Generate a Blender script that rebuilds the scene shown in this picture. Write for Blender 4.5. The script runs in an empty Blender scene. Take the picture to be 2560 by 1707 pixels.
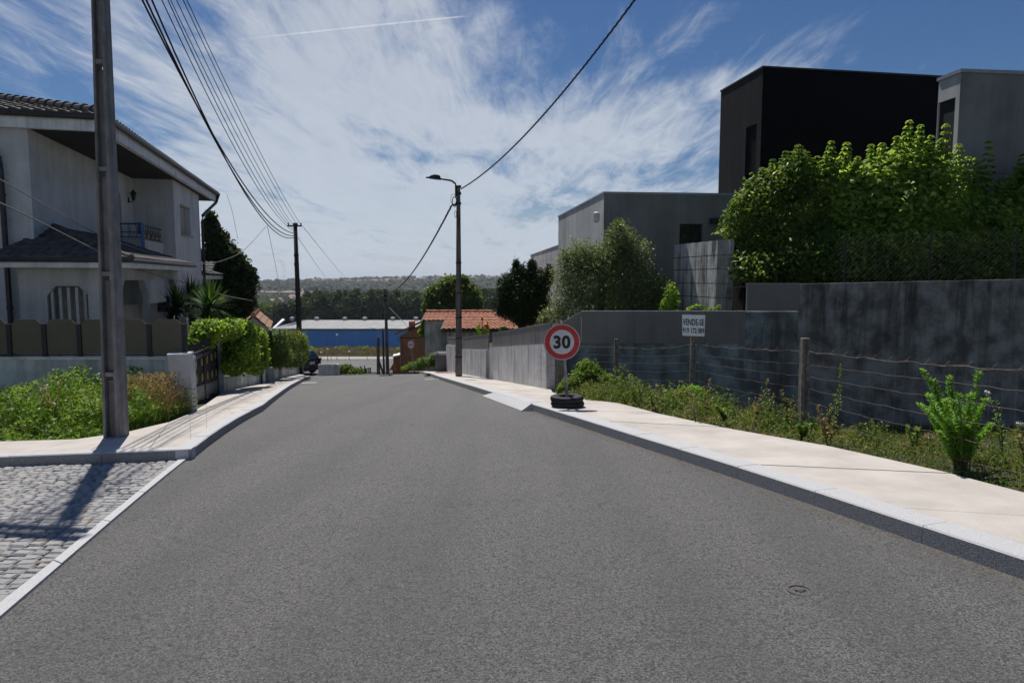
import bpy, math, random
import numpy as np
from mathutils import Vector
R = math.radians
random.seed(7); rng = np.random.default_rng(7)
S = bpy.context.scene
COL = S.collection
# ------------------------------------------------------------ camera
EYE = 1.65; F = 1707.0; AL = math.atan(156.5/F)
cd = bpy.data.cameras.new('camera'); cam = bpy.data.objects.new('camera', cd); COL.objects.link(cam)
cd.lens = 24; cd.sensor_width = 36; cd.clip_end = 20000; cd.clip_start = 0.05
cam.location = (0, 0, EYE); cam.rotation_euler = (math.pi/2-AL, 0, 0)
S.camera = cam
# ------------------------------------------------------------ light
SUN_AZ = R(23.5); SUN_EL = R(62)             # azimuth counted to the left of +Y
SD = Vector((-math.sin(SUN_AZ)*math.cos(SUN_EL), math.cos(SUN_AZ)*math.cos(SUN_EL), math.sin(SUN_EL)))
sl = bpy.data.lights.new('sun', 'SUN'); sun = bpy.data.objects.new('sun', sl); COL.objects.link(sun)
sl.energy = 4.8; sl.angle = R(0.53); sl.color = (1, .955, .89)
sun.rotation_euler = SD.to_track_quat('Z', 'Y').to_euler()
S.view_settings.view_transform = 'Standard'; S.view_settings.look = 'None'
S.view_settings.exposure = -.05; S.view_settings.gamma = 1
# ------------------------------------------------------------ node helper
class NT:
    def __init__(s, nt): s.nt = nt; nt.nodes.clear()
    def n(s, t, **k):
        o = s.nt.nodes.new(t)
        for a, v in k.items():
            if a.startswith('_'): o.inputs[a[1:].replace('_', ' ')].default_value = v
            else: setattr(o, a, v)
        return o
    def l(s, a, b): s.nt.links.new(a, b)
    def math(s, op, a, b=None, c=None, clamp=False):
        o = s.nt.nodes.new('ShaderNodeMath'); o.operation = op; o.use_clamp = clamp
        for i, v in enumerate((a, b, c)):
            if v is None: continue
            if isinstance(v, (int, float)): o.inputs[i].default_value = v
            else: s.l(v, o.inputs[i])
        return o.outputs[0]
    def ramp(s, src, stops, interp='LINEAR'):
        o = s.nt.nodes.new('ShaderNodeValToRGB'); cr = o.color_ramp; cr.interpolation = interp
        while len(cr.elements) > 1: cr.elements.remove(cr.elements[-1])
        for i, (p, c) in enumerate(stops):
            e = cr.elements[0] if i == 0 else cr.elements.new(p)
            e.position = p; e.color = (c, c, c, 1) if isinstance(c, (int, float)) else (*c[:3], 1)
        s.l(src, o.inputs[0]); return o.outputs[0]
    def noise(s, vec, scale, detail=4, rough=.55, dist=0):
        o = s.nt.nodes.new('ShaderNodeTexNoise'); o.inputs['Scale'].default_value = scale
        o.inputs['Detail'].default_value = detail; o.inputs['Roughness'].default_value = rough
        o.inputs['Distortion'].default_value = dist
        if vec is not None: s.l(vec, o.inputs['Vector'])
        return o.outputs[0]
    def mapv(s, vec, scale=(1, 1, 1), rot=(0, 0, 0), loc=(0, 0, 0)):
        o = s.nt.nodes.new('ShaderNodeMapping'); o.inputs['Scale'].default_value = scale
        o.inputs['Rotation'].default_value = rot; o.inputs['Location'].default_value = loc
        s.l(vec, o.inputs[0]); return o.outputs[0]
    def mix(s, fac, a, b, mode='MIX'):
        o = s.nt.nodes.new('ShaderNodeMixRGB'); o.blend_type = mode
        for i, v in enumerate((fac, a, b)):
            if isinstance(v, (int, float)): o.inputs[i].default_value = v if i == 0 else (v, v, v, 1)
            elif isinstance(v, tuple): o.inputs[i].default_value = (*v[:3], 1)
            else: s.l(v, o.inputs[i])
        return o.outputs[0]
# ------------------------------------------------------------ world: physical sky with thin high cloud
W = bpy.data.worlds.new('World'); S.world = W; W.use_nodes = True
w = NT(W.node_tree)
sky = w.n('ShaderNodeTexSky', sky_type='NISHITA', sun_disc=False, sun_elevation=SUN_EL, sun_rotation=-SUN_AZ)
sky.air_density = 1.0; sky.dust_density = 0.3; sky.ozone_density = 2.5; sky.altitude = 100
b1 = w.n('ShaderNodeBackground', _Strength=.052)
hs = w.n('ShaderNodeHueSaturation', _Saturation=1.25, _Value=1.0); w.l(sky.outputs[0], hs.inputs['Color']); w.l(w.mix(1.0, hs.outputs[0], (.92, .98, 1.14), 'MULTIPLY'), b1.inputs[0])
tc = w.n('ShaderNodeTexCoord'); sp = w.n('ShaderNodeSeparateXYZ'); w.l(tc.outputs['Generated'], sp.inputs[0])
zz = w.math('ADD', w.math('MAXIMUM', sp.outputs[2], 0.0), .055)
cx = w.math('DIVIDE', sp.outputs[0], zz); cy = w.math('DIVIDE', sp.outputs[1], zz)
cb = w.n('ShaderNodeCombineXYZ'); w.l(cx, cb.inputs[0]); w.l(cy, cb.inputs[1]); V = cb.outputs[0]
big = w.noise(w.mapv(V, (.75, .5, 1), (0, 0, R(18)), (3.1, .4, 0)), 1.0, 3, .5, .3)
mid = w.noise(w.mapv(V, (2.6, .8, 1), (0, 0, R(-32)), (1.3, 2.2, 0)), 1.0, 9, .62, 1.1)
fine = w.noise(w.mapv(V, (9, 2.2, 1), (0, 0, R(-40)), (5, 1, 0)), 1.0, 8, .7, .9)
cov = w.math('ADD', w.math('MULTIPLY', big, 1.15), w.math('ADD', w.math('MULTIPLY', mid, .95), w.math('MULTIPLY', fine, .40)))
# more cloud low and over the middle, clearer overhead and to the right
lowb = w.math('MULTIPLY', w.math('SUBTRACT', .40, sp.outputs[2]), .95)
dx = w.math('ADD', sp.outputs[0], .18)
side = w.math('MULTIPLY', w.math('MULTIPLY', dx, dx), -1.1)
cov = w.math('ADD', w.math('ADD', cov, lowb), side)
mask = w.ramp(cov, [(.0, 0), (.93, .05), (1.0, .2), (1.1, .5), (1.22, .78), (1.0, .0)][:1] + [(.55, 0)]) if False else None
mr = w.n('ShaderNodeMapRange', interpolation_type='SMOOTHSTEP'); w.l(cov, mr.inputs[0])
mr.inputs[1].default_value = 1.02; mr.inputs[2].default_value = 1.50; mr.inputs[3].default_value = .02; mr.inputs[4].default_value = .9
mask = mr.outputs[0]
# contrail: thin segment in the cloud plane
def cpl(px, py):
    zc = -(py-853.5)/F; d = Vector(((px-1280)/F, math.cos(AL)+math.sin(AL)*zc, -math.sin(AL)+math.cos(AL)*zc)).normalized()
    return (d.x/(d.z+.055), d.y/(d.z+.055))
A0 = cpl(735, 85); A1 = cpl(1175, 40)
ex, ey = A1[0]-A0[0], A1[1]-A0[1]; L = math.hypot(ex, ey); ex /= L; ey /= L
rx = w.math('SUBTRACT', cx, A0[0]); ry = w.math('SUBTRACT', cy, A0[1])
al_ = w.math('ADD', w.math('MULTIPLY', rx, ex), w.math('MULTIPLY', ry, ey))
ac = w.math('ABSOLUTE', w.math('ADD', w.math('MULTIPLY', rx, -ey), w.math('MULTIPLY', ry, ex)))
ct = w.n('ShaderNodeMapRange'); w.l(ac, ct.inputs[0]); ct.inputs[1].default_value = .002; ct.inputs[2].default_value = .009; ct.inputs[3].default_value = .8; ct.inputs[4].default_value = 0
c2 = w.n('ShaderNodeMapRange'); w.l(al_, c2.inputs[0]); c2.inputs[1].default_value = -.25; c2.inputs[2].default_value = .05
c3 = w.n('ShaderNodeMapRange'); w.l(al_, c3.inputs[0]); c3.inputs[1].default_value = L-.05; c3.inputs[2].default_value = L; c3.inputs[3].default_value = 1; c3.inputs[4].default_value = 0
trail = w.math('MULTIPLY', w.math('MULTIPLY', ct.outputs[0], c2.outputs[0]), w.math('MULTIPLY', c3.outputs[0], w.math('ADD', w.math('MULTIPLY', fine, 1.2), .1)))
veil = w.math('MULTIPLY', w.math('SUBTRACT', .13, sp.outputs[2]), 8.0, clamp=True)
mask = w.math('MAXIMUM', w.math('MAXIMUM', mask, trail), w.math('MULTIPLY', veil, .93))
b2 = w.n('ShaderNodeBackground', _Strength=1.0); b3_ = w.n('ShaderNodeBackground', _Strength=1.0); b3_.inputs[0].default_value = (.80, .83, .88, 1)
w.l(w.mix(w.math('MULTIPLY', sp.outputs[2], 3.0, clamp=True), w.mix(mid, (.50, .57, .68), (.66, .72, .79)), w.mix(fine, (.40, .46, .57), (.66, .70, .76))), b2.inputs[0])
ms = w.n('ShaderNodeMixShader'); w.l(mask, ms.inputs[0]); w.l(b1.outputs[0], ms.inputs[1]); w.l(b2.outputs[0], ms.inputs[2])
m3 = w.n('ShaderNodeMixShader'); w.l(w.math('MULTIPLY', trail, .9, clamp=True), m3.inputs[0]); w.l(ms.outputs[0], m3.inputs[1]); w.l(b3_.outputs[0], m3.inputs[2])
wo = w.n('ShaderNodeOutputWorld'); w.l(m3.outputs[0], wo.inputs[0])
# ------------------------------------------------------------ materials
def newmat(name):
    m = bpy.data.materials.new(name); m.use_nodes = True; t = NT(m.node_tree)
    o = t.n('ShaderNodeOutputMaterial'); p = t.n('ShaderNodeBsdfPrincipled'); t.l(p.outputs[0], o.inputs[0])
    pos = t.n('ShaderNodeNewGeometry'); return m, t, p, pos.outputs['Position'], o, pos
def bump(t, p, h, dist, strength=1.0, nrm=None):
    b = t.n('ShaderNodeBump'); b.inputs['Distance'].default_value = dist; b.inputs['Strength'].default_value = strength
    t.l(h, b.inputs['Height']); t.l(b.outputs[0], p.inputs['Normal']); return b
def pm(name, c, c2=None, sc=3., rough=.8, bsc=None, bd=.004, metal=0, spec=.4, streak=None, det=6, lo=.35, hi=.65):
    """base colour c mottled towards c2, optional dark vertical run-off streaks, optional bump"""
    m, t, p, V, o, g = newmat(name)
    c2 = c2 or tuple(x*.8 for x in c)
    col = t.mix(t.ramp(t.noise(V, sc, det, .6), [(lo, 0), (hi, 1)]), c, c2)
    if streak:
        sc3, amt, scol = streak[:3]
        nz = t.noise(t.mapv(V, (sc3, sc3, sc3*.07)), 1.0, 11, .7)
        br = t.noise(V, .9, 3)
        f = t.math('MULTIPLY', t.ramp(nz, [(.46, 0), (.58, 1)]), t.ramp(br, [(.3, .25*amt), (.65, min(amt, 1))]))
        if len(streak) > 3:   # mould running down from the wet top edge
            sz = t.n('ShaderNodeSeparateXYZ'); t.l(V, sz.inputs[0]); mz = t.n('ShaderNodeMapRange'); t.l(t.math('ADD', sz.outputs[2], t.math('MULTIPLY', t.noise(V, 2.5, 5), .8)), mz.inputs[0]); mz.inputs[1].default_value = streak[3]; mz.inputs[2].default_value = streak[4]
            mz.inputs[3].default_value = .25; f = t.math('MULTIPLY', f, mz.outputs[0])
        col = t.mix(f, col, scol)
    t.l(col, p.inputs['Base Color']); p.inputs['Roughness'].default_value = rough
    p.inputs['Metallic'].default_value = metal; p.inputs['Specular IOR Level'].default_value = spec
    if bsc: bump(t, p, t.noise(V, bsc, 5, .6), bd)
    return m
def leafmat(name, cols, trans=.38, rough=.5, big=1.5, tcol=1.5):
    m, t, p, V, o, g = newmat(name)
    n = len(cols)
    r = t.math('ADD', t.math('MULTIPLY', g.outputs['Random Per Island'], .5), t.math('SUBTRACT', t.math('MULTIPLY', t.noise(V, big, 4, .6), 1.1), .3))
    col = t.ramp(r, [(i/(n-1)*.8+.1, c) for i, c in enumerate(cols)])
    t.l(col, p.inputs['Base Color']); p.inputs['Roughness'].default_value = rough
    p.inputs['Specular IOR Level'].default_value = .35
    tr = t.n('ShaderNodeBsdfTranslucent'); t.l(t.mix(1.0, col, (tcol, tcol*.98, tcol*.62), 'MULTIPLY'), tr.inputs[0])
    mx = t.n('ShaderNodeMixShader'); mx.inputs[0].default_value = trans
    t.l(p.outputs[0], mx.inputs[1]); t.l(tr.outputs[0], mx.inputs[2]); t.l(mx.outputs[0], o.inputs[0])
    return m
M = {}
def asphalt():
    m, t, p, V, o, g = newmat('asphalt')
    a = t.noise(V, 85, 4, .75); b = t.noise(V, 1.1, 5, .6); c = t.noise(V, 9, 4, .6)
    col = t.mix(t.ramp(a, [(.36, 0), (.62, 1)]), (.026, .025, .024), (.265, .258, .248))
    col = t.mix(t.math('MULTIPLY', t.ramp(b, [(.38, 0), (.66, 1)]), .20), col, (.14, .135, .127))
    col = t.mix(t.math('MULTIPLY', t.ramp(c, [(.62, 0), (.75, 1)]), .4), col, (.04, .04, .04))
    col = t.mix(t.ramp(t.noise(V, 38, 3, .7), [(.36, .6), (.5, 0)]), col, (.035, .035, .035))
    # worn wheel lanes along the street and fine cracks
    lane = t.noise(t.mapv(V, (1.5, .07, 1), (0, 0, R(-14))), 1.0, 3, .5)
    col = t.mix(t.math('MULTIPLY', t.ramp(lane, [(.42, 0), (.62, 1)]), .30), col, (.085, .084, .082))
    vo = t.n('ShaderNodeTexVoronoi', feature='F1'); vo.inputs['Scale'].default_value = 55; t.l(V, vo.inputs['Vector'])
    vs = t.n('ShaderNodeSeparateXYZ'); t.l(vo.outputs['Color'], vs.inputs[0])
    spk = t.math('MULTIPLY', t.math('LESS_THAN', vo.outputs['Distance'], .15), t.math('GREATER_THAN', vs.outputs[0], .74))
    col = t.mix(t.math('MULTIPLY', spk, .8), col, (.5, .49, .46))
    pt = t.noise(V, .38, 6, .7, .6)
    col = t.mix(t.math('MULTIPLY', t.ramp(pt, [(.44, 0), (.56, 1)]), .10), col, (.07, .069, .067))
    vc = t.n('ShaderNodeTexVoronoi', feature='DISTANCE_TO_EDGE'); vc.inputs['Scale'].default_value = .9
    wv = t.n('ShaderNodeVectorMath', operation='ADD'); nn = t.n('ShaderNodeTexNoise'); nn.inputs['Scale'].default_value = 1.6; nn.inputs['Detail'].default_value = 8; t.l(V, nn.inputs['Vector'])
    sc_ = t.n('ShaderNodeVectorMath', operation='SCALE'); sc_.inputs['Scale'].default_value = .9; t.l(nn.outputs['Color'], sc_.inputs[0]); t.l(V, wv.inputs[0]); t.l(sc_.outputs[0], wv.inputs[1]); t.l(wv.outputs[0], vc.inputs['Vector'])
    crk = t.math('MULTIPLY', t.math('LESS_THAN', vc.outputs['Distance'], .006), t.ramp(t.noise(V, .5, 3), [(.52, 0), (.6, 1)]))
    col = t.mix(t.math('MULTIPLY', crk, .35), col, (.02, .02, .02))
    t.l(col, p.inputs['Base Color']); p.inputs['Roughness'].default_value = .78; p.inputs['Specular IOR Level'].default_value = .35
    bump(t, p, t.math('ADD', a, t.math('MULTIPLY', c, .5)), .014, 1.0)
    return m
M['asphalt'] = asphalt()
M['ground'] = pm('dry soil', (.07, .06, .035), (.035, .05, .018), 2.2, .95, 12, .03)
def terrain():
    m, t, p, V, o, g = newmat('field')
    n = t.noise(V, .012, 8, .65); n2 = t.noise(V, .15, 5)
    col = t.ramp(n, [(.35, (.025, .04, .018)), (.48, (.05, .062, .03)), (.56, (.10, .095, .055)), (.66, (.045, .06, .028))])
    col = t.mix(t.math('MULTIPLY', n2, .4), col, (.05, .05, .03))
    t.l(col, p.inputs['Base Color']); p.inputs['Roughness'].default_value = .95; p.inputs['Specular IOR Level'].default_value = .1
    return m
M['field'] = terrain()
M['concrete_walk'] = pm('pavement concrete', (.57, .525, .475), (.41, .375, .335), 1.7, .85, 60, .005, det=12, lo=.36, hi=.74)
M['granite'] = pm('kerb granite', (.56, .56, .56), (.42, .42, .43), 130, .8, 120, .004, lo=.42, hi=.6)
M['granite_rough'] = pm('kerb granite rough', (.34, .34, .34), (.20, .20, .205), 90, .9, 90, .012, lo=.42, hi=.6)
def cobm():
    m, t, p, V, o, g = newmat('cobble granite')
    r = g.outputs['Random Per Island']
    col = t.ramp(r, [(0, (.24, .24, .25)), (.4, (.34, .34, .335)), (.78, (.42, .41, .40)), (.92, (.40, .33, .27)), (1, (.46, .45, .43))])
    col = t.mix(t.math('MULTIPLY', t.noise(V, 90, 4, .7), .8), col, (.2, .2, .2))
    t.l(col, p.inputs['Base Color']); p.inputs['Roughness'].default_value = .75
    bump(t, p, t.noise(V, 45, 5), .008); return m
M['cobble'] = cobm()
M['sand'] = pm('joint sand', (.16, .13, .09), (.07, .075, .04), 8, .95, 60, .01)
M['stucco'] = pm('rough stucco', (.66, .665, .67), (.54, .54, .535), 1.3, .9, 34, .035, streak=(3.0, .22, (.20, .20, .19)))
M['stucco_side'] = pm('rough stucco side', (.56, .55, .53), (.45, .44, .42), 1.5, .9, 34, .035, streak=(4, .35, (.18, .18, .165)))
M['white_paint'] = pm('white paint', (.72, .73, .75), (.58, .58, .58), 4, .6, streak=(6, .4, (.2, .2, .19)))
M['dark_wood'] = pm('dark soffit', (.016, .014, .014), (.01, .01, .01), 3, .7)
M['gutter'] = pm('dark gutter', (.035, .036, .042), (.02, .02, .022), 4, .45)
M['roof_dark'] = pm('weathered dark tile', (.12, .11, .105), (.045, .042, .04), 6, .85, 30, .01)
M['roof_orange'] = pm('terracotta tile', (.52, .24, .15), (.24, .11, .075), 3.5, .85, 30, .01, lo=.42, hi=.68)
M['tile_pale'] = pm('pale terracotta', (.50, .28, .18), (.32, .19, .13), 9, .85, 30, .01)
M['black_metal'] = pm('black metal', (.012, .013, .016), (.02, .02, .024), 5, .45, metal=.0)
M['gold'] = pm('gilded plate', (.50, .36, .13), (.32, .22, .08), 20, .45, metal=.3)
M['grey_metal'] = pm('galvanised steel', (.30, .31, .32), (.2, .2, .21), 12, .5, metal=.4)
M['lowwall'] = pm('stained white wall', (.62, .63, .62), (.42, .45, .45), 2.2, .9, 25, .006, streak=(5, .5, (.06, .065, .06)))
M['shade_blue'] = pm('blue grey render', (.24, .29, .30), (.10, .115, .115), 2.2, .9, 20, .006, streak=(1.6, .9, (.06, .055, .045)), lo=.38, hi=.62)
M['big_wall'] = pm('mouldy blue render', (.25, .255, .245), (.10, .095, .085), 2.4, .9, 20, .006, streak=(1.9, 2.2, (.032, .027, .019), -.4, 1.3), lo=.40, hi=.64)
M['panel_grey'] = pm('grey fibre cement panel', (.185, .178, .166), (.15, .144, .135), 1.5, .7, streak=(3, .7, (.12, .12, .12)))
M['streaky'] = pm('streaked concrete', (.64, .64, .64), (.50, .50, .50), 2.0, .85, 14, .004, streak=(6, .9, (.26, .265, .27)))
M['glass_panel'] = pm('olive frosted panel', (.105, .092, .062), (.09, .08, .055), 6, .35)
M['tilewall'] = pm('white tile', (.50, .50, .49), (.42, .42, .41), 6, .5)
M['conc_shaded'] = pm('grey render shaded', (.20, .208, .198), (.145, .152, .145), .9, .85, 12, .003, streak=(1.7, .9, (.13, .13, .125)))  # darker copy of the grey render for near faces, their shade in the colour
M['conc_sunlit'] = pm('grey render sunlit', (.48, .475, .46), (.40, .40, .39), .9, .85, 12, .003, streak=(1.7, .5, (.2, .195, .185)))  # paler copy of the grey render for sunward sides, sunlight in the colour
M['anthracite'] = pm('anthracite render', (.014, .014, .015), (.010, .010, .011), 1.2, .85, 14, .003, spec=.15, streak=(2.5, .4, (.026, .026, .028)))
M['anthracite_shaded'] = pm('anthracite render shaded', (.006, .006, .0072), (.0045, .0045, .0055), 1.2, .9, spec=.08)  # blacker copy of the anthracite render, shade of the near face painted in
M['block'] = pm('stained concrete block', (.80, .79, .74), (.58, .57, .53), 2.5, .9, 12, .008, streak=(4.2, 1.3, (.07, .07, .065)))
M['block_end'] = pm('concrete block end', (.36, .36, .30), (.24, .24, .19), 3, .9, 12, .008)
M['metal_cap'] = pm('metal coping', (.30, .32, .34), (.22, .24, .25), 5, .5, metal=.3)
M['pole_conc'] = pm('pole concrete', (.26, .25, .245), (.16, .155, .15), 5, .9, 60, .004, streak=(9, .7, (.09, .085, .085)))
M['pole_wood'] = pm('tarred pole', (.035, .03, .03), (.06, .05, .045), 5, .8, 30, .006, streak=(12, .7, (.016, .014, .014)))
M['pole_conc2'] = pm('rusty pole concrete', (.20, .185, .175), (.10, .085, .075), 2.0, .85, 40, .004, streak=(10, .9, (.05, .035, .03)))
M['cable'] = pm('black cable', (.012, .012, .013), None, 5, .6)
M['cable_grey'] = pm('grey cable', (.20, .19, .18), None, 5, .6)
M['postwood'] = pm('weathered post', (.25, .225, .20), (.11, .095, .08), 14, .9, 40, .01, streak=(26, .9, (.06, .05, .04)))
M['wire'] = pm('rusty wire', (.09, .065, .055), (.15, .12, .11), 30, .7, metal=.3)
M['red'] = pm('sign red', (.52, .03, .025), (.42, .025, .02), 20, .45)
M['signwhite'] = pm('sign white', (.62, .62, .63), (.54, .54, .54), 30, .45)
M['black'] = pm('sign black', (.012, .012, .012), None, 5, .5)
M['signback'] = pm('grey sign rim', (.22, .22, .21), None, 20, .6)
M['rubber'] = pm('tyre rubber', (.016, .017, .019), (.035, .035, .035), 14, .75, 40, .004)
M['paper'] = pm('placard white', (.88, .88, .88), (.80, .80, .80), 6, .6)
M['orange'] = pm('roadworks orange', (.48, .13, .02), (.38, .1, .02), 20, .5)
M['brown'] = pm('brown plastered brick', (.36, .17, .10), (.27, .13, .08), 2.5, .9, 20, .008)
M['oldwall'] = pm('mouldy old render', (.60, .58, .52), (.34, .34, .31), 1.6, .9, 16, .01, streak=(3, .9, (.08, .08, .075)))
M['cream'] = pm('cream render', (.45, .40, .29), (.35, .31, .22), 2, .9)
M['blue'] = pm('blue sheet cladding', (.085, .33, .78), (.07, .28, .70), .05, .5, streak=(.8, .35, (.045, .2, .52)))
M['greyroof'] = pm('fibre cement roof', (.46, .45, .44), (.34, .34, .33), .3, .85)
M['base_grey'] = pm('pale plinth', (.42, .39, .34), (.33, .30, .26), .5, .9)
M['glass'] = pm('dark glass', (.012, .02, .024), None, 2, .08, spec=.6)
M['interior'] = pm('dark interior', (.02, .02, .021), None, 2, .8)
M['shutter'] = pm('roller shutter', (.46, .46, .45), (.36, .36, .35), 3, .6)
M['brownwood'] = pm('brown door wood', (.06, .028, .014), (.04, .02, .01), 4, .6)
M['plastic'] = pm('grey bin plastic', (.10, .105, .115), (.075, .08, .085), 4, .55)
M['car'] = pm('black car paint', (.006, .007, .008), None, 4, .18, spec=.6)
M['carlight'] = pm('tail lamp red', (.25, .01, .01), None, 4, .2)
M['bark'] = pm('bark', (.10, .075, .055), (.05, .04, .03), 8, .95, 20, .02)
M['stem'] = pm('green stem', (.10, .12, .04), (.13, .10, .05), 10, .8)
M['wallwhite'] = pm('far white wall', (.55, .52, .47), (.42, .38, .33), .05, .9)
M['walltan'] = pm('far tan wall', (.38, .30, .23), (.3, .24, .2), .05, .9)
M['farroof'] = pm('far tile roof', (.33, .24, .20), (.26, .19, .165), .05, .9)
M['mark'] = pm('worn road paint', (.62, .62, .60), (.3, .3, .3), 18, .7, lo=.45, hi=.6)
M['redpave'] = pm('red tactile paving', (.36, .17, .15), (.28, .14, .125), 9, .85, 30, .01)
M['bluecloth'] = pm('blue patterned cloth', (.02, .09, .30), (.10, .25, .42), 26, .8)
M['iron'] = pm('rusty cast iron', (.12, .112, .105), (.07, .066, .062), 40, .7, 60, .004)
M['debris'] = pm('grit and leaves', (.22, .17, .13), (.12, .10, .08), 60, .95, 80, .01)
g_ = [(.016, .036, .007), (.035, .075, .012), (.065, .125, .02), (.115, .17, .03)]
M['lf_maple'] = leafmat('maple leaves', [(.055, .105, .022), (.15, .25, .045), (.29, .39, .08), (.48, .54, .17)], .62, tcol=1.8)
M['lf_laurel'] = leafmat('laurel leaves', [(.025, .05, .015), (.075, .15, .026), (.18, .27, .048), (.40, .46, .11)], .54, .40, big=1.1)
M['lf_olive'] = leafmat('olive leaves', [(.07, .11, .045), (.14, .19, .075), (.24, .29, .125), (.38, .42, .24)], .46, .45, tcol=1.2)
M['lf_dark'] = leafmat('dark needles', [(.008, .02, .006), (.016, .038, .008), (.03, .058, .012), (.055, .085, .02)], .2, .6)
M['lf_cypress'] = leafmat('dark sprays', [(.010, .022, .006), (.02, .042, .01), (.04, .07, .016), (.07, .10, .022)], .25, .6)
M['lf_hedge'] = leafmat('hedge leaves', [(.05, .11, .018), (.12, .22, .03), (.25, .37, .05), (.55, .58, .10)], .5, tcol=1.8)
M['lf_hedge2'] = leafmat('fine hedge leaves', [(.045, .09, .02), (.09, .17, .03), (.18, .26, .06), (.32, .35, .11)], .4)
M['lf_weed'] = leafmat('weeds', [(.035, .07, .016), (.08, .165, .022), (.15, .27, .035), (.24, .33, .06), (.32, .30, .11)], .45, big=2.6)
M['lf_weed_dark'] = leafmat('bramble', [(.03, .055, .014), (.07, .125, .024), (.13, .19, .04), (.24, .20, .08), (.26, .15, .08)], .4, big=3)
M['lf_dry'] = leafmat('dry grass', [(.16, .11, .05), (.28, .20, .09), (.40, .31, .15), (.30, .17, .10)], .35, .7, tcol=1.1)
M['lf_lime'] = leafmat('bright herb leaves', [(.07, .17, .02), (.13, .29, .03), (.22, .42, .055), (.30, .48, .09)], .5)
M['lf_euc'] = leafmat('grove leaves', [(.016, .034, .012), (.032, .06, .018), (.06, .09, .026), (.10, .125, .05)], .28, .6, .08)
M['lf_med'] = leafmat('broad crown leaves', [(.04, .075, .016), (.08, .14, .025), (.14, .20, .035), (.22, .24, .06)], .4, big=.6)
M['lf_dryfar'] = leafmat('dry far grass', [(.14, .10, .05), (.21, .15, .08), (.28, .21, .12), (.14, .13, .05)], .3, .7, .06, tcol=1.1)
M['lf_yucca_shaded'] = leafmat('shaded yucca blades', [(.008, .02, .008), (.015, .04, .012), (.03, .06, .016)], .15, .35)  # darker copy of the yucca blades, shade on two plants put into the colour
M['lf_yucca'] = leafmat('yucca blades', [(.02, .05, .015), (.045, .10, .02), (.09, .17, .03), (.2, .26, .1)], .3, .35)
M['petal'] = pm('white petals', (.75, .74, .70), None, 5, .7)
M['petal_or'] = pm('orange petals', (.80, .20, .04), (.85, .32, .06), 9, .6)
M['petal_ye'] = pm('yellow petals', (.75, .45, .03), None, 9, .6)
def mixs(name):
    m = pm(name, (.04, .055, .028), (.065, .08, .045), .03, .95); return m
M['farwood'] = mixs('far wood')
# ------------------------------------------------------------ projection + ground shape
cA, sA = math.cos(AL), math.sin(AL)
def ray(px, py):
    zc = -(py-853.5)/F
    return ((px-1280)/F, cA+sA*zc, -sA+cA*zc)
def P(px, py, Y):
    d = ray(px, py); t = Y/d[1]; return Vector((d[0]*t, Y, EYE+d[2]*t))
_pt = [(-60, 3.2), (-20, 1.05), (0, 0), (6, -.33), (12, -.75), (18.5, -1.40), (27, -2.32), (33, -3.03), (36.5, -3.50), (40, -4.3), (45, -5.6), (52, -7.3), (62, -9.4), (75, -11.4), (100, -14.3), (130, -17.2), (150, -19.0), (190, -20.7), (204, -21.1), (250, -24.2), (300, -25.6), (400, -27), (700, -33), (1200, -38), (1700, -33), (2100, -20), (2500, -11), (2900, -4), (3300, -3), (4200, -12), (7000, -40)]
_yy = np.concatenate([np.arange(-60, 80, .25), np.arange(80, 500, 5), np.arange(500, 7001, 50)])
_zz = np.interp(_yy, [a for a, b in _pt], [b for a, b in _pt])
_n = int(140/.25); _k = np.ones(13)/13; _sm = np.convolve(_zz[:_n], _k, 'same'); _zz[8:_n-8] = _sm[8:_n-8]
def ss(t): t = np.clip(t, 0, 1); return t*t*(3-2*t)
def gz(x, y):
    x = np.asarray(x, float); y = np.asarray(y, float)
    z = np.interp(y, _yy, _zz)
    near = 1-ss((y-45)/20)
    z = z + .022*np.clip(x+.22*y, -6, 7)*near
    # level shoulder left of the crest where the side road leaves
    pad = np.maximum(z, -4.15-.02*np.maximum(y-40, 0)); t = ss((-10.2-x)/.8)*ss((y-34)/2)*(1-ss((y-45)/3))
    z = z*(1-t)+pad*t
    far = ss((y-700)/900)
    z = z + far*(5*np.sin(x/420.+.6)+3*np.sin(x/170.+y/300.)) - far*ss((-x-750)/300)*11
    return z
def G(px, py, dz=0.):
    d = ray(px, py); pY = 1.2; Y = 1.2
    while Y < 600:
        t = Y/d[1]; z = EYE+d[2]*t
        if z <= float(gz(d[0]*t, Y))+dz:
            a, b = pY, Y
            for _ in range(20):
                m = (a+b)/2; t = m/d[1]
                if EYE+d[2]*t <= float(gz(d[0]*t, m))+dz: b = m
                else: a = m
            t = b/d[1]; return Vector((d[0]*t, b, EYE+d[2]*t))
        pY = Y; Y += .1
    raise ValueError((px, py))
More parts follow.
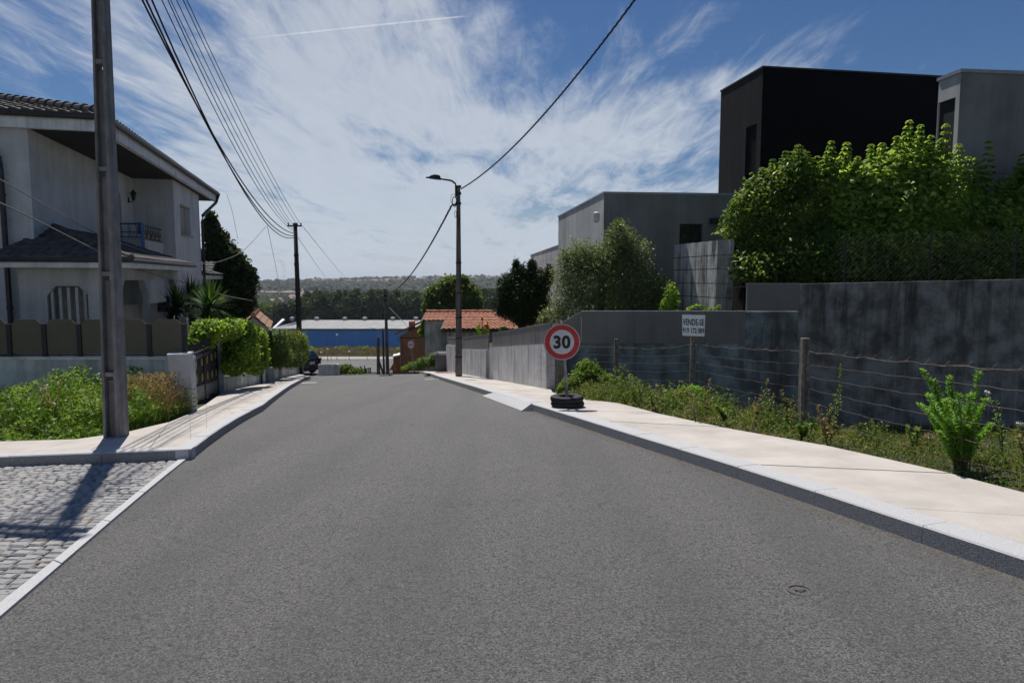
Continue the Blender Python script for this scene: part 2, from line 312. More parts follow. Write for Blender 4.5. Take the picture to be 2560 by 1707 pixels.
# ------------------------------------------------------------ object helpers
ORG = {}
def tag(o, label=None, cat=None, group=None, kind=None):
    for k, v in (('label', label), ('category', cat), ('group', group), ('kind', kind)):
        if v: o[k] = v
    return o
def thing(name, loc, label, cat, group=None):
    o = bpy.data.objects.new(name, None); COL.objects.link(o); o.location = loc; ORG[o.name] = Vector(loc)
    o.empty_display_size = .2
    return tag(o, label, cat, group)
class Fr:
    """frame turned by th to the left; a runs along it, b to its right"""
    def __init__(s, O, th): s.O = Vector(O); s.u = Vector((-math.sin(th), math.cos(th), 0)); s.v = Vector((math.cos(th), math.sin(th), 0))
    def __call__(s, a, b, z): return (s.O.x+s.u.x*a+s.v.x*b, s.O.y+s.u.y*a+s.v.y*b, z)
ID = lambda a, b, z: (b, a, z)
class MB:
    def __init__(s, T=None): s.v = []; s.f = []; s.T = T
    def add(s, vs, fs):
        n = len(s.v); s.v += [tuple(p) for p in vs]; s.f += [tuple(i+n for i in f) for f in fs]; return s
    def box(s, a0, a1, b0, b1, z0, z1, T=None):
        T = T or s.T or ID
        c = [T(a, b, z) for z in (z0, z1) for a, b in ((a0, b0), (a1, b0), (a1, b1), (a0, b1))]
        return s.add(c, [(0, 1, 2, 3), (4, 7, 6, 5), (0, 4, 5, 1), (1, 5, 6, 2), (2, 6, 7, 3), (3, 7, 4, 0)])
    def hexa(s, bot, top):
        n = len(bot); return s.add(list(bot)+list(top), [tuple(range(n))[::-1], tuple(range(n, 2*n))]+[(i, (i+1) % n, (i+1) % n+n, i+n) for i in range(n)])
    def slab(s, p0, p1, z0, z1a, z1b, t, z0b=None):
        """upright wall from plan point p0 to p1, thickness t to its right, own top height at each end"""
        p0 = Vector((p0[0], p0[1], 0)); p1 = Vector((p1[0], p1[1], 0)); d = (p1-p0).normalized(); n = Vector((d.y, -d.x, 0))*t
        z0b = z0 if z0b is None else z0b
        q = [p0, p1, p1+n, p0+n]
        return s.hexa([(a.x, a.y, z) for a, z in zip(q, (z0, z0b, z0b, z0))], [(a.x, a.y, z) for a, z in zip(q, (z1a, z1b, z1b, z1a))])
    def tube(s, pts, r, n=8, cap=True):
        pts = [Vector(p) for p in pts]; k = len(pts); rs = r if isinstance(r, (list, tuple)) else [r]*k
        vs = []; up = Vector((0, 0, 1))
        for i, p in enumerate(pts):
            d = (pts[min(i+1, k-1)]-pts[max(i-1, 0)]).normalized()
            a = d.cross(up)
            if a.length < .05: a = d.cross(Vector((0, 1, 0)))
            a.normalize(); b = d.cross(a)
            vs += [p+(a*math.cos(t)+b*math.sin(t))*rs[i] for t in [2*math.pi*j/n for j in range(n)]]
        fs = [(i*n+j, i*n+(j+1) % n, (i+1)*n+(j+1) % n, (i+1)*n+j) for i in range(k-1) for j in range(n)]
        if cap: fs += [tuple(range(n))[::-1], tuple(range((k-1)*n, k*n))]
        return s.add(vs, fs)
    def lathe(s, c, prof, n=24, axis=None):
        """prof: list of (r, h) about the axis through c"""
        c = Vector(c); ax = (axis or Vector((0, 0, 1))).normalized()
        a = ax.cross(Vector((0, 1, 0)) if abs(ax.y) < .9 else Vector((1, 0, 0))).normalized(); b = ax.cross(a)
        vs = [c+ax*h+(a*math.cos(2*math.pi*j/n)+b*math.sin(2*math.pi*j/n))*r for r, h in prof for j in range(n)]
        k = len(prof)
        fs = [(i*n+j, i*n+(j+1) % n, (i+1)*n+(j+1) % n, (i+1)*n+j) for i in range(k-1) for j in range(n)]
        fs += [tuple(range(n))[::-1], tuple(range((k-1)*n, k*n))]
        return s.add(vs, fs)
    def ball(s, c, r, nu=10, nv=7, j=0):
        c = Vector(c); r = r if isinstance(r, (tuple, list)) else (r, r, r)
        vs = [(c.x+r[0]*math.sin(math.pi*i/nv)*math.cos(2*math.pi*k/nu)*(1+random.uniform(-j, j)), c.y+r[1]*math.sin(math.pi*i/nv)*math.sin(2*math.pi*k/nu)*(1+random.uniform(-j, j)), c.z+r[2]*math.cos(math.pi*i/nv)*(1+random.uniform(-j, j))) for i in range(nv+1) for k in range(nu)]
        return s.add(vs, [(i*nu+k, (i+1)*nu+k, (i+1)*nu+(k+1) % nu, i*nu+(k+1) % nu) for i in range(nv) for k in range(nu)])
    def build(s, name, m, parent=None, origin=None, smooth=False):
        o_ = ORG[parent.name] if parent is not None else Vector(origin) if origin is not None else Vector((0, 0, 0))
        v = np.array(s.v, dtype=np.float64)-np.array(o_); me = bpy.data.meshes.new(name)
        me.from_pydata(v.tolist(), [], s.f); me.materials.append(M[m] if isinstance(m, str) else m)
        if smooth: me.polygons.foreach_set('use_smooth', [True]*len(me.polygons))
        me.update(); o = bpy.data.objects.new(name, me); COL.objects.link(o); ORG[o.name] = o_
        if parent is not None: o.parent = parent
        else: o.location = o_
        return o
def fixn(o):
    import bmesh
    b = bmesh.new(); b.from_mesh(o.data); bmesh.ops.recalc_face_normals(b, faces=b.faces); b.to_mesh(o.data); b.free(); return o
def bevel(o, w=.01, seg=2):
    m = o.modifiers.new('bevel', 'BEVEL'); m.width = w; m.segments = seg; m.limit_method = 'ANGLE'; return o
def fastmesh(name, v, quads, m, parent=None, origin=None):
    """v (n,3) array, quads (k,4) array"""
    o_ = ORG[parent.name] if parent is not None else Vector(origin) if origin is not None else Vector((0, 0, 0))
    me = bpy.data.meshes.new(name); v = (np.asarray(v)-np.array(o_)).astype(np.float32); k = len(quads)
    me.vertices.add(len(v)); me.vertices.foreach_set('co', v.ravel())
    me.loops.add(k*4); me.loops.foreach_set('vertex_index', np.asarray(quads, np.int32).ravel())
    me.polygons.add(k); me.polygons.foreach_set('loop_start', np.arange(0, 4*k, 4, dtype=np.int32))
    me.update(calc_edges=True); me.materials.append(M[m] if isinstance(m, str) else m)
    o = bpy.data.objects.new(name, me); COL.objects.link(o); ORG[o.name] = o_
    if parent is not None: o.parent = parent
    else: o.location = o_
    return o
def leaves(c, nrm, L, Wd, axis=None, fold=.25):
    """leaf quads (bent diamonds) at c: long axis roughly random or given, one island each"""
    n = len(c); nrm = nrm/np.maximum(np.linalg.norm(nrm, axis=1, keepdims=True), 1e-6)
    a = rng.normal(size=(n, 3)) if axis is None else axis
    a = a-(a*nrm).sum(1, keepdims=True)*nrm; a /= np.maximum(np.linalg.norm(a, axis=1, keepdims=True), 1e-6)
    b = np.cross(nrm, a); L = np.broadcast_to(L, n)[:, None]; Wd = np.broadcast_to(Wd, n)[:, None]
    v = np.stack([c-a*L*.5, c+b*Wd*.5-a*L*.08+nrm*Wd*fold, c+a*L*.5-nrm*L*.12, c-b*Wd*.5-a*L*.08+nrm*Wd*fold], 1)
    return v.reshape(-1, 3), np.arange(4*n).reshape(-1, 4)
class Foliage:
    def __init__(s): s.v = []; s.q = []; s.n = 0
    def add(s, vq):
        v, q = vq; s.v.append(v); s.q.append(q+s.n); s.n += len(v); return s
    def blob(s, c, r, n, L, W_, up=.5, shell=.55, jit=.35):
        """n leaves through an ellipsoid, denser near its skin"""
        d = rng.normal(size=(n, 3)); d /= np.linalg.norm(d, axis=1, keepdims=True)
        rad = (shell+(1-shell)*rng.random((n, 1))**.6)*(1+.12*rng.normal(size=(n, 1)))
        c = np.array(c)+d*rad*np.array(r)
        nr = d*.6+rng.normal(size=(n, 3))*jit+np.array([0, 0, up])
        s.add(leaves(c, nr, L*(.6+.8*rng.random(n)), W_*(.6+.8*rng.random(n)))); return s
    def blades(s, base, h, wd, lean=.35):
        n = len(base); d = np.stack([rng.normal(0, lean, n), rng.normal(0, lean, n), np.ones(n)], 1)
        d /= np.linalg.norm(d, axis=1, keepdims=True); side = np.cross(d, rng.normal(size=(n, 3))); side /= np.linalg.norm(side, axis=1, keepdims=True)
        h = h[:, None]; w_ = np.broadcast_to(wd, n)[:, None]; bend = np.stack([rng.normal(0, .25, n), rng.normal(0, .25, n), -.1*np.ones(n)], 1)*h
        v = np.stack([base-side*w_*.5, base+side*w_*.5, base+d*h*.6+side*w_*.35, base+d*h*.6-side*w_*.35, base+d*h+bend, base+d*h+bend+side*.001], 1).reshape(-1, 3)
        i = np.arange(n)*6; q = np.concatenate([np.stack([i, i+1, i+2, i+3], 1), np.stack([i+3, i+2, i+5, i+4], 1)])
        s.add((v, q)); return s
    def build(s, name, m, parent=None, origin=None):
        return fastmesh(name, np.concatenate(s.v), np.concatenate(s.q), m, parent, origin)
def limbs(mb, base, top, r, tips, spread=True):
    base = Vector(base); top = Vector(top); mid = (base+top)/2+Vector((random.uniform(-.1, .1)*r*6, random.uniform(-.1, .1)*r*6, 0))
    mb.tube([base, mid, top], [r, r*.8, r*.55], 8)
    for t in tips:
        t = Vector(t); s0 = base.lerp(top, random.uniform(.45, 1)); m_ = s0.lerp(t, .5)+Vector((0, 0, (t-s0).length*.12))
        mb.tube([s0, m_, t], [r*.45, r*.28, r*.08], 6)
    return mb
def sheet(name, A, B, n, k, dz, m, kind='structure', label=None, cat=None, jag=0, zf=None):
    """ground-hugging ribbon between plan polylines A and B"""
    def rs(pl):
        pl = np.array([(p[0], p[1]) for p in pl]); d = np.r_[0, np.cumsum(np.hypot(*np.diff(pl, axis=0).T))]
        t = np.linspace(0, d[-1], n+1); return np.stack([np.interp(t, d, pl[:, 0]), np.interp(t, d, pl[:, 1])], 1)
    a, b = rs(A), rs(B); t = np.linspace(0, 1, k+1)[None, :, None]
    g = a[:, None, :]*(1-t)+b[:, None, :]*t; x, y = g[..., 0].ravel(), g[..., 1].ravel()
    z = (zf or gz)(x, y)+dz; v = np.stack([x, y, z], 1)
    i = (np.arange(n)[:, None]*(k+1)+np.arange(k)[None, :]).ravel(); q = np.stack([i, i+1, i+k+2, i+k+1], 1)
    o = fastmesh(name, v, q, m)
    if o.data.polygons[0].normal.z < 0: o.data.flip_normals()
    return tag(o, label, cat, None, kind)
def gp(pts, dz=0.): return [tuple(G(a, b, dz)[:2]) for a, b in pts]
def kerb(name, line, wd, h, side, m=('granite', 'granite_rough'), step=1.0, gap=.008):
    """row of kerb stones; side=+1 stones lie to the right of the line's direction"""
    pl = np.array(line); d = np.r_[0, np.cumsum(np.hypot(*np.diff(pl, axis=0).T))]; n = max(1, int(d[-1]/step))
    t = np.linspace(0, d[-1], n+1); pts = [Vector((np.interp(q, d, pl[:, 0]), np.interp(q, d, pl[:, 1]), 0)) for q in t]
    # mitred offsets so the joints between stones stay parallel
    nr = []
    for i in range(n+1):
        e = (pts[min(i+1, n)]-pts[max(i-1, 0)]).normalized(); nr.append(Vector((e.y, -e.x, 0))*side*wd)
    mb = MB(); fm = []
    for i in range(n):
        a, b = pts[i], pts[i+1]; e = (b-a).normalized()*gap/2; a2, b2 = a+e, b-e
        q = [a2, b2, b2+nr[i+1], a2+nr[i]]; zs = [float(gz(p.x, p.y)) for p in q]; zs[3] = zs[0]; zs[2] = zs[1]; j = random.uniform(-.002, .002)
        k0 = len(mb.f); bt = [(p.x, p.y, z-.08) for p, z in zip(q, zs)]; tp = [(p.x, p.y, z+h+j) for p, z in zip(q, zs)]
        # chamfered front arris
        nn = [(nr[i] if c in (0,) else nr[i+1]).normalized()*.012 for c in (0, 1)]
        f0 = [(q[0].x, q[0].y, zs[0]+h+j-.012), (q[1].x, q[1].y, zs[1]+h+j-.012)]
        t0 = [(q[0].x+nn[0].x, q[0].y+nn[0].y, zs[0]+h+j), (q[1].x+nn[1].x, q[1].y+nn[1].y, zs[1]+h+j)]
        mb.add(bt+f0+t0+tp[2:], [(0, 1, 5, 4), (4, 5, 7, 6), (6, 7, 8, 9), (1, 2, 8, 7, 5), (3, 0, 4, 6, 9), (2, 3, 9, 8), (3, 2, 1, 0)])
        fm += [1, 0, 0, 0, 0, 0, 0]
    o = mb.build(name, m[0]); o.data.materials.append(M[m[1]]); o.data.polygons.foreach_set('material_index', fm); fixn(o)
    return tag(o, kind='structure')
def cat_line(a, b, sag, n=24):
    a, b = Vector(a), Vector(b)
    return [a.lerp(b, i/n)-Vector((0, 0, sag*4*(i/n)*(1-i/n))) for i in range(n+1)]
def tiles(mb, O, eu, ev, nrm, Lu, Lv, pitch=.24, row=.38, amp=.035, step=.03, clip=None, nu=6):
    """barrel-tiled slope as relief: O eave corner, eu along eave, ev up slope (unit vectors)"""
    O, eu, ev, nrm = Vector(O), Vector(eu), Vector(ev), Vector(nrm)
    R_ = int(math.ceil(Lv/row)); C = int(Lu/pitch*nu)
    for r_ in range(R_):
        v0, v1 = r_*row, min((r_+1)*row+.02, Lv); jr = random.uniform(-.004, .004)
        u0, u1 = clip(v0) if clip else (0, Lu); u0b, u1b = clip(v1) if clip else (0, Lu)
        k = max(2, int((u1-u0)/pitch*nu))
        vs = []
        for (va, ua, ub, hh) in ((v0, u0, u1, step), (v1, u0b, u1b, 0)):
            for i in range(k+1):
                u = u0+(u1-u0)*i/k; u = min(max(u, ua), ub)
                ph = u/pitch; w_ = abs(math.sin(math.pi*ph))*amp+jr+.004*math.sin(math.floor(ph)*12.9+r_*7.1)
                vs.append(O+eu*u+ev*va+nrm*(w_+hh))
        # front lip
        lip = [p-nrm*(step+.01) for p in vs[:k+1]]
        mb.add(vs+lip, [(i, i+1, k+2+i, k+1+i) for i in range(k)]+[(2*k+2+i, 2*k+3+i, i+1, i) for i in range(k)])
    return mb
def text_mesh(txt, size, bold=.0, sx=1.0, depth=.002):
    cu = bpy.data.curves.new('t', 'FONT'); cu.body = txt; cu.size = size; cu.align_x = 'CENTER'; cu.align_y = 'CENTER'; cu.offset = bold; cu.extrude = depth; cu.space_character = 1.06
    o = bpy.data.objects.new('t', cu); COL.objects.link(o); dg = bpy.context.evaluated_depsgraph_get(); me = o.evaluated_get(dg).to_mesh()
    vs = [(v.co.x*sx, v.co.y, v.co.z) for v in me.vertices]; fs = [tuple(p.vertices) for p in me.polygons]
    bpy.data.objects.remove(o); return vs, fs
# ============================================================ SETTING
# plan lines (from the kerbs' positions on the ground)
RKpx = [(2560, 1395), (2340, 1324), (2113, 1250), (1800, 1151), (1560, 1079), (1336, 1011), (1237, 981), (1160, 958), (1097, 940)]
RK = gp(RKpx, .13); d0 = (RK[0][0]-RK[1][0])/(RK[0][1]-RK[1][1])
RK = [(RK[0][0]-d0*(RK[0][1]+6), -6)]+RK
e = RK[-1]; RKf = RK+[(e[0]-.20*(y-e[1]), y) for y in (30, 34, 37, 42)]
RBpx = [(2560, 1230), (2468, 1201), (2315, 1165), (2181, 1136), (1997, 1096), (1760, 1058), (1658, 1035), (1546, 1006), (1451, 1000), (1381, 979)]
RB = gp(RBpx, .13); RB = [(RB[0][0]+3.2, -6)]+RB
W0 = G(1388, 970, .13); W1 = G(1240, 946, .13); W2 = G(1222, 942, .13); W3 = G(1164, 933, .13); 
rdir = Vector((W3.x-W1.x, W3.y-W1.y)).normalized()
def rw(k): return Vector((W1.x+rdir.x*k, W1.y+rdir.y*k, 0))
lenR = (Vector(W3[:2])-Vector(W1[:2])).length
W4 = rw(lenR+1.6); W5 = rw(lenR+4.2)
RB += [(W0.x, W0.y), (W1.x, W1.y), (W3.x, W3.y), (W5.x, W5.y), (W5.x-1.5, W5.y+3)]
LKpx = [(478, 1122), (530, 1083), (581, 1050), (655, 1012), (687, 988), (729, 960), (764, 942)]
LK = gp(LKpx, .13); e2 = LK[-1]; LK += [(e2[0]-.3, e2[1]+1.6)]
COR = LK[0]
LFpx = [(-420, 1150), (0, 1141), (230, 1132), (360, 1127), (478, 1122)]
LF = gp(LFpx, .13)
LBpx1 = [(-420, 1106), (0, 1101), (115, 1093), (260, 1097), (325, 1074), (382, 1067), (440, 1047)]
LB1 = gp(LBpx1, .13)
LBpx2 = [(440, 1047), (474, 1032), (496, 1023), (557, 979), (608, 968), (659, 958), (700, 947), (752, 935)]
LB2 = gp(LBpx2, .13)
SRo = gp([(478, 1140), (400, 1203), (139, 1427), (0, 1547)], .0); SLi = gp([(461, 1140), (380, 1205), (116, 1421), (0, 1510)], .0)
ds = Vector((SRo[-1][0]-SRo[0][0], SRo[-1][1]-SRo[0][1])).normalized()
SRo += [(SRo[-1][0]+ds.x*9, SRo[-1][1]+ds.y*9)]; SLi += [(SLi[-1][0]+ds.x*9, SLi[-1][1]+ds.y*9)]
# ---- terrain: one sheet to the horizon, finer near the camera
def rnd(a, b, n): return np.linspace(a, b, n, endpoint=False)
xs = np.concatenate([rnd(-6000, -1600, 10), rnd(-1600, -200, 28), rnd(-200, -30, 17), rnd(-30, 30, 90), rnd(30, 200, 17), rnd(200, 1600, 28), np.linspace(1600, 6000, 11)])
ys = np.concatenate([rnd(-60, -8, 8), rnd(-8, 70, 156), rnd(70, 300, 46), rnd(300, 1600, 26), rnd(1600, 4400, 56), np.linspace(4400, 7000, 8)])
X, Y = np.meshgrid(xs, ys)
Z = gz(X, Y)-.10
# the field behind the wire fence lies a little lower than the pavement
rb_x = np.interp(Y, [p[1] for p in RB], [p[0] for p in RB])
Z -= .80*ss((X-rb_x-.75)/2.2)*(1-ss((Y-19)/1))*(X > 0)
Z += .16*ss((X-rb_x-.0)/.15)*(1-ss((Y-19)/1))*(1-ss((X-rb_x-.75)/2.2))*(Y < 19)
nx, ny = len(xs), len(ys)
i = (np.arange(ny-1)[:, None]*nx+np.arange(nx-1)[None, :]).ravel(); q = np.stack([i, i+1, i+nx+1, i+nx], 1)
gnd = fastmesh('ground', np.stack([X.ravel(), Y.ravel(), Z.ravel()], 1), q, 'ground')
gnd.data.materials.append(M['field'])
gnd.data.polygons.foreach_set('material_index', ((ys[:-1] > 75)[:, None] & np.ones(nx-1, bool)[None, :]).ravel().astype(np.int32))
gnd.data.polygons.foreach_set('use_smooth', [True]*len(gnd.data.polygons))
tag(gnd, kind='structure')
def fieldz(x, y):
    x = np.asarray(x, float); y = np.asarray(y, float)
    rbx = np.interp(y, [p[1] for p in RB], [p[0] for p in RB])
    z = gz(x, y)-.10-.80*ss((x-rbx-.75)/2.2)*(1-ss((y-19)/1))+.16*ss((x-rbx)/.15)*(1-ss((x-rbx-.75)/2.2))*(y < 19)
    return z
# ---- street
lx = [(SRo[-1][0]+.08, -6)]+[(p[0]-.08, p[1]) for p in SRo[::-1]]+[(p[0]-.1, p[1]) for p in LK[1:]]+[(-12.6, 42)]
lx = [(a, b) for a, b in lx if b > -6.01]
sheet('road', [(a, b) for a, b in lx], [(p[0]+.1, p[1]) for p in RKf], 160, 14, .0, 'asphalt')
# side road behind the crest and the lower street
sheet('side_road', [(-30, 38.2), (-11.2, 38.2)], [(-30, 45), (-11.4, 45)], 30, 6, .004, 'asphalt')
low = [(-140, 186), (-40, 188), (0, 189), (30, 190), (150, 196)]
lowo = sheet('lower_street', [(-140, 150), (-40, 150), (30, 151), (150, 156)], low, 40, 8, .05, M['asphalt'])
lowp = sheet('lower_pavement', [(x, y+.3) for x, y in low], [(x, y+9) for x, y in low], 40, 3, .16, 'base_grey')
kerb('lower_kerb', low, .3, .16, -1, step=6)
# ---- cobbled side street: every sett modelled, all of them one surface
mb = MB(); row = 0; y = -3.0
zb = lambda x, y: float(gz(x, y))
def sx_at(yy, pl):
    ys_ = [p[1] for p in pl][::-1]; xs_ = [p[0] for p in pl][::-1]; return float(np.interp(yy, ys_, xs_))
yf = lambda x: float(np.interp(x, [p[0] for p in LF], [p[1] for p in LF]))
while y < 8.9:
    hgt = random.uniform(.078, .10); xr = sx_at(y, SLi)-.01; x = xr
    xmin = -12.5 if y > 3.2 else -6
    while x > xmin:
        wl = random.uniform(.085, .15); x0, x1 = x-wl+.014, x; x -= wl
        if y+hgt > yf((x0+x1)/2)-.0: continue
        dz = random.uniform(-.0035, .0035); tl = [random.uniform(-.004, .004) for _ in range(4)]
        wv = .035*math.sin(x0*1.7+row*.35)+.02*math.sin(x0*4.1)
        c = [(x0, y+wv+.008), (x1, y+wv+.008), (x1, y+wv+hgt-.008), (x0, y+wv+hgt-.008)]
        jt = [(random.uniform(-.008, .008), random.uniform(-.008, .008)) for _ in range(4)]
        base = zb((x0+x1)/2, y)
        b_ = [(p[0]+j[0], p[1]+j[1], base-.05) for p, j in zip(c, jt)]
        m_ = [(p[0]+j[0], p[1]+j[1], base-.006+dz) for p, j in zip(c, jt)]
        cxx, cyy = (x0+x1)/2, y+wv+hgt/2
        t_ = [(cxx+(p[0]-cxx)*.76, cyy+(p[1]-cyy)*.70, base+.005+dz+k) for p, k in zip(m_, tl)]
        n0 = len(mb.v); mb.v += b_+m_+t_
        mb.f += [tuple(n0+i for i in f) for f in ((0, 1, 5, 4), (1, 2, 6, 5), (2, 3, 7, 6), (3, 0, 4, 7), (4, 5, 9, 8), (5, 6, 10, 9), (6, 7, 11, 10), (7, 4, 8, 11), (8, 9, 10, 11))]
    y += hgt; row += 1
tag(mb.build('cobbled_side_street', 'cobble', smooth=False), kind='structure')
sheet('cobble_bed', [(-13, -4), (-13, 9.3)], [(SLi[-1][0], -4), (SLi[0][0], 9.0)], 30, 8, -.022, 'sand')
bpy.data.objects['cobble_bed'].hide_render = False
# flush granite band between the setts and the asphalt
mb = MB(); 
for k in range(14):
    t0, t1 = k/14, (k+1)/14-.0009
    def lp(pl, t):
        pl = np.array(pl); d = np.r_[0, np.cumsum(np.hypot(*np.diff(pl, axis=0).T))]; return (float(np.interp(t*d[-1], d, pl[:, 0])), float(np.interp(t*d[-1], d, pl[:, 1])))
    a, b, c, d_ = lp(SLi, t0), lp(SRo, t0), lp(SRo, t1), lp(SLi, t1); j = random.uniform(0, .003)
    mb.hexa([(p[0], p[1], zb(*p)-.08) for p in (a, b, c, d_)], [(p[0], p[1], zb(*p)+.018+j) for p in (a, b, c, d_)])
tag(fixn(mb.build('granite_edge_band', 'granite')), kind='structure')
# ---- kerbs and pavements
kerb('kerb', RKf[:-1], .24, .13, 1)
kerb('kerb', LF+[LK[0]], .15, .13, -1)
kerb('kerb', LK, .18, .13, -1)
def offset(pl, d):
    o = []
    for i, p in enumerate(pl):
        a = Vector(pl[max(i-1, 0)]); b = Vector(pl[min(i+1, len(pl)-1)]); e_ = (b-a).normalized(); o.append((p[0]+e_.y*d, p[1]-e_.x*d))
    return o
# concrete slabs with open joints on a dark bed
def resample(pl, n):
    pl = np.array([(p[0], p[1]) for p in pl]); d = np.r_[0, np.cumsum(np.hypot(*np.diff(pl, axis=0).T))]; t = np.linspace(0, d[-1], n+1)
    return [(float(np.interp(q, d, pl[:, 0])), float(np.interp(q, d, pl[:, 1]))) for q in t]
def slabs(name, inner, outer, n, z=.118, gap=.022, m='concrete_walk'):
    A, B = resample(inner, n), resample(outer, n); mb = MB()
    for i in range(n):
        sub = 3; j = random.uniform(-.002, .002)
        for s_ in range(sub):
            t0 = s_/sub+(gap/2/1.8 if s_ == 0 else 0); t1 = (s_+1)/sub-(gap/2/1.8 if s_ == sub-1 else 0)
            lpq = lambda p, q, t: (p[0]+(q[0]-p[0])*t, p[1]+(q[1]-p[1])*t)
            c = [lpq(A[i], A[i+1], t0), lpq(B[i], B[i+1], t0), lpq(B[i], B[i+1], t1), lpq(A[i], A[i+1], t1)]
            zs = [zb(*p)+z+j for p in c]; n0 = len(mb.v); mb.v += [(p[0], p[1], k) for p, k in zip(c, zs)]+[(p[0], p[1], k-.06) for p, k in zip(c, zs)]
            fs = [(0, 1, 2, 3), (0, 4, 5, 1), (2, 6, 7, 3)]+([] if False else [(1, 5, 6, 2), (3, 7, 4, 0)])
            mb.f += [tuple(n0+q_ for q_ in f) for f in fs]
    return tag(fixn(mb.build(name, m)), kind='structure')
rin = offset([p for p in RKf[:-1]], .246)
# split so slabs stay square to the kerb
cutY = [-6, 40]
slabs('pavement', rin, RB, 27)
sheet('pavement_bed', rin, RB, 60, 4, .085, 'rubber')
lin1 = offset(LF+[LK[0]], -.156)
slabs('pavement', lin1, LB1+[LB2[1]], 6)
sheet('pavement_bed', lin1, LB1+[LB2[1]], 20, 3, .085, 'rubber')
lin2 = offset(LK, -.186); lin2[0] = lin1[-1]
slabs('pavement', lin2, [LB2[1]]+LB2[2:]+[(LB2[-1][0]-.2, LB2[-1][1]+1)], 12)
sheet('pavement_bed', lin2, [LB2[1]]+LB2[2:]+[(LB2[-1][0]-.2, LB2[-1][1]+1)], 40, 3, .085, 'rubber')
# sloped crossing slab from the road up to the right kerb
pr = [G(1205, 990), G(1304, 1028), G(1343, 1026)]; pk = [G(1239, 980, .134), G(1330, 1008, .134)]
mb = MB(); zl = lambda p, h: (p.x, p.y, zb(p.x, p.y)+h)
mb.hexa([zl(pr[0], -.05), zl(pr[1], -.05), zl(pr[2], -.05), zl(pk[1], -.05), zl(pk[0], -.05)], [zl(pr[0], .012), zl(pr[1], .012), zl(pr[2], .014), zl(pk[1], .137), zl(pk[0], .137)])
tag(fixn(mb.build('kerb_ramp', 'granite', origin=tuple(pr[0]))), kind='structure')
# red tactile paving at the dropped kerb, worn road marks
t4 = [G(1062, 927, .14), G(1093, 935, .14), G(1125, 929, .14), G(1088, 922, .14)] if False else [rw(lenR+3.2)+Vector((-1.35, 0, 0)), rw(lenR+1.4)+Vector((-1.5, 0, 0)), rw(lenR+1.4)+Vector((-.35, .1, 0)), rw(lenR+3.2)+Vector((-.3, .1, 0))]
mb = MB(); mb.hexa([zl(p, .09) for p in t4], [zl(p, .123) for p in t4]); tag(fixn(mb.build('tactile_paving', 'redpave')), kind='structure')
def mark(a, b, w_):
    a, b = G(*a), G(*b); d = (b-a); d.z = 0; d.normalize(); n_ = Vector((-d.y, d.x, 0))*w_/2
    mb = MB(); q = [a-n_, b-n_, b+n_, a+n_]; mb.hexa([zl(p, -.02) for p in q], [zl(p, .004) for p in q]); tag(fixn(mb.build('road_marking', 'mark')), kind='structure')
mark((753, 957.5), (791, 956), .5); mark((1062, 948.5), (1086, 948), .35); mark((1093, 948), (1102, 948), .35)
# gritty gutter line along the right kerb
def grit(name, line, off, w0, dens, seed):
    r_ = np.random.default_rng(seed); pl = resample(line, 60); vs = []; qs = []; n_ = 0
    L_ = len(pl)-1
    for _ in range(dens):
        t = r_.random()*L_; i_ = int(t); f_ = t-i_; p = (pl[i_][0]*(1-f_)+pl[i_+1][0]*f_, pl[i_][1]*(1-f_)+pl[i_+1][1]*f_)
        e_ = Vector((pl[i_+1][0]-pl[i_][0], pl[i_+1][1]-pl[i_][1])).normalized(); o_ = off+abs(r_.normal(0, w0)); x_, y_ = p[0]-e_.y*o_, p[1]+e_.x*o_
        s_ = r_.uniform(.003, .009); a_ = r_.uniform(0, 6.28); z_ = zb(x_, y_)
        c_, d_ = math.cos(a_)*s_, math.sin(a_)*s_*.6
        vs += [(x_-c_, y_-d_, z_), (x_+d_, y_-c_, z_+.001), (x_+c_, y_+d_, z_+.001), (x_-d_, y_+c_, z_), ]
        top = len(vs)
        vs += [(x_-c_*.6, y_-d_*.6, z_+s_*.6), (x_+d_*.6, y_-c_*.6, z_+s_*.7), (x_+c_*.6, y_+d_*.6, z_+s_*.6), (x_-d_*.6, y_+c_*.6, z_+s_*.5)]
        qs += [(n_+4, n_+5, n_+6, n_+7), (n_, n_+1, n_+5, n_+4), (n_+1, n_+2, n_+6, n_+5), (n_+2, n_+3, n_+7, n_+6), (n_+3, n_, n_+4, n_+7)]; n_ += 8
    return tag(fastmesh(name, np.array(vs), np.array(qs), 'debris'), 'loose grit and dry leaf bits lying in the gutter beside the kerb', 'grit', None, 'stuff')
grit('gutter_grit', RK[:-2], .01, .10, 6000, 3)
grit('gutter_grit', SRo[::-1], -.02, .10, 2200, 4)['label'] = 'loose grit lying along the pale granite band beside the setts'
# small round valve covers set in the road
for (px, py, lab) in ((2000, 1476, 'small round rusty iron valve cover with a slot in the asphalt, nearer one'), (1894, 1424, 'small round worn valve cover flush in the asphalt, the farther one')):
    c = G(px, py); mb = MB(); mb.lathe((c.x, c.y, c.z-.03), [(.075, 0), (.075, .036), (.060, .036), (.060, .030), (.025, .030), (.02, .037), (.001, .037)], 24)
    mb.box(-.03, .03, -.008, .008, 0, .036, T=lambda a, b, z: (c.x+a, c.y+b, c.z-.03+z+.003))
    if px < 1950: mb = MB(); mb.lathe((c.x, c.y, c.z-.03), [(.075, 0), (.075, .0325), (.068, .0335), (.001, .0335)], 24)
    tag(mb.build('valve_cover', 'iron', origin=tuple(c)), lab, 'valve cover')
# ============================================================ LEFT SIDE
E = EYE
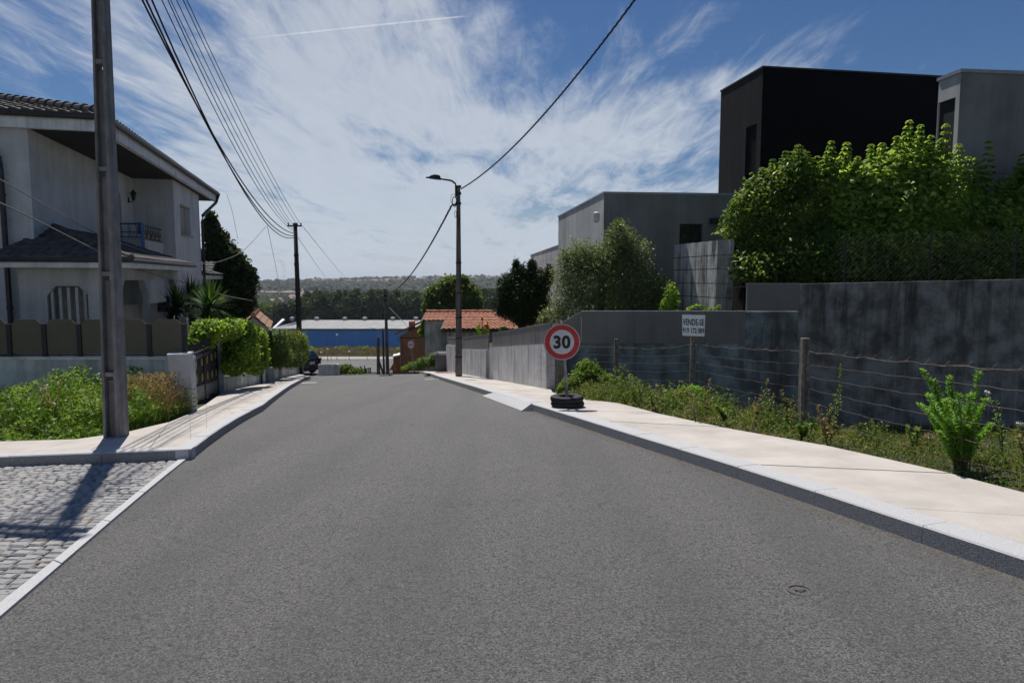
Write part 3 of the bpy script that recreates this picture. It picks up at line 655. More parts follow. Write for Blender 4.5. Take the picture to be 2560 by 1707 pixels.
# raised garden floor behind the fence
mb = MB(); gg = [(-40, 12.5), (-6.0, 12.5), (LB2[3][0]-.28, LB2[3][1]), (LB2[5][0]-.28, LB2[5][1]), (LB2[7][0]-.28, LB2[7][1]), (-40, LB2[7][1])]
mb.hexa([(x, y, -6) for x, y in gg], [(x, y, z) for (x, y), z in zip(gg, (-1.05, -1.05, -1.3, -1.7, -3.0, -3.0))]); tag(mb.build('garden_ground', 'ground'), kind='structure')
# ---- the house. frame: a along the street, b towards the street, origin at the near wall corner
H = Fr((-10.4, 15, 0), R(14)); ZS = 4.87
house = thing('house', H(0, 0, -.95), 'two storey rough white house with dark tiled hip roof behind the panel fence', 'house')
def wallq(mb, T, u0, u1, z0, z1, holes, depth=.22):
    """front skin in the u/z plane with reveals; T(u, d, z): d into the wall"""
    us = sorted({u0, u1}|{h[i] for h in holes for i in (0, 1)}); zs = sorted({z0, z1}|{h[i] for h in holes for i in (2, 3)})
    for i in range(len(us)-1):
        for j in range(len(zs)-1):
            a, b, c, d = us[i], us[i+1], zs[j], zs[j+1]; mu, mz = (a+b)/2, (c+d)/2
            if any(h[0] < mu < h[1] and h[2] < mz < h[3] for h in holes): continue
            mb.add([T(a, 0, c), T(b, 0, c), T(b, 0, d), T(a, 0, d)], [(0, 1, 2, 3)])
    for a, b, c, d in [h[:4] for h in holes]:
        mb.add([T(a, 0, c), T(b, 0, c), T(b, 0, d), T(a, 0, d), T(a, depth, c), T(b, depth, c), T(b, depth, d), T(a, depth, d)], [(0, 4, 5, 1), (1, 5, 6, 2), (2, 6, 7, 3), (3, 7, 4, 0)])
    return mb
side = lambda b0: (lambda u, d, z: H(u, b0-d, z))
front = lambda a0: (lambda u, d, z: H(a0+d, u, z))
mb = MB()
wallq(mb, side(0), 0, 7.6, -4, ZS, [(5.42, 6.3, 2.0, 4.24), (1.9, 2.5, -.6, 1.45)])          # long side
wallq(mb, front(7.6), 0, 1.2, -4, ZS, [(.52, .95, .55, 1.08)])                               # step
wallq(mb, side(1.2), 7.6, 11.8, -4, ZS, [(8.45, 10.1, 3.18, 4.2), (9.0, 10.9, .2, 1.42)])    # projecting side
wallq(mb, front(0), -9.5, 0, -1, ZS, [])
mb.box(11.8, 11.65, -9.5, 1.19, -4, ZS-.01, T=H)
mb.box(7.9, 11.6, -9.4, .9, -1, ZS-.02, T=H); 
w_ = mb.build('wall', 'stucco', house)
mb = MB(H); mb.box(5.2, 5.35, -.14, -.001, 0, .001)
# openings: door, shutters, little dark window
o = MB(H).box(5.42, 6.3, -.22, -.17, 2.0, 4.24).build('balcony_door', 'interior', house)
MB(H).box(5.45, 5.5, -.169, -.14, 2.02, 4.2).box(6.22, 6.27, -.169, -.14, 2.02, 4.2).box(5.5, 6.22, -.169, -.14, 4.14, 4.2).build('door_frame', 'grey_metal', o)
for (a0, a1, z0, z1) in ((8.45, 10.1, 3.18, 4.2), (9.0, 10.9, .2, 1.42)):
    sh = MB(H)
    n = int((z1-z0)/.055)
    for k in range(n):
        z = z0+k*.055; sh.hexa([H(a0, .98, z), H(a1, .98, z), H(a1, 1.0, z), H(a0, 1.0, z)], [H(a0, .98, z+.05), H(a1, .98, z+.05), H(a1, 1.025, z+.045), H(a0, 1.025, z+.045)])
    o = sh.build('window_shutter', 'shutter', house)
    MB(H).box(a0-.04, a1+.04, 1.02, 1.27, z0-.05, z0-.001).build('window_sill', 'block_end', o)
MB(H).box(7.8, 7.82, .53, .94, .56, 1.07).build('window', 'glass', house)
MB(H).box(1.95, 2.45, -.2, -.15, -.6, 1.4).build('front_door', 'brownwood', house)
# roof body: fascia, soffit, gutters, tiled slopes
ea, eb = -.12, 1.5; eend = 14.0; zf0, zf1 = ZS, 5.12
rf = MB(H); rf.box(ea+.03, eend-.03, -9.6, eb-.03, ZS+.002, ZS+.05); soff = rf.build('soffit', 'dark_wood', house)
fb = MB(H).box(ea, ea+.12, -9.7, eb, zf0-.02, zf1).box(ea+.121, eend, eb-.12, eb, zf0-.02, zf1)
for a in (.9, 6.6, 8.3, 10.2): fb.box(a, a+.05, eb, eb+.012, zf0-.02, zf1)
fascia = fb.build('fascia', 'white_paint', house)
gt = MB(); 
for k in (0, 1): pass
gt.tube([H(ea-.07, -9.7, zf1+.03), H(ea-.07, eb+.07, zf1+.03), H(eend, eb+.07, zf1+.03)], .075, 8)
gt.build('gutter', 'gutter', house)
tp = math.tan(R(15.5)); cs = math.cos(R(15.5)); sn = math.sin(R(15.5))
roof = MB(); u, v_ = H.u, H.v
# front slope (eave runs towards the street = +b), hips cut back on the street end
O_ = Vector(H(ea-.1, -9.7, zf1+.05)); Lu = 9.7+eb+.08
tiles(roof, O_, v_, u*cs+Vector((0, 0, sn)), -u*sn+Vector((0, 0, cs)), Lu, 6.3, .23, .34, .045, .035, clip=lambda v: (0, Lu-v*cs))
O2 = Vector(H(ea-.1, eb+.08, zf1+.05)); L2 = eend-ea+.1
tiles(roof, O2, u, -v_*cs+Vector((0, 0, sn)), v_*sn+Vector((0, 0, cs)), L2, 6.3, .23, .34, .045, .035, clip=lambda v: (v*cs, max(L2-v*cs, v*cs+.3)))
ro = roof.build('roof', 'roof_dark', house)
# hip ridge of overlapping half-round caps
hip = MB(); p0 = Vector(H(ea-.1, eb+.08, zf1+.12)); p1 = Vector(H(ea-.1+5.9, eb+.08-5.9, zf1+.12+5.9*tp)); n = 22
for k in range(n):
    a, b = p0.lerp(p1, k/n), p0.lerp(p1, (k+1.15)/n); hip.tube([a, b+Vector((0, 0, -.02))], [.13, .10], 10)
hip.build('ridge_cap', 'roof_dark', ro)
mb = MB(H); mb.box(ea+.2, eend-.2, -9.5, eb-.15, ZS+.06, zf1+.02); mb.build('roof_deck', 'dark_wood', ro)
# downpipes
dp = MB().tube([H(-.14, -1.05, 4.9), H(-.13, -.75, 4.55), H(-.12, -.52, 4.2), H(-.12, -.50, 3.95), H(-.12, -.5, -1)], .055, 8)
for z in (3.4, 2.2, 1.0): dp.tube([H(-.12, -.5, z), H(-.12, -.5, z+.06)], .066, 8)
dp.build('downpipe', 'gutter', house)
MB().tube([H(13.9, 1.57, 5.08), H(13.7, 1.52, 4.8), H(11.9, 1.30, 4.1), H(11.8, 1.29, 3.85), H(11.8, 1.29, -3)], .055, 8).build('downpipe', 'gutter', house)
# balcony with parapet, scroll railing and a cloth over the corner
mb = MB(H); mb.box(5.0, 5.12, .001, .85, .9, 2.80); mb.box(5.121, 7.598, .73, .85, .9, 2.80); mb.box(5.12, 7.598, 0.001, .73, 1.9, 2.0)
bal = mb.build('balcony', 'stucco_side', house)
rl = MB()
top, bot = 3.24, 2.86
for z in (top, 3.0, bot):
    rl.tube([H(5.06, .02, z), H(5.06, .79, z), H(7.55, .79, z)], .022 if z == top else .012, 6)
for k in range(4):
    b = .1+.2*k; rl.tube([H(5.06, b, bot), H(5.06, b+.04, 3.0), H(5.06, b, top)], .010, 6)
for k in range(13):
    a = 5.2+.185*k; rl.tube([H(a, .79, bot), H(a+.05, .79, 2.98), H(a-.02, .79, 3.1), H(a, .79, top)], .011, 6)
rl.build('railing', 'black_metal', bal)
for k in range(5):
    b = 7.38-.48*k; MB().ball(H(b, .79, 2.93), (.05, .05, .07), 8, 5).build('railing_ornament', 'gold', bal)
cl = MB(); n = 7
for sgn, dd in ((0, .875), (1, .70)):
    for i_ in range(n):
        pass
g = []; 
for i_ in range(10):
    a = 5.0+.26*i_/9-.05; ww = .015*math.sin(i_*1.9)
    g.append((a, ww))
vs = [];
for (a, ww) in g:
    for z, ins in ((2.45+.05*math.sin(a*30), .0), (2.85, .0), (3.27, .0), (3.28, -.1), (2.95, -.11)):
        vs.append(H(a-.02, .885+ww+ins, z))
cl.add(vs, [(i_*5+j, (i_+1)*5+j, (i_+1)*5+j+1, i_*5+j+1) for i_ in range(9) for j in range(4)])
o = cl.build('hanging_cloth', 'bluecloth', origin=H(5.1, .86, 2.4)); tag(o, 'blue patterned cloth hung over the corner of the balcony railing', 'cloth'); mo = o.modifiers.new('s', 'SOLIDIFY'); mo.thickness = .012
# porch: pillars with arches, low hipped roof
pa0, pa1, pb = -.75, 4.9, 1.8; zt = 1.88
pm_ = MB()
wallq(pm_, front(pa0), -.05, pb, -1, zt, [(.45, 1.22, -.95, 1.50)], .3)
# chamfered head of the front opening
for (u0, u1) in ((.45, .62), (1.22, 1.05)): pm_.hexa([H(pa0+.01, u0, 1.30), H(pa0+.29, u0, 1.30), H(pa0+.29, u0, 1.499), H(pa0+.01, u0, 1.499)], [H(pa0+.01, u0, 1.3), H(pa0+.29, u0, 1.3), H(pa0+.29, u1, 1.499), H(pa0+.01, u1, 1.499)])
arch = [(-.45, 1.58), (1.72, 4.62)]
wallq(pm_, side(pb), pa0, pa1, -1, zt, [(a, b, -.95, 1.62) for a, b in arch], .12)
for a, b in arch:
    for (s0, s1) in ((a, a+.22), (b, b-.22)):
        pm_.hexa([H(s0, pb-.005, 1.34), H(s0, pb-.155, 1.34), H(s0, pb-.155, 1.619), H(s0, pb-.005, 1.619)], [H(s0+(s1-s0)*.1, pb-.005, 1.34), H(s0+(s1-s0)*.1, pb-.155, 1.34), H(s1, pb-.155, 1.619), H(s1, pb-.005, 1.619)])
pm_.box(pa0+.02, pa1-.02, pb-.18, pb-.161, 1.63, zt, T=H); pm_.box(pa0, pa0+.0, 0, 0, 0, 0, T=H)
pm_.box(pa0+.3, pa1, .0, pb-.2, -1.0, -.9, T=H)
po = pm_.build('porch_wall', 'stucco_side', house)
pf = MB(H).box(pa0-.35, pa0-.23, -.35, pb+.35, 1.88, 2.0).box(pa0-.229, pa1+.35, pb+.23, pb+.35, 1.88, 2.0).box(pa0-.22, pa1+.3, -.3, pb+.22, 1.885, 1.93)
pfas = pf.build('porch_fascia', 'white_paint', house)
MB().tube([H(pa0-.40, -.45, 2.04), H(pa0-.40, pb+.40, 2.04), H(pa1+.45, pb+.40, 2.04)], .05, 8).build('porch_gutter', 'gutter', house)
prf = MB(); e0 = (pa0-.4, pb+.4, 2.07); 
O3 = Vector(H(pa0-.4, -.45, 2.07)); sl_ = math.atan2(.75, 2.1); c3_, s3_ = math.cos(sl_), math.sin(sl_)
Lf = pb+.85
tiles(prf, O3, v_, u*c3_+Vector((0, 0, s3_)), -u*s3_+Vector((0, 0, c3_)), Lf, 2.3, .2, .3, .03, .025, clip=lambda v: (min(v*.2, .4), Lf-v*c3_))
O4 = Vector(H(pa0-.4, pb+.4, 2.07)); L4 = pa1-pa0+.85
tiles(prf, O4, u, -v_*c3_+Vector((0, 0, s3_)), v_*s3_+Vector((0, 0, c3_)), L4, 2.3, .2, .3, .03, .025, clip=lambda v: (v*c3_, L4-v*c3_*.6))
pr_ = prf.build('porch_roof', 'gutter', house); pr_.data.materials[0] = M['roof_dark']
a_, b_ = Vector(H(pa0-.4, pb+.4, 2.09)), Vector(H(pa0-.4+2.15, pb+.4-2.15, 2.09+.77)); h2 = MB()
for k in range(9): h2.tube([a_.lerp(b_, k/9), a_.lerp(b_, (k+1.1)/9)], [.08, .065], 8)
h2.build('ridge_cap', 'roof_dark', pr_)
gb = MB(H)
for k in range(5): gb.box(pa0+.05, pa0+.11, .5+.155*k, .555+.155*k, -.95, 1.47)
gb.build('window_grille', 'stucco_side', house)
gb = MB(H)
for k in range(3): gb.box(-.3+.3*k, -.22+.3*k, .12, .2, -.95, 1.5)
gb.build('window_grille', 'white_paint', house)
MB(H).box(.9, 1.4, .03, .08, -.95, 1.4).build('front_door', 'brownwood', house)
MB(H).box(pa0+.25, pa0+.29, .46, 1.21, -.95, 1.49).build('window', 'block_end', house)
def wall_lamp(b, a, z, dirv, name='wall_lamp'):
    c = Vector(H(a, b, z)); m = MB(); dv = Vector(dirv); q = c+dv*.16
    m.tube([c+Vector((0, 0, -.15)), c+dv*.1+Vector((0, 0, -.2)), q+Vector((0, 0, -.13))], .014, 6)
    m.box(-.03, .03, -.03, .03, -.22, -.05, T=lambda x, y, zz: (c.x+x, c.y+y, c.z+zz))
    m.lathe(q+Vector((0, 0, -.13)), [(.04, 0), (.055, .02), (.085, .2)], 6); m.lathe(q+Vector((0, 0, .07)), [(.12, 0), (.05, .08), (.015, .12), (.015, .16)], 6)
    return m.build(name, 'black_metal', house)
wall_lamp(0, 7.05, 4.25, H.v); wall_lamp(.35, 7.6, 1.5, -H.u)
# stone stair lip between the porch and the projecting block: pale band
# ---- low annex behind the house
ax = thing('annex', (-13.9, 30.0, -2.3), 'small low outbuilding with dark tiled roof just behind the white house', 'outbuilding')
AX = Fr((-14.3, 30.0, 0), R(14))
MB(AX).box(0, 3, -2, .55, -2.6, 1.62).build('wall', 'stucco_side', ax)
MB(AX).box(-.3, 3.3, -2, 1.05, 1.63, 1.80).build('fascia', 'white_paint', ax)
r_ = MB(); tiles(r_, AX(-.35, 1.15, 1.83), AX.u, (-AX.v*.93+Vector((0, 0, .36))), (AX.v*.36+Vector((0, 0, .93))), 3.7, 2.0, .23, .34, .04, .03)
tiles(r_, AX(-.35, -2.2, 1.83), AX.v, (AX.u*.93+Vector((0, 0, .36))), (-AX.u*.36+Vector((0, 0, .93))), 3.3, 1.6, .23, .34, .04, .03)
r_.build('roof', 'roof_dark', ax)
# ---- fence of frosted panels on the stained low wall
YF = 12.3
def xf(px): return (px-1280)/F*YF*1.005
fz0 = P(240, 892, YF).z; fz1 = P(240, 799, YF).z
lw = thing('garden_wall', (-9, YF+.1, -.9), 'low stained whitewashed wall under the frosted panel fence', 'wall')
mb = MB(ID); mb.box(YF, YF+.2, xf(-420), xf(474), -1.2, fz0-.05); mb.build('wall', 'lowwall', lw)
MB(ID).box(YF-.03, YF+.23, xf(-420), xf(474), fz0-.049, fz0).build('coping', 'white_paint', lw)
fe = thing('panel_fence', (xf(200), YF+.1, fz0), 'fence of olive frosted panels with clipped corners between black posts', 'fence')
px0 = 23-88*5
posts = MB(ID)
for k in range(10):
    a, b = xf(px0+88*k), xf(px0+88*k+75); c = .09; h = fz1-fz0
    z0, z1 = fz0+.05, fz1; y0, y1 = YF+.08, YF+.10
    pts = [(a, z0), (b, z0), (b, z1-c), (b-c, z1), (a+c, z1), (a, z1-c)]
    m_ = MB().hexa([(x, y0, z) for x, z in pts], [(x, y1, z) for x, z in pts]); m_.build('panel', 'glass_panel', fe)
    posts.box(YF+.06, YF+.12, b+.005, b+.088, fz0, fz1-c*.9)
posts.box(YF+.07, YF+.11, xf(px0), xf(452), fz0+.005, fz0+.04)
fixn(posts.build('post', 'black_metal', fe))
# the return panel at the corner, edge-on to the street
xe = xf(458); m_ = MB(); pts = [(.0, fz0+.05), (.5, fz0+.05), (.5, fz1-.02), (.38, fz1+.05), (.14, fz1+.05), (0, fz1-.06)]
rt = Vector((-.36, 1, 0)).normalized()

m_.hexa([(xe-.10+.02*t/.5, YF+.1+t*.45, z) for t, z in pts], [(xe-.12+.02*t/.5, YF+.11+t*.45, z) for t, z in pts]); m_.build('panel', 'glass_panel', fe)
# ---- gate pillars, gate, white walls with hedges
PA = G(485, 1028, .1); PB = G(562, 977, .1); PC = G(663, 958, .1); PD = G(752, 936, .1)
gdir = Vector((PB.x-PA.x, PB.y-PA.y, 0)).normalized(); gn = Vector((gdir.y, -gdir.x, 0))
def pillar(c, zt_, w_, label, m='tilewall', name='gate_pillar'):
    t = thing(name, (c.x, c.y, c.z), label, 'pillar'); T = lambda a, b, z: (c.x+gdir.x*a+gn.x*b, c.y+gdir.y*a+gn.y*b, z)
    mb = MB(T); n = 4; h = (zt_-c.z+.2)/n
    for k in range(n): mb.box(-w_/2, w_/2, -w_, 0, c.z-.2+h*k+.004, c.z-.2+h*(k+1)-.004)
    mb.box(-w_/2+.006, w_/2-.006, -w_+.006, -.006, c.z-.2, zt_-.002)
    mb.build('shaft', m, t); MB(T).box(-w_/2-.015, w_/2+.015, -w_-.015, .015, zt_, zt_+.03).build('cap', 'white_paint', t); return t
zA = P(480, 885, PA.y).z; zB = P(562, 852, PB.y).z
pillar(PA, zA, .36, 'pale tiled gate pillar at the corner of the stained low wall, nearest the street lamp side')['label'] = 'pale tiled gate pillar where the stained low wall turns the corner'
pillar(PB, zB, .28, 'pale gate pillar at the far end of the black gate, before the ivy hedge', 'lowwall')
gate = thing('driveway_gate', (PA.x, PA.y, PA.z), 'black iron driveway gate with spear tips and gilded ornaments', 'gate')
glen = (Vector((PB.x, PB.y))-Vector((PA.x, PA.y))).length-.36
ztA, ztB = P(497, 893, PA.y).z+.03, P(552, 858, PB.y).z+.06
def GT(a, b, z): return (PA.x+gdir.x*(a+.2)+gn.x*(b-.15), PA.y+gdir.y*(a+.2)+gn.y*(b-.15), z)
zg = lambda a: PA.z+(PB.z-PA.z)*a/glen
zt_ = lambda a: ztA+(ztB-ztA)*a/glen
half = glen/2
for s_ in (0, 1):
    a0, a1 = s_*half+.01, (s_+1)*half-.01; fm = MB()
    for zf_ in (lambda a: zg(a)+.06, lambda a: zg(a)+.34, lambda a: zt_(a)-.05, lambda a: zt_(a)-.17):
        fm.tube([GT(a0, 0, zf_(a0)), GT(a1, 0, zf_(a1))], .02, 6)
    for a in (a0+.02, a1-.02): fm.tube([GT(a, 0, zg(a)), GT(a, 0, zt_(a)+.02)], .03, 6)
    n = 13
    for k in range(1, n):
        a = a0+(a1-a0)*k/n; fm.tube([GT(a, 0, zg(a)+.34), GT(a, 0, zt_(a)+.02), GT(a, 0, zt_(a)+.10), GT(a, 0, zt_(a)+.16)], [.009, .009, .02, .002], 6)
    fr_ = fm.build('gate_leaf', 'black_metal', gate)
    pl = MB(); pl.hexa([GT(a0+.04, -.012, zg(a0)+.08), GT(a1-.04, -.012, zg(a1)+.08), GT(a1-.04, .0, zg(a1)+.08), GT(a0+.04, .0, zg(a0)+.08)], [GT(a0+.04, -.012, zg(a0)+.33), GT(a1-.04, -.012, zg(a1)+.33), GT(a1-.04, 0, zg(a1)+.33), GT(a0+.04, 0, zg(a0)+.33)])
    pl.build('kick_plate', 'panel_grey', fr_)
    bp = MB(); bp.hexa([GT(a0+.04, -.03, zg(a0)+.36), GT(a1-.04, -.03, zg(a1)+.36), GT(a1-.04, -.02, zg(a1)+.36), GT(a0+.04, -.02, zg(a0)+.36)], [GT(a0+.04, -.03, zt_(a0)-.18), GT(a1-.04, -.03, zt_(a1)-.18), GT(a1-.04, -.02, zt_(a1)-.18), GT(a0+.04, -.02, zt_(a0)-.18)])
    bp.build('back_plate', 'black_metal', fr_)
    for k in range(3):
        for r_ in range(2):
            a = a0+(a1-a0)*(k+.5)/3; z = zg(a)+.47+(zt_(a)-zg(a)-.72)*(.12+.76*r_); c = Vector(GT(a, .012, z)); q = MB()
            for j in range(5): q.box(-.10, .10, -.004, .012, -.085+.035*j, -.06+.035*j, T=lambda aa, bb, zz: (c.x+gdir.x*aa*(1-.12*abs(j-2)*1.6)+gn.x*bb, c.y+gdir.y*aa*(1-.12*abs(j-2)*1.6)+gn.y*bb, c.z+zz))
            q.build('ornament', 'gold', fr_)
# white garden walls (between pillar B and tiled pillar, and on to the pole)
def seg(name, label, A, B, zta, ztb, t, m, cat='wall', z0=None):
    o = MB().slab(A, B, min(A.z, B.z)-.5 if z0 is None else z0, zta, ztb, t).build(name, m, origin=(A.x, A.y, A.z)); fixn(o); return tag(o, label, cat)
off = lambda p, k, s_=0.: Vector((p.x+gdir.x*k+gn.x*s_, p.y+gdir.y*k+gn.y*s_, p.z))
A1_ = off(PB, .15, 0); B1_ = Vector((PC.x, PC.y, PC.z))
seg('garden_wall', 'white low wall below the ivy hedge, between the gate and the tiled pillar', B1_, A1_, P(655, 925, PC.y).z, P(573, 943, PB.y).z, .18, 'lowwall')
PC2 = G(674, 953, .1)
seg('garden_wall', 'white low wall under the yellow flecked hedge, beyond the tiled pillar', PD, PC2, P(752, 909, PD.y).z, P(676, 920, PC2.y).z, .18, 'lowwall')
# tall pillar carrying a little tiled roof, narrow doorway beside it
tp_ = thing('gate_house', tuple(PC), 'narrow whitewashed gate pillar capped by a little gabled clay tile roof', 'gate canopy')
zcT = P(664, 815, PC.y).z
c = PC; T = lambda a, b, z: (c.x+gdir.x*a+gn.x*b, c.y+gdir.y*a+gn.y*b, z)
wd_ = .30
MB(T).box(.1, .1+wd_, -.25, 0, c.z-.4, zcT-.25).build('shaft', 'lowwall', tp_)
gzt = P(640, 792, PC.y).z
rg = MB(); pts = [(-.36, zcT-.02), (.0, gzt), (.36, zcT-.02), (.36, zcT-.5), (-.36, zcT-.5)]
rg.hexa([T(.02, b-.30, z) for b, z in pts], [T(3.4, b-.30, z-.1) for b, z in pts]); rg.build('gable', 'stucco_side', tp_)
rr = MB(); 
for sg in (1, -1):
    e_ = Vector(T(-.12, -.30+sg*.50, zcT-.10)); top_ = Vector(T(-.12, -.30, gzt+.06)); ev = (top_-e_); Lv = ev.length; ev.normalize(); nn = ev.cross(gdir) if sg > 0 else gdir.cross(ev)
    if nn.z < 0: nn = -nn
    tiles(rr, e_, gdir, ev, nn, 3.7, Lv, .15, .22, .025, .02)
ro = rr.build('roof', 'tile_pale', tp_)
q = MB(); a_, b_ = Vector(T(-.14, -.30, gzt+.07)), Vector(T(3.55, -.30, gzt+.07))
for k in range(12): q.tube([a_.lerp(b_, k/12), a_.lerp(b_, (k+1.12)/12)], [.085, .07], 10)
q.build('ridge_cap', 'tile_pale', ro)
MB(T).box(-.55, .09, -.10, -.06, c.z-.3, c.z+.85).build('wicket_door', 'black_metal', tp_)
# pale post at the end of the hedge
PE = G(757, 931, .1); T2 = lambda a, b, z: (PE.x+gdir.x*a+gn.x*b, PE.y+gdir.y*a+gn.y*b, z)
# ============================================================ RIGHT SIDE
def Z(px, py, Y): return P(px, py, Y).z
wn = Vector((-rdir.y, rdir.x, 0))   # towards the road
# --- street wall: lower pale concrete + upper grey panel band
zs0 = Z(1388, 859, W0.y); zs1 = Z(1240, 868, W1.y)
tag(fixn(MB().slab(W1, W0, W1.z-.6, zs1, zs0, -.2 if False else .22, z0b=W0.z-.6).build('street_wall', 'streaky', origin=(W0.x, W0.y, W0.z))), 'pale streaked concrete wall behind the speed sign, nearest stretch along the pavement', 'wall')
o_ = lambda p, k: Vector((p.x-wn.x*k, p.y-wn.y*k, p.z))
bz0 = Z(1388, 808, W0.y); bz1 = Z(1240, 834, W1.y)
def band(A, B, za, zb_, z0a, z0b, label, t=.05, m='panel_grey', back=.10):
    A, B = o_(A, -back), o_(B, -back)
    o = MB().slab(A, B, z0a, za, zb_, t, z0b=z0b).build('fence_panel', m, origin=(B.x, B.y, z0b)); fixn(o); return tag(o, label, 'fence panel')
sgn = -1
mid = Vector(((W0.x+W1.x)/2, (W0.y+W1.y)/2, 0)); 
def bandline(A, B, n, za, zb_, z0a, z0b, label, grp=None):
    t = thing('panel_fence', (B.x, B.y, z0b), label, 'fence', grp)
    d = Vector((B.x-A.x, B.y-A.y, 0)); L_ = d.length; d.normalize(); nn = Vector((d.y, -d.x, 0))
    for k in range(n):
        f0, f1 = k/n+.012/L_, (k+1)/n-.012/L_; a = Vector((A.x, A.y, 0))+d*L_*f0+nn*.08; b = Vector((A.x, A.y, 0))+d*L_*f1+nn*.08
        lz = lambda u, v, f: u+(v-u)*f
        fixn(MB().slab(a, b, lz(z0a, z0b, f0), lz(za, zb_, f0), lz(za, zb_, f1), .04, z0b=lz(z0a, z0b, f1)).build('panel', 'panel_grey', t))
    cp = MB(); a = Vector((A.x, A.y, 0))+nn*.07; b = Vector((B.x, B.y, 0))+nn*.07
    fixn(cp.slab(a, b, za+.001, za+.02, zb_+.02, .06, z0b=zb_+.001).build('coping', 'metal_cap', t)); return t
bandline(W1, W0, 5, bz1, bz0, zs1-.02, zs0-.02, 'grey panel band on the pale wall beside the pavement')
# side wall square to the street, stepping up to the right
Yw = W0.y
def xw(px): return (px-1280)/F*Yw*1.003
B0 = Vector((W0.x+.25, Yw+.02, 0)); zl1 = Z(1859, 779, Yw); zb1 = Z(1859, 855, Yw); xs1 = xw(1863); xs2 = xw(1995); xs3 = 22
zl2 = Z(1930, 710, Yw); zr = Z(2560, 688, Yw); gb = -2.6
sw = thing('boundary_wall', (W0.x+1, Yw, -1.6), 'long mouldy blue grey boundary wall stepping up to the right behind the wire fence', 'wall')
MB(ID).box(Yw, Yw+.25, B0.x, xs1, gb, zb1).build('low_wall', 'shade_blue', sw)
MB(ID).box(Yw, Yw+.25, xs1+.001, xs2, gb, zl1).build('mid_wall', 'shade_blue', sw)
mb = MB(); zq = zr+(zr-zl2)*.6
mb.hexa([(xs2+.001, Yw-.004, gb), (xs3, Yw-.004, gb), (xs3, Yw+.26, gb), (xs2+.001, Yw+.26, gb)], [(xs2+.001, Yw-.004, zl2), (xs3, Yw-.004, zq), (xs3, Yw+.26, zq), (xs2+.001, Yw+.26, zl2)])
mb.build('tall_wall', 'big_wall', sw)
bw = thing('panel_fence', (xw(1600), Yw+.1, zb1), 'long level grey panel band on the boundary wall behind the for sale placard', 'fence')
xa = xw(1453)
for k in range(4):
    a, b = xa+(xs1-xa)*k/4+.006, xa+(xs1-xa)*(k+1)/4-.006
    MB(ID).box(Yw-.03, Yw+.03, a, b, zb1-.03, zl1).build('panel', 'panel_grey', bw)
MB(ID).box(Yw-.04, Yw+.05, xa, xs1, zl1+.001, zl1+.018).build('coping', 'metal_cap', bw)
mb = MB(); x0 = W0.x+.12; mb.hexa([(x0, Yw-.02, zs0-.02), (xa-.006, Yw-.02, zb1-.03), (xa-.006, Yw+.02, zb1-.03), (x0, Yw+.02, zs0-.02)], [(x0, Yw-.02, bz0), (xa-.006, Yw-.02, zl1), (xa-.006, Yw+.02, zl1), (x0, Yw+.02, bz0)]); mb.build('sloped_panel', 'panel_grey', bw)
tf = thing('panel_fence', (xw(1930), Yw+.1, zl1), 'single short grey panel on the step of the boundary wall', 'fence')
MB(ID).box(Yw-.02, Yw+.04, xs1+.01, xs2-.01, zl1+.02, zl2).build('panel', 'panel_grey', tf)
MB(ID).box(Yw-.03, Yw+.05, xs1+.0, xs2-.005, zl2+.001, zl2+.018).build('coping', 'metal_cap', tf)
# dark end wall face towards the verge (thickness of the street wall)
tag(MB(ID).box(W0.y-.28, W0.y+.019, W0.x+.02, W0.x+.24, -2.2, zs0-.02).build('wall_end_pier', 'postwood', origin=(W0.x, W0.y, -1.6)), 'dark narrow pier closing the end of the pale street wall', 'pier')
# entrance pieces further along
zc1, zc2 = Z(1222, 868, W2.y), Z(1164, 873, W3.y)
seg2 = lambda name, lab, A, B, za, zb_, m, cat='wall', t=.2: tag(fixn(MB().slab(A, B, A.z-.7, za, zb_, t, z0b=B.z-.7).build(name, m, origin=(B.x, B.y, B.z))), lab, cat)
a3 = rw(lenR); a3.z = W3.z; a2 = rw(.62); a2.z = W2.z
o = seg2('entrance_wall', 'short pale streaked wall with a square grille, right behind the lamp pole', a3, a2, zc2, zc1, 'streaky')
q0 = rw(1.35)+wn*.012; q1 = rw(2.1)+wn*.012; zq0, zq1 = Z(1212, 899, W2.y), Z(1212, 921, W2.y)
k_ = thing('wall_grille', (q0.x, q0.y, zq1), 'dark square louvred grille in the entrance wall beside the lamp pole', 'grille')
MB().slab(q1, q0, zq1, zq0, zq0, -.008 if False else .01).build('plate', 'black_metal', k_)
g2 = MB()
for j in range(7):
    z = zq1+(zq0-zq1)*(j+.3)/7; g2.slab(q1+wn*.012, q0+wn*.012, z, z+.025, z+.025, .015)
g2.build('louvre', 'panel_grey', k_)
# wicket recess between street wall and entrance wall, with its dark panel door
b0_, b1_ = rw(.06)-wn*.9, rw(.6)-wn*.9
seg2('wicket_gate', 'tall dark panel wicket gate set back in the gap of the pale wall', Vector((b1_.x, b1_.y, W2.z)), Vector((b0_.x, b0_.y, W1.z)), Z(1225, 838, W2.y), Z(1238, 836, W1.y), 'panel_grey', 'gate', .06)
bb = MB(); rq = rw(.62)-wn*.21; rq2 = rw(.62)-wn*.95
fixn(bb.slab(rq, rq2, -3, Z(1222, 840, W2.y), Z(1222, 840, W2.y), .1).build('recess_wall', 'panel_grey', origin=(rq.x, rq.y, W2.z))); 
tag(bpy.data.objects['recess_wall'], 'dark inner side of the wicket recess in the pale wall', 'wall')
a4 = rw(lenR+1.6); a5 = rw(lenR+4.2); zg4 = float(gz(a4.x, a4.y))+.13; a4.z = zg4; a5.z = float(gz(a5.x, a5.y))+.13
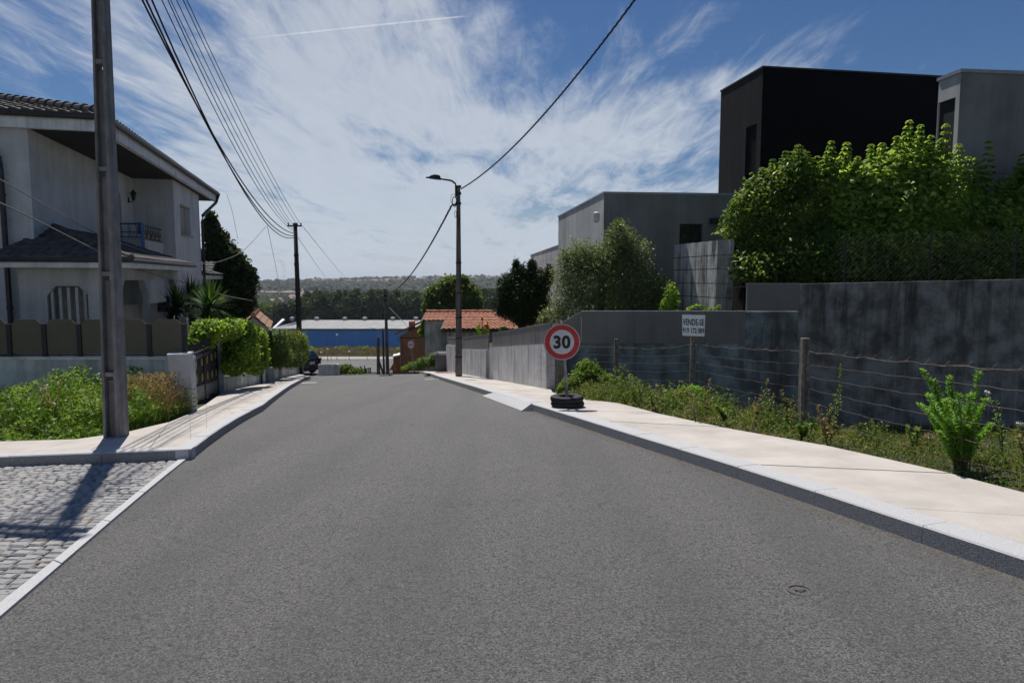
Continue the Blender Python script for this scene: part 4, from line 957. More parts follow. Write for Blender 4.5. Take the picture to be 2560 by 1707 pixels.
seg2('driveway_gate', 'tall dark grey panel gate behind the foot of the lamp pole', a4-wn*.35, Vector((a3.x, a3.y, W3.z))-wn*.35, Z(1140, 843, a4.y), Z(1164, 842, W3.y), 'panel_grey', 'gate', .06)
seg2('street_wall', 'last pale concrete wall piece beyond the lamp pole, beside the bin', a5, a4, Z(1113, 862, a5.y), Z(1140, 864, a4.y), 'streaky')
t = bandline(a5, a4, 1, Z(1116, 844, a5.y), Z(1140, 845, a4.y), Z(1113, 862, a5.y)-.01, Z(1140, 864, a4.y)-.01, 'far end piece of the grey panel band, above the last pale wall piece')
t = bandline(a3, a2, 2, Z(1164, 845, a3.y), Z(1222, 836, a2.y), zc2-.01, zc1-.01, 'grey panel band above the entrance wall with the grille')
# raised garden behind these walls
tg = MB(); pts = [(W5.x+.3, W5.y), (W1.x+.35, W1.y), (W0.x+.4, Yw+.3), (60, Yw+.3), (60, 60), (-1, 60)]
hz_ = [-2.6, -1.8, -.6, .5, .3, -4]; hz_ = [-2.0, -1.5, .2, .9, .9, -2.0]
tg.hexa([(x, y, -8) for x, y in pts], [(x, y, z) for (x, y), z in zip(pts, hz_)]); tag(fixn(tg.build('raised_garden', 'ground')), kind='structure')
tg2 = MB(ID).box(Yw+.3, 60, xs2+.1, 70, -3, zl2-.12); tag(tg2.build('upper_terrace', 'anthracite'), kind='structure')
# --- modern house of three volumes
TH = R(6)
mh = thing('modern_house', (6, 24, .5), 'flat roofed modern house of grey and anthracite cubes behind the boundary wall', 'house')
c1 = P(1510, 484, 22.5); K = Fr((c1.x, c1.y, 0), TH)
ztop = c1.z
mb = MB()
skf = lambda Kf, a0: (lambda u, d, z: Kf(a0+d, u, z))
sks = lambda Kf, b0: (lambda u, d, z: Kf(u, b0+d, z))
# window position on the near face
def bOf(Kf, a0, px):  # b on plane a=a0 seen at column px
    k = (px-1280)/F*1.006; o = Kf.O
    # x = ox+u.x*a+v.x*b ; y similarly ; x = k*y
    return (k*(o.y+Kf.u.y*a0)-(o.x+Kf.u.x*a0))/(Kf.v.x-k*Kf.v.y)
def aOf(Kf, b0, px):
    k = (px-1280)/F*1.006; o = Kf.O
    return (k*(o.y+Kf.v.y*b0)-(o.x+Kf.v.x*b0))/(Kf.u.x-k*Kf.u.y)
wb0, wb1 = bOf(K, 0, 1692), bOf(K, 0, 1749); wz1 = Z(1720, 560, 22.8); wz0 = wz1-1.5
aend = aOf(K, 0, 1394)
KB = bOf(K, 0, 1850); wallq(mb, skf(K, 0), 0, KB, -3, ztop, [(wb0, wb1, wz0, wz1)], .25)
fixn(mb.build('low_cube_front', 'conc_shaded', mh))
mb = MB(); f1 = (aOf(K, 0, 1440), aOf(K, 0, 1437))
wallq(mb, sks(K, 0), 0, aend, -3, ztop, [], .1); mb.box(aend, aend+.01, 0, KB, -3, ztop, T=K); mb.box(.02, aend, .02, KB, ztop-.4, ztop-.15, T=K)
mb.build('low_cube_side', 'conc_sunlit', mh)
MB(K).box(f1[0], f1[0]+.03, -.004, .0, -3, ztop).build('facade_joint', 'block_end', mh)
cp = MB(K).box(-.03, 0.12, -.03, KB, ztop+.001, ztop+.06).box(.121, aend+.05, -.03, .12, ztop+.001, ztop+.06); cp.build('roof_coping', 'metal_cap', mh)
wi = MB(K).box(.2, .22, wb0, wb1, wz0, wz1).build('window', 'glass', mh)
MB(K).box(.12, .2, wb0, wb0+.06, wz0, wz1).box(.12, .2, wb1-.06, wb1, wz0, wz1).box(.12, .2, wb0+.06, wb1-.06, wz1-.07, wz1).build('window_frame', 'black_metal', wi)
# low far wing
zt3 = Z(1394, 610, K(aend, 0, 0)[1]); K3 = Fr(K(aend, .25, 0), R(4))
aw = aOf(K3, 0, 1326)
wg = MB(K3).box(0.02, aw, 0, 6, -4, zt3)
wg.build('far_wing', 'conc_sunlit', mh); MB(K3).box(.02, aw+.05, -.03, .1, zt3+.001, zt3+.05).build('wing_coping', 'metal_cap', mh)
jj = MB(K3)
for z in (zt3-.55, zt3-1.1, zt3-1.65, zt3-2.2): jj.box(.03, aw-.02, -.003, .0, z, z+.015)
jj.build('wing_joint', 'block_end', mh)
# anthracite tall cube
c2_ = P(1908, 169, 23.2); K2 = Fr((c2_.x, c2_.y, 0), R(9.5)); zt2 = c2_.z
a_end = aOf(K2, 0, 1785)
mb = MB(); sa0, sa1 = aOf(K2, 0, 1874), aOf(K2, 0, 1848); sz1 = Z(1875, 308, K2(sa0, 0, 0)[1])
wallq(mb, sks(K2, 0), 0, a_end, -2, zt2, [(sa0, sa1, -1, sz1)], .08); mb.box(a_end, a_end+.01, 0, 9, -2, zt2, T=K2)
mb.build('tall_cube_side', 'anthracite', mh)
mb = MB(); wallq(mb, skf(K2, 0), 0, 9.5, -2, zt2, [], .1); mb.box(.02, a_end, .02, 9.5, zt2-.5, zt2-.2, T=K2); mb.build('tall_cube_front', 'anthracite_shaded', mh)
MB(K2).box(sa0, sa1, .07, .09, -1, sz1).build('slot_window', 'anthracite_shaded', mh)
MB(K2).box(-.03, .1, -.03, 9.5, zt2+.001, zt2+.05).box(.101, a_end+.04, -.03, .1, zt2+.001, zt2+.05).build('roof_coping', 'gutter', mh)
# grey block at the right
c4 = P(2403, 182, 20.5); K4 = Fr((c4.x, c4.y, 0), R(6)); zt4 = c4.z; a4e = aOf(K4, 0, 2310)
mb = MB(); wallq(mb, skf(K4, 0), 0, 7, -2, zt4, [], .1); fixn(mb.build('right_cube_front', 'conc_shaded', mh))
la0 = aOf(K4, 0, 2352); lz1 = Z(2370, 243, K4(la0, 0, 0)[1])
mb = MB(); wallq(mb, sks(K4, 0), 0, a4e, -2, zt4, [(la0, a4e-.02, -1, lz1)], .5); mb.box(.02, a4e, .1, 7, zt4-.3, zt4-.1, T=K4); mb.box(a4e, a4e+.01, 0.1, 7, -2, zt4, T=K4); mb.build('right_cube_side', 'conc_sunlit', mh)
MB(K4).box(la0+.005, a4e-.025, .06, .5, -1, lz1).build('window', 'interior', mh)
MB(K4).box(-.05, .1, -.05, 7, zt4+.001, zt4+.10).box(.101, a4e+.04, -.05, .1, zt4+.001, zt4+.10).build('roof_coping', 'metal_cap', mh)
# lamp and alarm boxes on the walls
p = P(1503, 544, 22.7); MB().lathe((p.x-.16, p.y-.05, p.z-.12), [(.05, -.05), (.10, 0), (.11, .26), (.06, .3)], 12).build('alarm_box', 'white_paint', mh)
p = P(1783, 552, 22.9); MB(ID).box(p.y-.35, p.y-.05, p.x-.14, p.x+.14, p.z-.1, p.z+.06).build('floodlight', 'black_metal', mh)
# --- block masonry pier wall in the garden
bk = thing('block_wall', (5.5, 20, .6), 'freestanding wall of black streaked concrete blocks beside the olive tree', 'wall')
q0 = P(1662, 614, 23.4); q1 = P(1811, 598, 19.6); zt0, zt1 = q0.z, q1.z; rows = [zt1]+[Z(1811, y, 19.6) for y in (637, 672, 709, 745, 780, 830)]; bz_ = 0
for k in range(6):
    z1_, z0_ = rows[k]-.011, rows[k+1]+.011; dz = (zt0-zt1) if k == 0 else 0
    n = 1
    for j in range(n):
        f0, f1 = j/n+.004, (j+1)/n-.004; a, b = q0.lerp(q1, f0), q0.lerp(q1, f1)
        fixn(MB().slab(a, b, z0_, z1_+dz*(1-f0), z1_+dz*(1-f1), -.25 if False else -.3).build('masonry_block', 'block', bk))
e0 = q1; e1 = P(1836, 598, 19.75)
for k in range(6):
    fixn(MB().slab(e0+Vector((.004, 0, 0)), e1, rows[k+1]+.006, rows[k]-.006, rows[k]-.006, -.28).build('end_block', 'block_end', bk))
fixn(MB().slab(q0.lerp(q1, .01)+Vector((0, .02, 0)), q0.lerp(q1, .99)+Vector((0, .02, 0)), rows[-1], zt0-.02, zt1-.02, -.24).build('core', 'rubber', bk))
# --- chain-link fence over the tall wall
cf = thing('chain_link_fence', (10, Yw+.15, zl2), 'dark chain link fence along the top of the tall mouldy wall', 'fence')
m = MB(); Xa, Xb = xs2+.9, 16.5; hh = 1.15; s_ = .12; nn = int((Xb-Xa)/s_)
zt_w = lambda x: zl2+(zq-zl2)*(x-xs2)/(xs3-xs2)
r_ = .0006
for k in range(-int(hh/s_), nn):
    for sg in (1, -1):
        x0 = Xa+k*s_; xA, zA_, xB, zB_ = (x0, 0, x0+hh, hh) if sg > 0 else (x0, hh, x0+hh, 0)
        if xA < Xa: t = (Xa-xA)/hh; zA_ = zA_+(zB_-zA_)*t; xA = Xa
        if xB > Xb: t = (xB-Xb)/hh; zB_ = zB_-(zB_-zA_)*((xB-Xb)/(xB-xA)); xB = Xb
        if xB <= xA: continue
        m.tube([(xA, Yw+.16, zA_+zt_w(xA)), (xB, Yw+.16, zB_+zt_w(xB))], r_, 3, False)
m.build('mesh', 'black_metal', cf)
for k in range(5): x = Xa+.2+2.0*k; MB().tube([(x, Yw+.17, zt_w(x)-.02), (x, Yw+.17, zt_w(x)+hh+.05)], .020, 6).build('post', 'black_metal', cf)
# ============================================================ POLES, WIRES, SIGNS
# ---- big ribbed concrete pole at the left
pb_ = G(291, 1088, .13)
lp_ = thing('utility_pole', tuple(pb_), 'large tapering ribbed concrete pole rising out of the weeds beside the setts', 'utility pole')
Hh = 8.7; RT = R(4)
def LP(a, b, z):  # a depth, b width fractions scaled by taper
    k = 1-.052*(z+.2); c, s_ = math.cos(RT), math.sin(RT); x, y = b*k, a*k
    lean = .017*z
    return (pb_.x+x*c-y*s_+lean, pb_.y+x*s_+y*c, pb_.z+z)
def taper(mb, a0, a1, b0, b1, z0, z1):
    return mb.hexa([LP(a0, b0, z0), LP(a0, b1, z0), LP(a1, b1, z0), LP(a1, b0, z0)], [LP(a0, b0, z1), LP(a0, b1, z1), LP(a1, b1, z1), LP(a1, b0, z1)])
sh = MB(); wv, dv_ = .115, .13
taper(sh, -dv_, dv_, -wv, -wv+.040, -.5, Hh); taper(sh, -dv_, dv_, wv-.06, wv, -.5, Hh)
zb_l = [.86, 2.22, 3.6, 4.98, 6.36, 7.74]; zprev = -.5
for z in zb_l:
    taper(sh, -.035, .035, -wv+.0401, wv-.0601, zprev, z-.085); taper(sh, -dv_+.012, dv_-.012, -wv+.0402, wv-.0602, z-.025, z+.035)
    zprev = z+.04
taper(sh, -dv_, dv_, -wv+.0401, wv-.0601, 8.3, Hh-.01)
bevel(fixn(sh.build('shaft', 'pole_conc', lp_)), .008, 2)
ca = MB()
for z in (8.0, 8.4): ca.box(-.05, .05, -1.15, .35, z-.04, z+.04, T=lambda a, b, zz: (pb_.x+b*.95+a*.3+.017*z, pb_.y+a-b*.25-.17, pb_.z+zz))
ca.build('cross_arm', 'grey_metal', lp_)
bx = MB(); c = Vector(LP(0, .17, 2.0))

LTOP = Vector((pb_.x+.05, pb_.y-.1, pb_.z+8.4))
# ---- tarred wooden pole far left
base2 = P(752, 936, 34); base2.z = float(gz(base2.x, base2.y))-.1; top2 = P(738, 562, 34)
wp = thing('utility_pole', tuple(base2), 'dark wooden utility pole with a small crossbar at the end of the hedge', 'utility pole')
MB().tube([base2, base2.lerp(top2, .5), top2], [.15, .125, .095], 12).build('shaft', 'pole_wood', wp, smooth=True)
m = MB(); t2 = top2; m.box(-.04, .04, -.34, .36, -.10, -.03, T=lambda a, b, z: (t2.x+b, t2.y+a-.12, t2.z+z)); o = m.build('cross_arm', 'pole_wood', wp)
for b in (-.3, .32): MB().lathe((t2.x+b, t2.y-.12, t2.z-.03), [(.02, 0), (.04, .03), (.03, .06), (.035, .09), (.01, .12)], 8).build('insulator', 'black', o)
for z in (-.05, -1.55, -2.0): MB().lathe((t2.x+.01, t2.y, t2.z+z), [(.115, 0), (.12, .02), (.12, .12), (.10, .14)], 12).build('strap', 'black_metal', wp)
pg = MB().tube([base2+Vector((.14, -.12, 1.9)), base2+Vector((.15, -.13, 0.0)), ], .05, 8); pg.build('pale_conduit', 'grey_metal', wp)
# ---- street lamp pole in the middle
b3 = G(1147, 940, .13); D3 = b3.y; top3 = P(1146, 467, D3)
sp_ = thing('street_lamp', tuple(b3), 'rust stained concrete lamp pole with curved arm on the right pavement', 'street lamp')
m = MB(); k = 6
ts = [0, .12, .14, .28, .30, .5, .52, .75, 1]
def tap(z0, z1, r0, r1, n=8): 
    p0, p1 = b3.lerp(top3, z0), b3.lerp(top3, z1); m.tube([p0, p1], [r0, r1], n)
rr_ = lambda t: .125-.055*t
tap(-.02, 1, rr_(0), rr_(1), 8)
bevel(m.build('shaft', 'pole_conc2', sp_), .015)
for t in (.10, .20, .31, .44, .60): q = b3.lerp(top3, t); MB().lathe(q, [(rr_(t)+.002, 0), (rr_(t)+.012, .012), (rr_(t)+.012, .05), (rr_(t)+.002, .06)], 12).build('steel_band', 'pole_wood', sp_)
arm = [P(x, y, D3-.05) for x, y in ((1139.8, 492), (1139.5, 464.6), (1138, 459), (1132, 454), (1127, 451.5), (1113, 449), (1099, 447))]
o = MB().tube(arm, .032, 8).build('arm', 'black_metal', sp_, smooth=True)
h0, h1 = P(1101, 446.5, D3-.05), P(1065, 443.5, D3-.05); m = MB(); d = (h1-h0); L_ = d.length; d.normalize()
prof = [(0, .10, -.05, .07), (.06, .12, -.04, .10), (.35, .15, -.035, .11), (.62, .13, -.03, .07), (.8, .07, -.025, .02), (1, .05, -.025, .012)]
vs = []; 
for f_, w2, z0_, z1_ in prof:
    c = h0.lerp(h1, f_); vs += [(c.x, c.y-w2, c.z+z0_), (c.x, c.y+w2, c.z+z0_), (c.x, c.y+w2*.8, c.z+z1_), (c.x, c.y-w2*.8, c.z+z1_)]
m.add(vs, [(i*4+j, i*4+(j+1) % 4, i*4+4+(j+1) % 4, i*4+4+j) for i in range(5) for j in range(4)]+[(3, 2, 1, 0), (20, 21, 22, 23)]); fixn(m.build('lamp_head', 'black_metal', o))
# coils and clamps
m = MB()
def ringpts(c, r1, r2, n=16, ph=0): return [c+Vector((math.cos(2*math.pi*i/n+ph)*r1, -.06, math.sin(2*math.pi*i/n+ph)*r2)) for i in range(n+1)]
m.tube(ringpts(P(1136.5, 505, D3), .075, .17), .016, 6); m.tube(ringpts(P(1134, 499, D3), .10, .18, ph=.5), .008, 6); m.tube(ringpts(P(1139, 536, D3), .03, .12), .008, 6)
m.build('cable_coil', 'cable', sp_)
for y in (470, 487, 512): q = P(1146, y, D3); MB().lathe(q, [(.085, 0), (.1, .01), (.1, .08), (.085, .09)], 10).build('clamp', 'black_metal', sp_)
m = MB(); q = P(1140, 512, D3); m.box(-.04, .04, -.14, .1, -.03, .03, T=lambda a, b, z: (q.x+b, q.y+a, q.z+z)); m.build('bracket', 'black_metal', sp_)
# ---- pole group beyond the crest
def farpole(pxt, pyt, pxb, pyb, D, r, label, m_='pole_conc2'):
    t = P(pxt, pyt, D); b = P(pxb, pyb, D); d = (b-t).normalized(); zg_ = float(gz(b.x, b.y))-.1; b = b+d*((b.z-zg_)/max(-d.z, .1)) if b.z > zg_ else b
    o = thing('utility_pole', tuple(b), label, 'utility pole'); MB().tube([b, t], [r*1.25, r*.8], 10).build('shaft', m_, o); return o, t, b
fp, ft, fb_ = farpole(963, 726, 969, 930, 62, .15, 'concrete utility pole rising from below the crest of the street, tallest of the group')
for z in (0, -.5, -.9): MB().lathe(ft+Vector((0, 0, z-.1)), [(.16, 0), (.2, .04), (.2, .2), (.15, .24)], 8).build('clamp', 'black_metal', fp)
farpole(957, 826, 960, 930, 66, .10, 'slim dark pole between two thicker ones below the crest', 'pole_wood')
fq, qt, qb = farpole(945, 842, 946, 930, 60, .15, 'short thick pole with a slanting brace below the crest')
MB().tube([P(948, 905, 60), P(958, 934, 58.5)], .09, 8).build('brace', 'pole_wood', fq)
# lower street lamps
def lamp_low(px, pyt, pyb, D, label, head=True, w=0):
    b = P(px, pyb, D); b.z = float(gz(b.x, b.y)); t = P(px, pyt, D); o = thing('street_lamp', tuple(b), label, 'street lamp')
    s_ = MB().tube([b, t], [.09, .06], 8).build('shaft', 'grey_metal', o)
    if w:
        MB().tube([t+Vector((-w, 0, .25)), t+Vector((-w*.5, 0, .05)), t+Vector((0, 0, -.1)), t+Vector((w*.5, 0, .05)), t+Vector((w, 0, .25))], .05, 6).build('arm', 'grey_metal', o)
        for s_ in (-1, 1): MB(ID).box(t.y-.15, t.y+.15, t.x+s_*w-.45, t.x+s_*w+.45, t.z+.2, t.z+.34).build('lamp_head', 'white_paint', o)
    else: MB().lathe(t, [(.08, 0), (.26, .08), (.30, .25), (.16, .45), (.04, .5)], 12).build('lamp_head', 'white_paint', o)
lamp_low(842.5, 839, 905, 186, 'taller lamp post with round white head in front of the blue warehouse')
lamp_low(803, 883, 906, 186, 'low lamp post with white head nearest the black car')
lamp_low(873, 881, 905, 187, 'low lamp post between the tall lamp post and the poles, before dry grass')
lamp_low(819, 875, 907, 184, 'slender lamp post second from the black car, at the lower street')
lamp_low(946, 822, 907, 186, 'tall double headed lamp post behind the pole group', w=2.0)
# ---- wires
def wire(name, pts, r, label, m_='cable', cat='cable', grp=None, n=5):
    o = MB().tube(pts, r, n).build(name, m_, origin=tuple(pts[0])); return tag(o, label, cat, grp)
g1 = 'cables between the ribbed pole and the wooden pole'
specs = [(740, 584, .5, .55, 0, .030, 1.3), (740, 588, .62, .5, .05, .030, 1.55), (739, 592, .75, .45, 0, .028, 1.7), (741, 582, .85, .62, .1, .016, 1.0), (741, 578, .98, .7, 0, .016, .9)]
for i_, (x, y, dx_, dz_, q_, r_, sg) in enumerate(specs):
    a = P(x, y, 34); b = LTOP+Vector((dx_-.92, 0, -dz_+.25)); wire('overhead_cable', cat_line(b, a, sg, 28), r_*.62, 'sagging black overhead cable of the thick bundle from the ribbed pole to the wooden pole', grp=g1)
g2_ = 'thin wires between the ribbed pole and the wooden pole top'
for dx_, dz_, x, sg in ((.86, -.1, 727, .55), (.96, -.1, 733, .5), (1.03, -.15, 744, .45), (1.09, -.1, 753, .42)):
    a = P(x, 563, 34); b = LTOP+Vector((dx_-1.1, 0, -dz_+.1)); wire('overhead_wire', cat_line(b, a, sg, 26), .009, 'thin bare overhead wire to the crossbar of the wooden pole', grp=g2_)
g3_ = 'thin wires running down from the wooden pole to the grove'
for (x0, y0, x1, y1) in ((757, 566, 906, 697), (741, 588, 850, 696)):
    wire('overhead_wire', cat_line(P(x0, y0, 34), P(x1, y1, 300)+Vector((0, 0, -4)), 1.5, 20), .012, 'thin wire running from the wooden pole down towards the dark grove', grp=g3_)
# twisted cable lamp pole -> behind the camera, and lamp pole -> far pole
def twisted(pts, r, name, label):
    out = MB(); P_ = [Vector(p) for p in pts]; fine_ = []
    for i in range(len(P_)-1):
        for k in range(10): fine_.append(P_[i].lerp(P_[i+1], k/10))
    for ph in (0, 2.1, 4.2):
        q = [p+Vector((math.cos(j*.7+ph)*r, 0, math.sin(j*.7+ph)*r)) for j, p in enumerate(fine_)]; out.tube(q, r*.8, 4, False)
    return tag(out.build(name, 'cable', origin=tuple(P_[0])), label, 'cable')
ctl = [(P(1153, 472, D3), 0)]
end = P(1840, -360, 10.5); st = P(1153, 472, D3)
twisted(cat_line(st, end, .62, 24), .015, 'overhead_cable', 'thick twisted black cable from the lamp pole up over the camera to the right')
twisted(cat_line(ft, P(1131, 510, D3), 1.0, 20), .022, 'overhead_cable', 'twisted black cable from the far concrete pole up to the lamp pole')
wire('overhead_wire', cat_line(ft+Vector((0, 0, -.6)), P(756, 776, 40), .5, 14), .012, 'thin wire from the far concrete pole towards the wooden pole below its top')
wire('overhead_wire', [P(973, 769, 62), P(1004, 800, 56), P(1060, 860, 50)], .02, 'pale stay wire from the far concrete pole down to the brown building', 'cable_grey')
# service drops across the front of the house
def smooth(pts, n=6):
    P_ = [Vector(p) for p in pts]; P_ = [P_[0]*2-P_[1]]+P_+[P_[-1]*2-P_[-2]]; o = []
    for i in range(1, len(P_)-2):
        a, b, c, d = P_[i-1:i+3]
        for k in range(n):
            t = k/n; o.append(.5*((2*b)+(c-a)*t+(2*a-5*b+4*c-d)*t*t+(3*b-a-3*c+d)*t**3))
    return o+[P_[-2]]
wire('service_cable', smooth([P(-60, 418, 10.5), P(0, 449, 11), P(120, 517, 13), P(245, 586, 15), P(300, 607, 16), P(400, 640, 18.5), P(480, 656, 20.5), P(520, 658, 22), P(560, 650, 24), P(610, 625, 27), P(665, 566, 31)]), .011, 'pale service cable dipping across the upper porch of the white house', 'cable_grey')
wire('service_cable', smooth([P(-60, 480, 10.2), P(0, 507, 10.8), P(120, 565, 12.5), P(245, 628, 14), P(300, 652, 15), P(380, 685, 17), P(480, 712, 20), P(560, 738, 23), P(632, 752, 27)]), .013, 'pale service cable crossing in front of the porch pillars', 'cable_grey')
wire('service_cable', smooth([P(567, 487, 27), P(575, 510, 27.3), P(583, 540, 27.7), P(594, 596, 28.3)]), .007, 'thin wire hanging from the far roof corner of the white house')
wire('service_cable', [P(668, 564, 31), P(690, 670, 37), P(712, 776, 48)], .010, 'thin wire dropping from the cable bundle beside the distant smoke')
# ---- 30 sign in its stack of tyres
sb = G(1418, 1016, .13); D = sb.y
ss_ = thing('speed_limit_sign', tuple(sb), 'round red rimmed 30 speed limit sign on a leaning post set in tyres', 'road sign')
MB().tube([P(1419, 1012, D), P(1412, 900, D+.0), P(1408, 830, D+.03)], .027, 10).build('post', 'grey_metal', ss_, smooth=True)
for k in range(2):
    z = sb.z+.095*k+.003; m = MB(); prof = [(.14, .0), (.25, .0), (.275, .02), (.262, .035), (.285, .047), (.262, .06), (.275, .075), (.25, .092), (.14, .092), (.13, .07), (.13, .02)]
    n = 32; vs = []; kx, ky = random.uniform(-.01, .01), random.uniform(-.01, .01)
    for r_, h in prof: vs += [(sb.x+kx+r_*1.02*math.cos(2*math.pi*j/n), sb.y+ky+r_*math.sin(2*math.pi*j/n), z+h+.006*math.sin(2*math.pi*j/n+k)) for j in range(n)]
    kk = len(prof); m.add(vs, [(i*n+j, i*n+(j+1) % n, ((i+1) % kk)*n+(j+1) % n, ((i+1) % kk)*n+j) for i in range(kk) for j in range(n)])
    o = fixn(m.build('tyre', 'rubber', ss_)); o.data.polygons.foreach_set('use_smooth', [True]*len(o.data.polygons))
MB().lathe((sb.x, sb.y, sb.z+.01), [(.128, 0), (.128, .13), (.03, .145)], 24).build('concrete_fill', 'pole_conc', ss_)
cD = P(1405, 855, D-.06); fx = Vector((math.cos(R(-4)), math.sin(R(-4)), .02)).normalized(); fn = Vector((fx.y, -fx.x, .06)).normalized(); fz_ = fn.cross(fx)*-1
if fz_.z < 0: fz_ = -fz_
def SG(x, y, d): return cD+fx*x+fz_*y+fn*d
def disc(r0, r1, d0, d1, n=48):
    m = MB(); vs = []
    for r_, d in ((r0, d1), (r1, d1), (r1, d0), (r0, d0)): vs += [SG(r_*math.cos(2*math.pi*j/n), r_*math.sin(2*math.pi*j/n), d) for j in range(n)]
    m.add(vs, [(i*n+j, i*n+(j+1) % n, ((i+1) % 4)*n+(j+1) % n, ((i+1) % 4)*n+j) for i in range(4) for j in range(n)]); return m
pl = disc(.001, .300, -.012, .006); plate = fixn(pl.build('sign_plate', 'signwhite', ss_))
fixn(disc(.3001, .308, -.016, .010).build('rim', 'signback', plate)); fixn(disc(.205, .289, .0062, .0085).build('red_ring', 'red', plate))
def digit(name, vs, fs, T, m_, parent): return fixn(MB().add([T(*v) for v in vs], fs).build(name, m_, parent))
vs, fs = text_mesh('30', .285, .011, .98); 
cx_ = (min(v[0] for v in vs)+max(v[0] for v in vs))/2; cy_ = (min(v[1] for v in vs)+max(v[1] for v in vs))/2
digit('numerals', [(v[0]-cx_, v[1]-cy_, v[2]) for v in vs], fs, lambda x, y, z: SG(x, y, .0095+z), 'black', plate)
# the next round sign, further down on the pavement
s2 = G(1037, 924, .0) if False else P(1036, 922, 36); s2.z = float(gz(s2.x, s2.y)); D2 = 36
q_ = thing('round_sign', tuple(s2), 'small distant round red rimmed no overtaking sign on a leaning post', 'road sign')
MB().tube([s2, P(1032, 895, D2), P(1027, 866, D2)], .035, 8).build('post', 'grey_metal', q_)
cD = P(1027, 861.5, D2-.05); fx = Vector((.86, -.5, 0)).normalized(); fn = Vector((-.5, -.86, 0)).normalized(); fz_ = Vector((0, 0, 1))
pl2 = fixn(disc(.001, .26, -.01, .0).build('sign_plate', 'signwhite', q_)); fixn(disc(.205, .262, .001, .004).build('red_ring', 'red', pl2))
for dx_ in (-.07, .07):
    m = MB(); 
    for (x0, x1, y0, y1) in ((-.055, .055, -.05, .0), (-.04, .04, .001, .04)): m.hexa([SG(dx_+x0, y0, .001), SG(dx_+x1, y0, .001), SG(dx_+x1, y0, .004), SG(dx_+x0, y0, .004)], [SG(dx_+x0, y1, .001), SG(dx_+x1, y1, .001), SG(dx_+x1, y1, .004), SG(dx_+x0, y1, .004)])
    m.build('car_symbol', 'signback', pl2)
MB().box(-.25, .25, -.3, .3, 0, .14, T=lambda a, b, z: (s2.x+b, s2.y+a, s2.z+z)).build('base', 'rubber', q_)
# triangular roadworks sign beyond the crest
D2 = 40; tt = thing('roadworks_sign', tuple(P(982, 929, D2)), 'orange triangular roadworks sign at the crest beside the pole group', 'road sign')
a, b, c = P(972, 926.5, D2), P(992, 924, D2), P(982.5, 908.5, D2); dd = Vector((0, .02, 0))
o = fixn(MB().add([a, b, c, a+dd, b+dd, c+dd], [(0, 1, 2), (5, 4, 3), (0, 3, 4, 1), (1, 4, 5, 2), (2, 5, 3, 0)]).build('plate', 'orange', tt)); cc = (a+b+c)/3; e_ = Vector((0, -.004, 0))
m = MB(); w_b = [P(x, y, D2)+e_ for x, y in ((979, 924.5), (980.5, 919), (979.5, 917), (981, 915), (983, 917), (982.5, 920), (985.5, 924), (984, 924.5), (981.8, 921), (980.5, 924.5))]
m.add(w_b, [tuple(range(len(w_b)))]); m.build('digging_symbol', 'brownwood', o)
MB().tube([P(982, 925, D2)+Vector((0, .06, 0)), P(982, 931, D2)+Vector((0, .06, -.6))], .03, 6).build('leg', 'black_metal', tt)
# ---- wire fence on the verge
wf = thing('wire_fence', tuple(G(2012, 1088, .1)), 'rusty wire mesh fence on weathered wooden posts along the verge', 'fence')
fpx = [(1541, 847, 972, min(17.4, Yw-1.0), .045), (1733, 838, 1000, 12.9, .05), (2013, 845, 1088, 9.0, .055)]
fpos = []
for k, (x, yt, yb, D, r_) in enumerate(fpx):
    t = P(x, yt, D); b = P(x-(5 if k == 2 else 2), yb, D); b.z = min(b.z, float(fieldz(b.x, b.y)))-.15
    m = MB(); w2 = r_
    pts = lambda c, w_: [(c.x-w_, c.y-w_, c.z), (c.x+w_, c.y-w_*.9, c.z), (c.x+w_*.9, c.y+w_, c.z), (c.x-w_, c.y+w_, c.z)]
    m.hexa(pts(b, w2*1.05), pts(t, w2*.92)); bevel(fixn(m.build('post', 'postwood', wf)), .006, 1); fpos.append((t, b))
b4_ = P(2650, 1300, 5.2); b4_.z = float(fieldz(b4_.x, b4_.y)); t4_ = P(2650, 875, 5.2); fpos.append((t4_, b4_-Vector((0, 0, .2))))
fixn(MB().hexa([(b4_.x+i, b4_.y+j, b4_.z-.3) for i, j in ((-.05, -.05), (.05, -.05), (.05, .05), (-.05, .05))], [(t4_.x+i, t4_.y+j, t4_.z) for i, j in ((-.05, -.05), (.05, -.05), (.05, .05), (-.05, .05))]).build('post', 'postwood', wf))
tS = P(1300, 860, 20.5); tS = Vector((fpos[0][0].x-1.7, fpos[0][0].y+1.2, fpos[0][0].z-.02)); fpos = [(tS, tS-Vector((0, 0, 1.2)))]+fpos
m = MB(); hts = [.17, .34, .50, .66, .84, 1.02]
fr_w = random.Random(5)
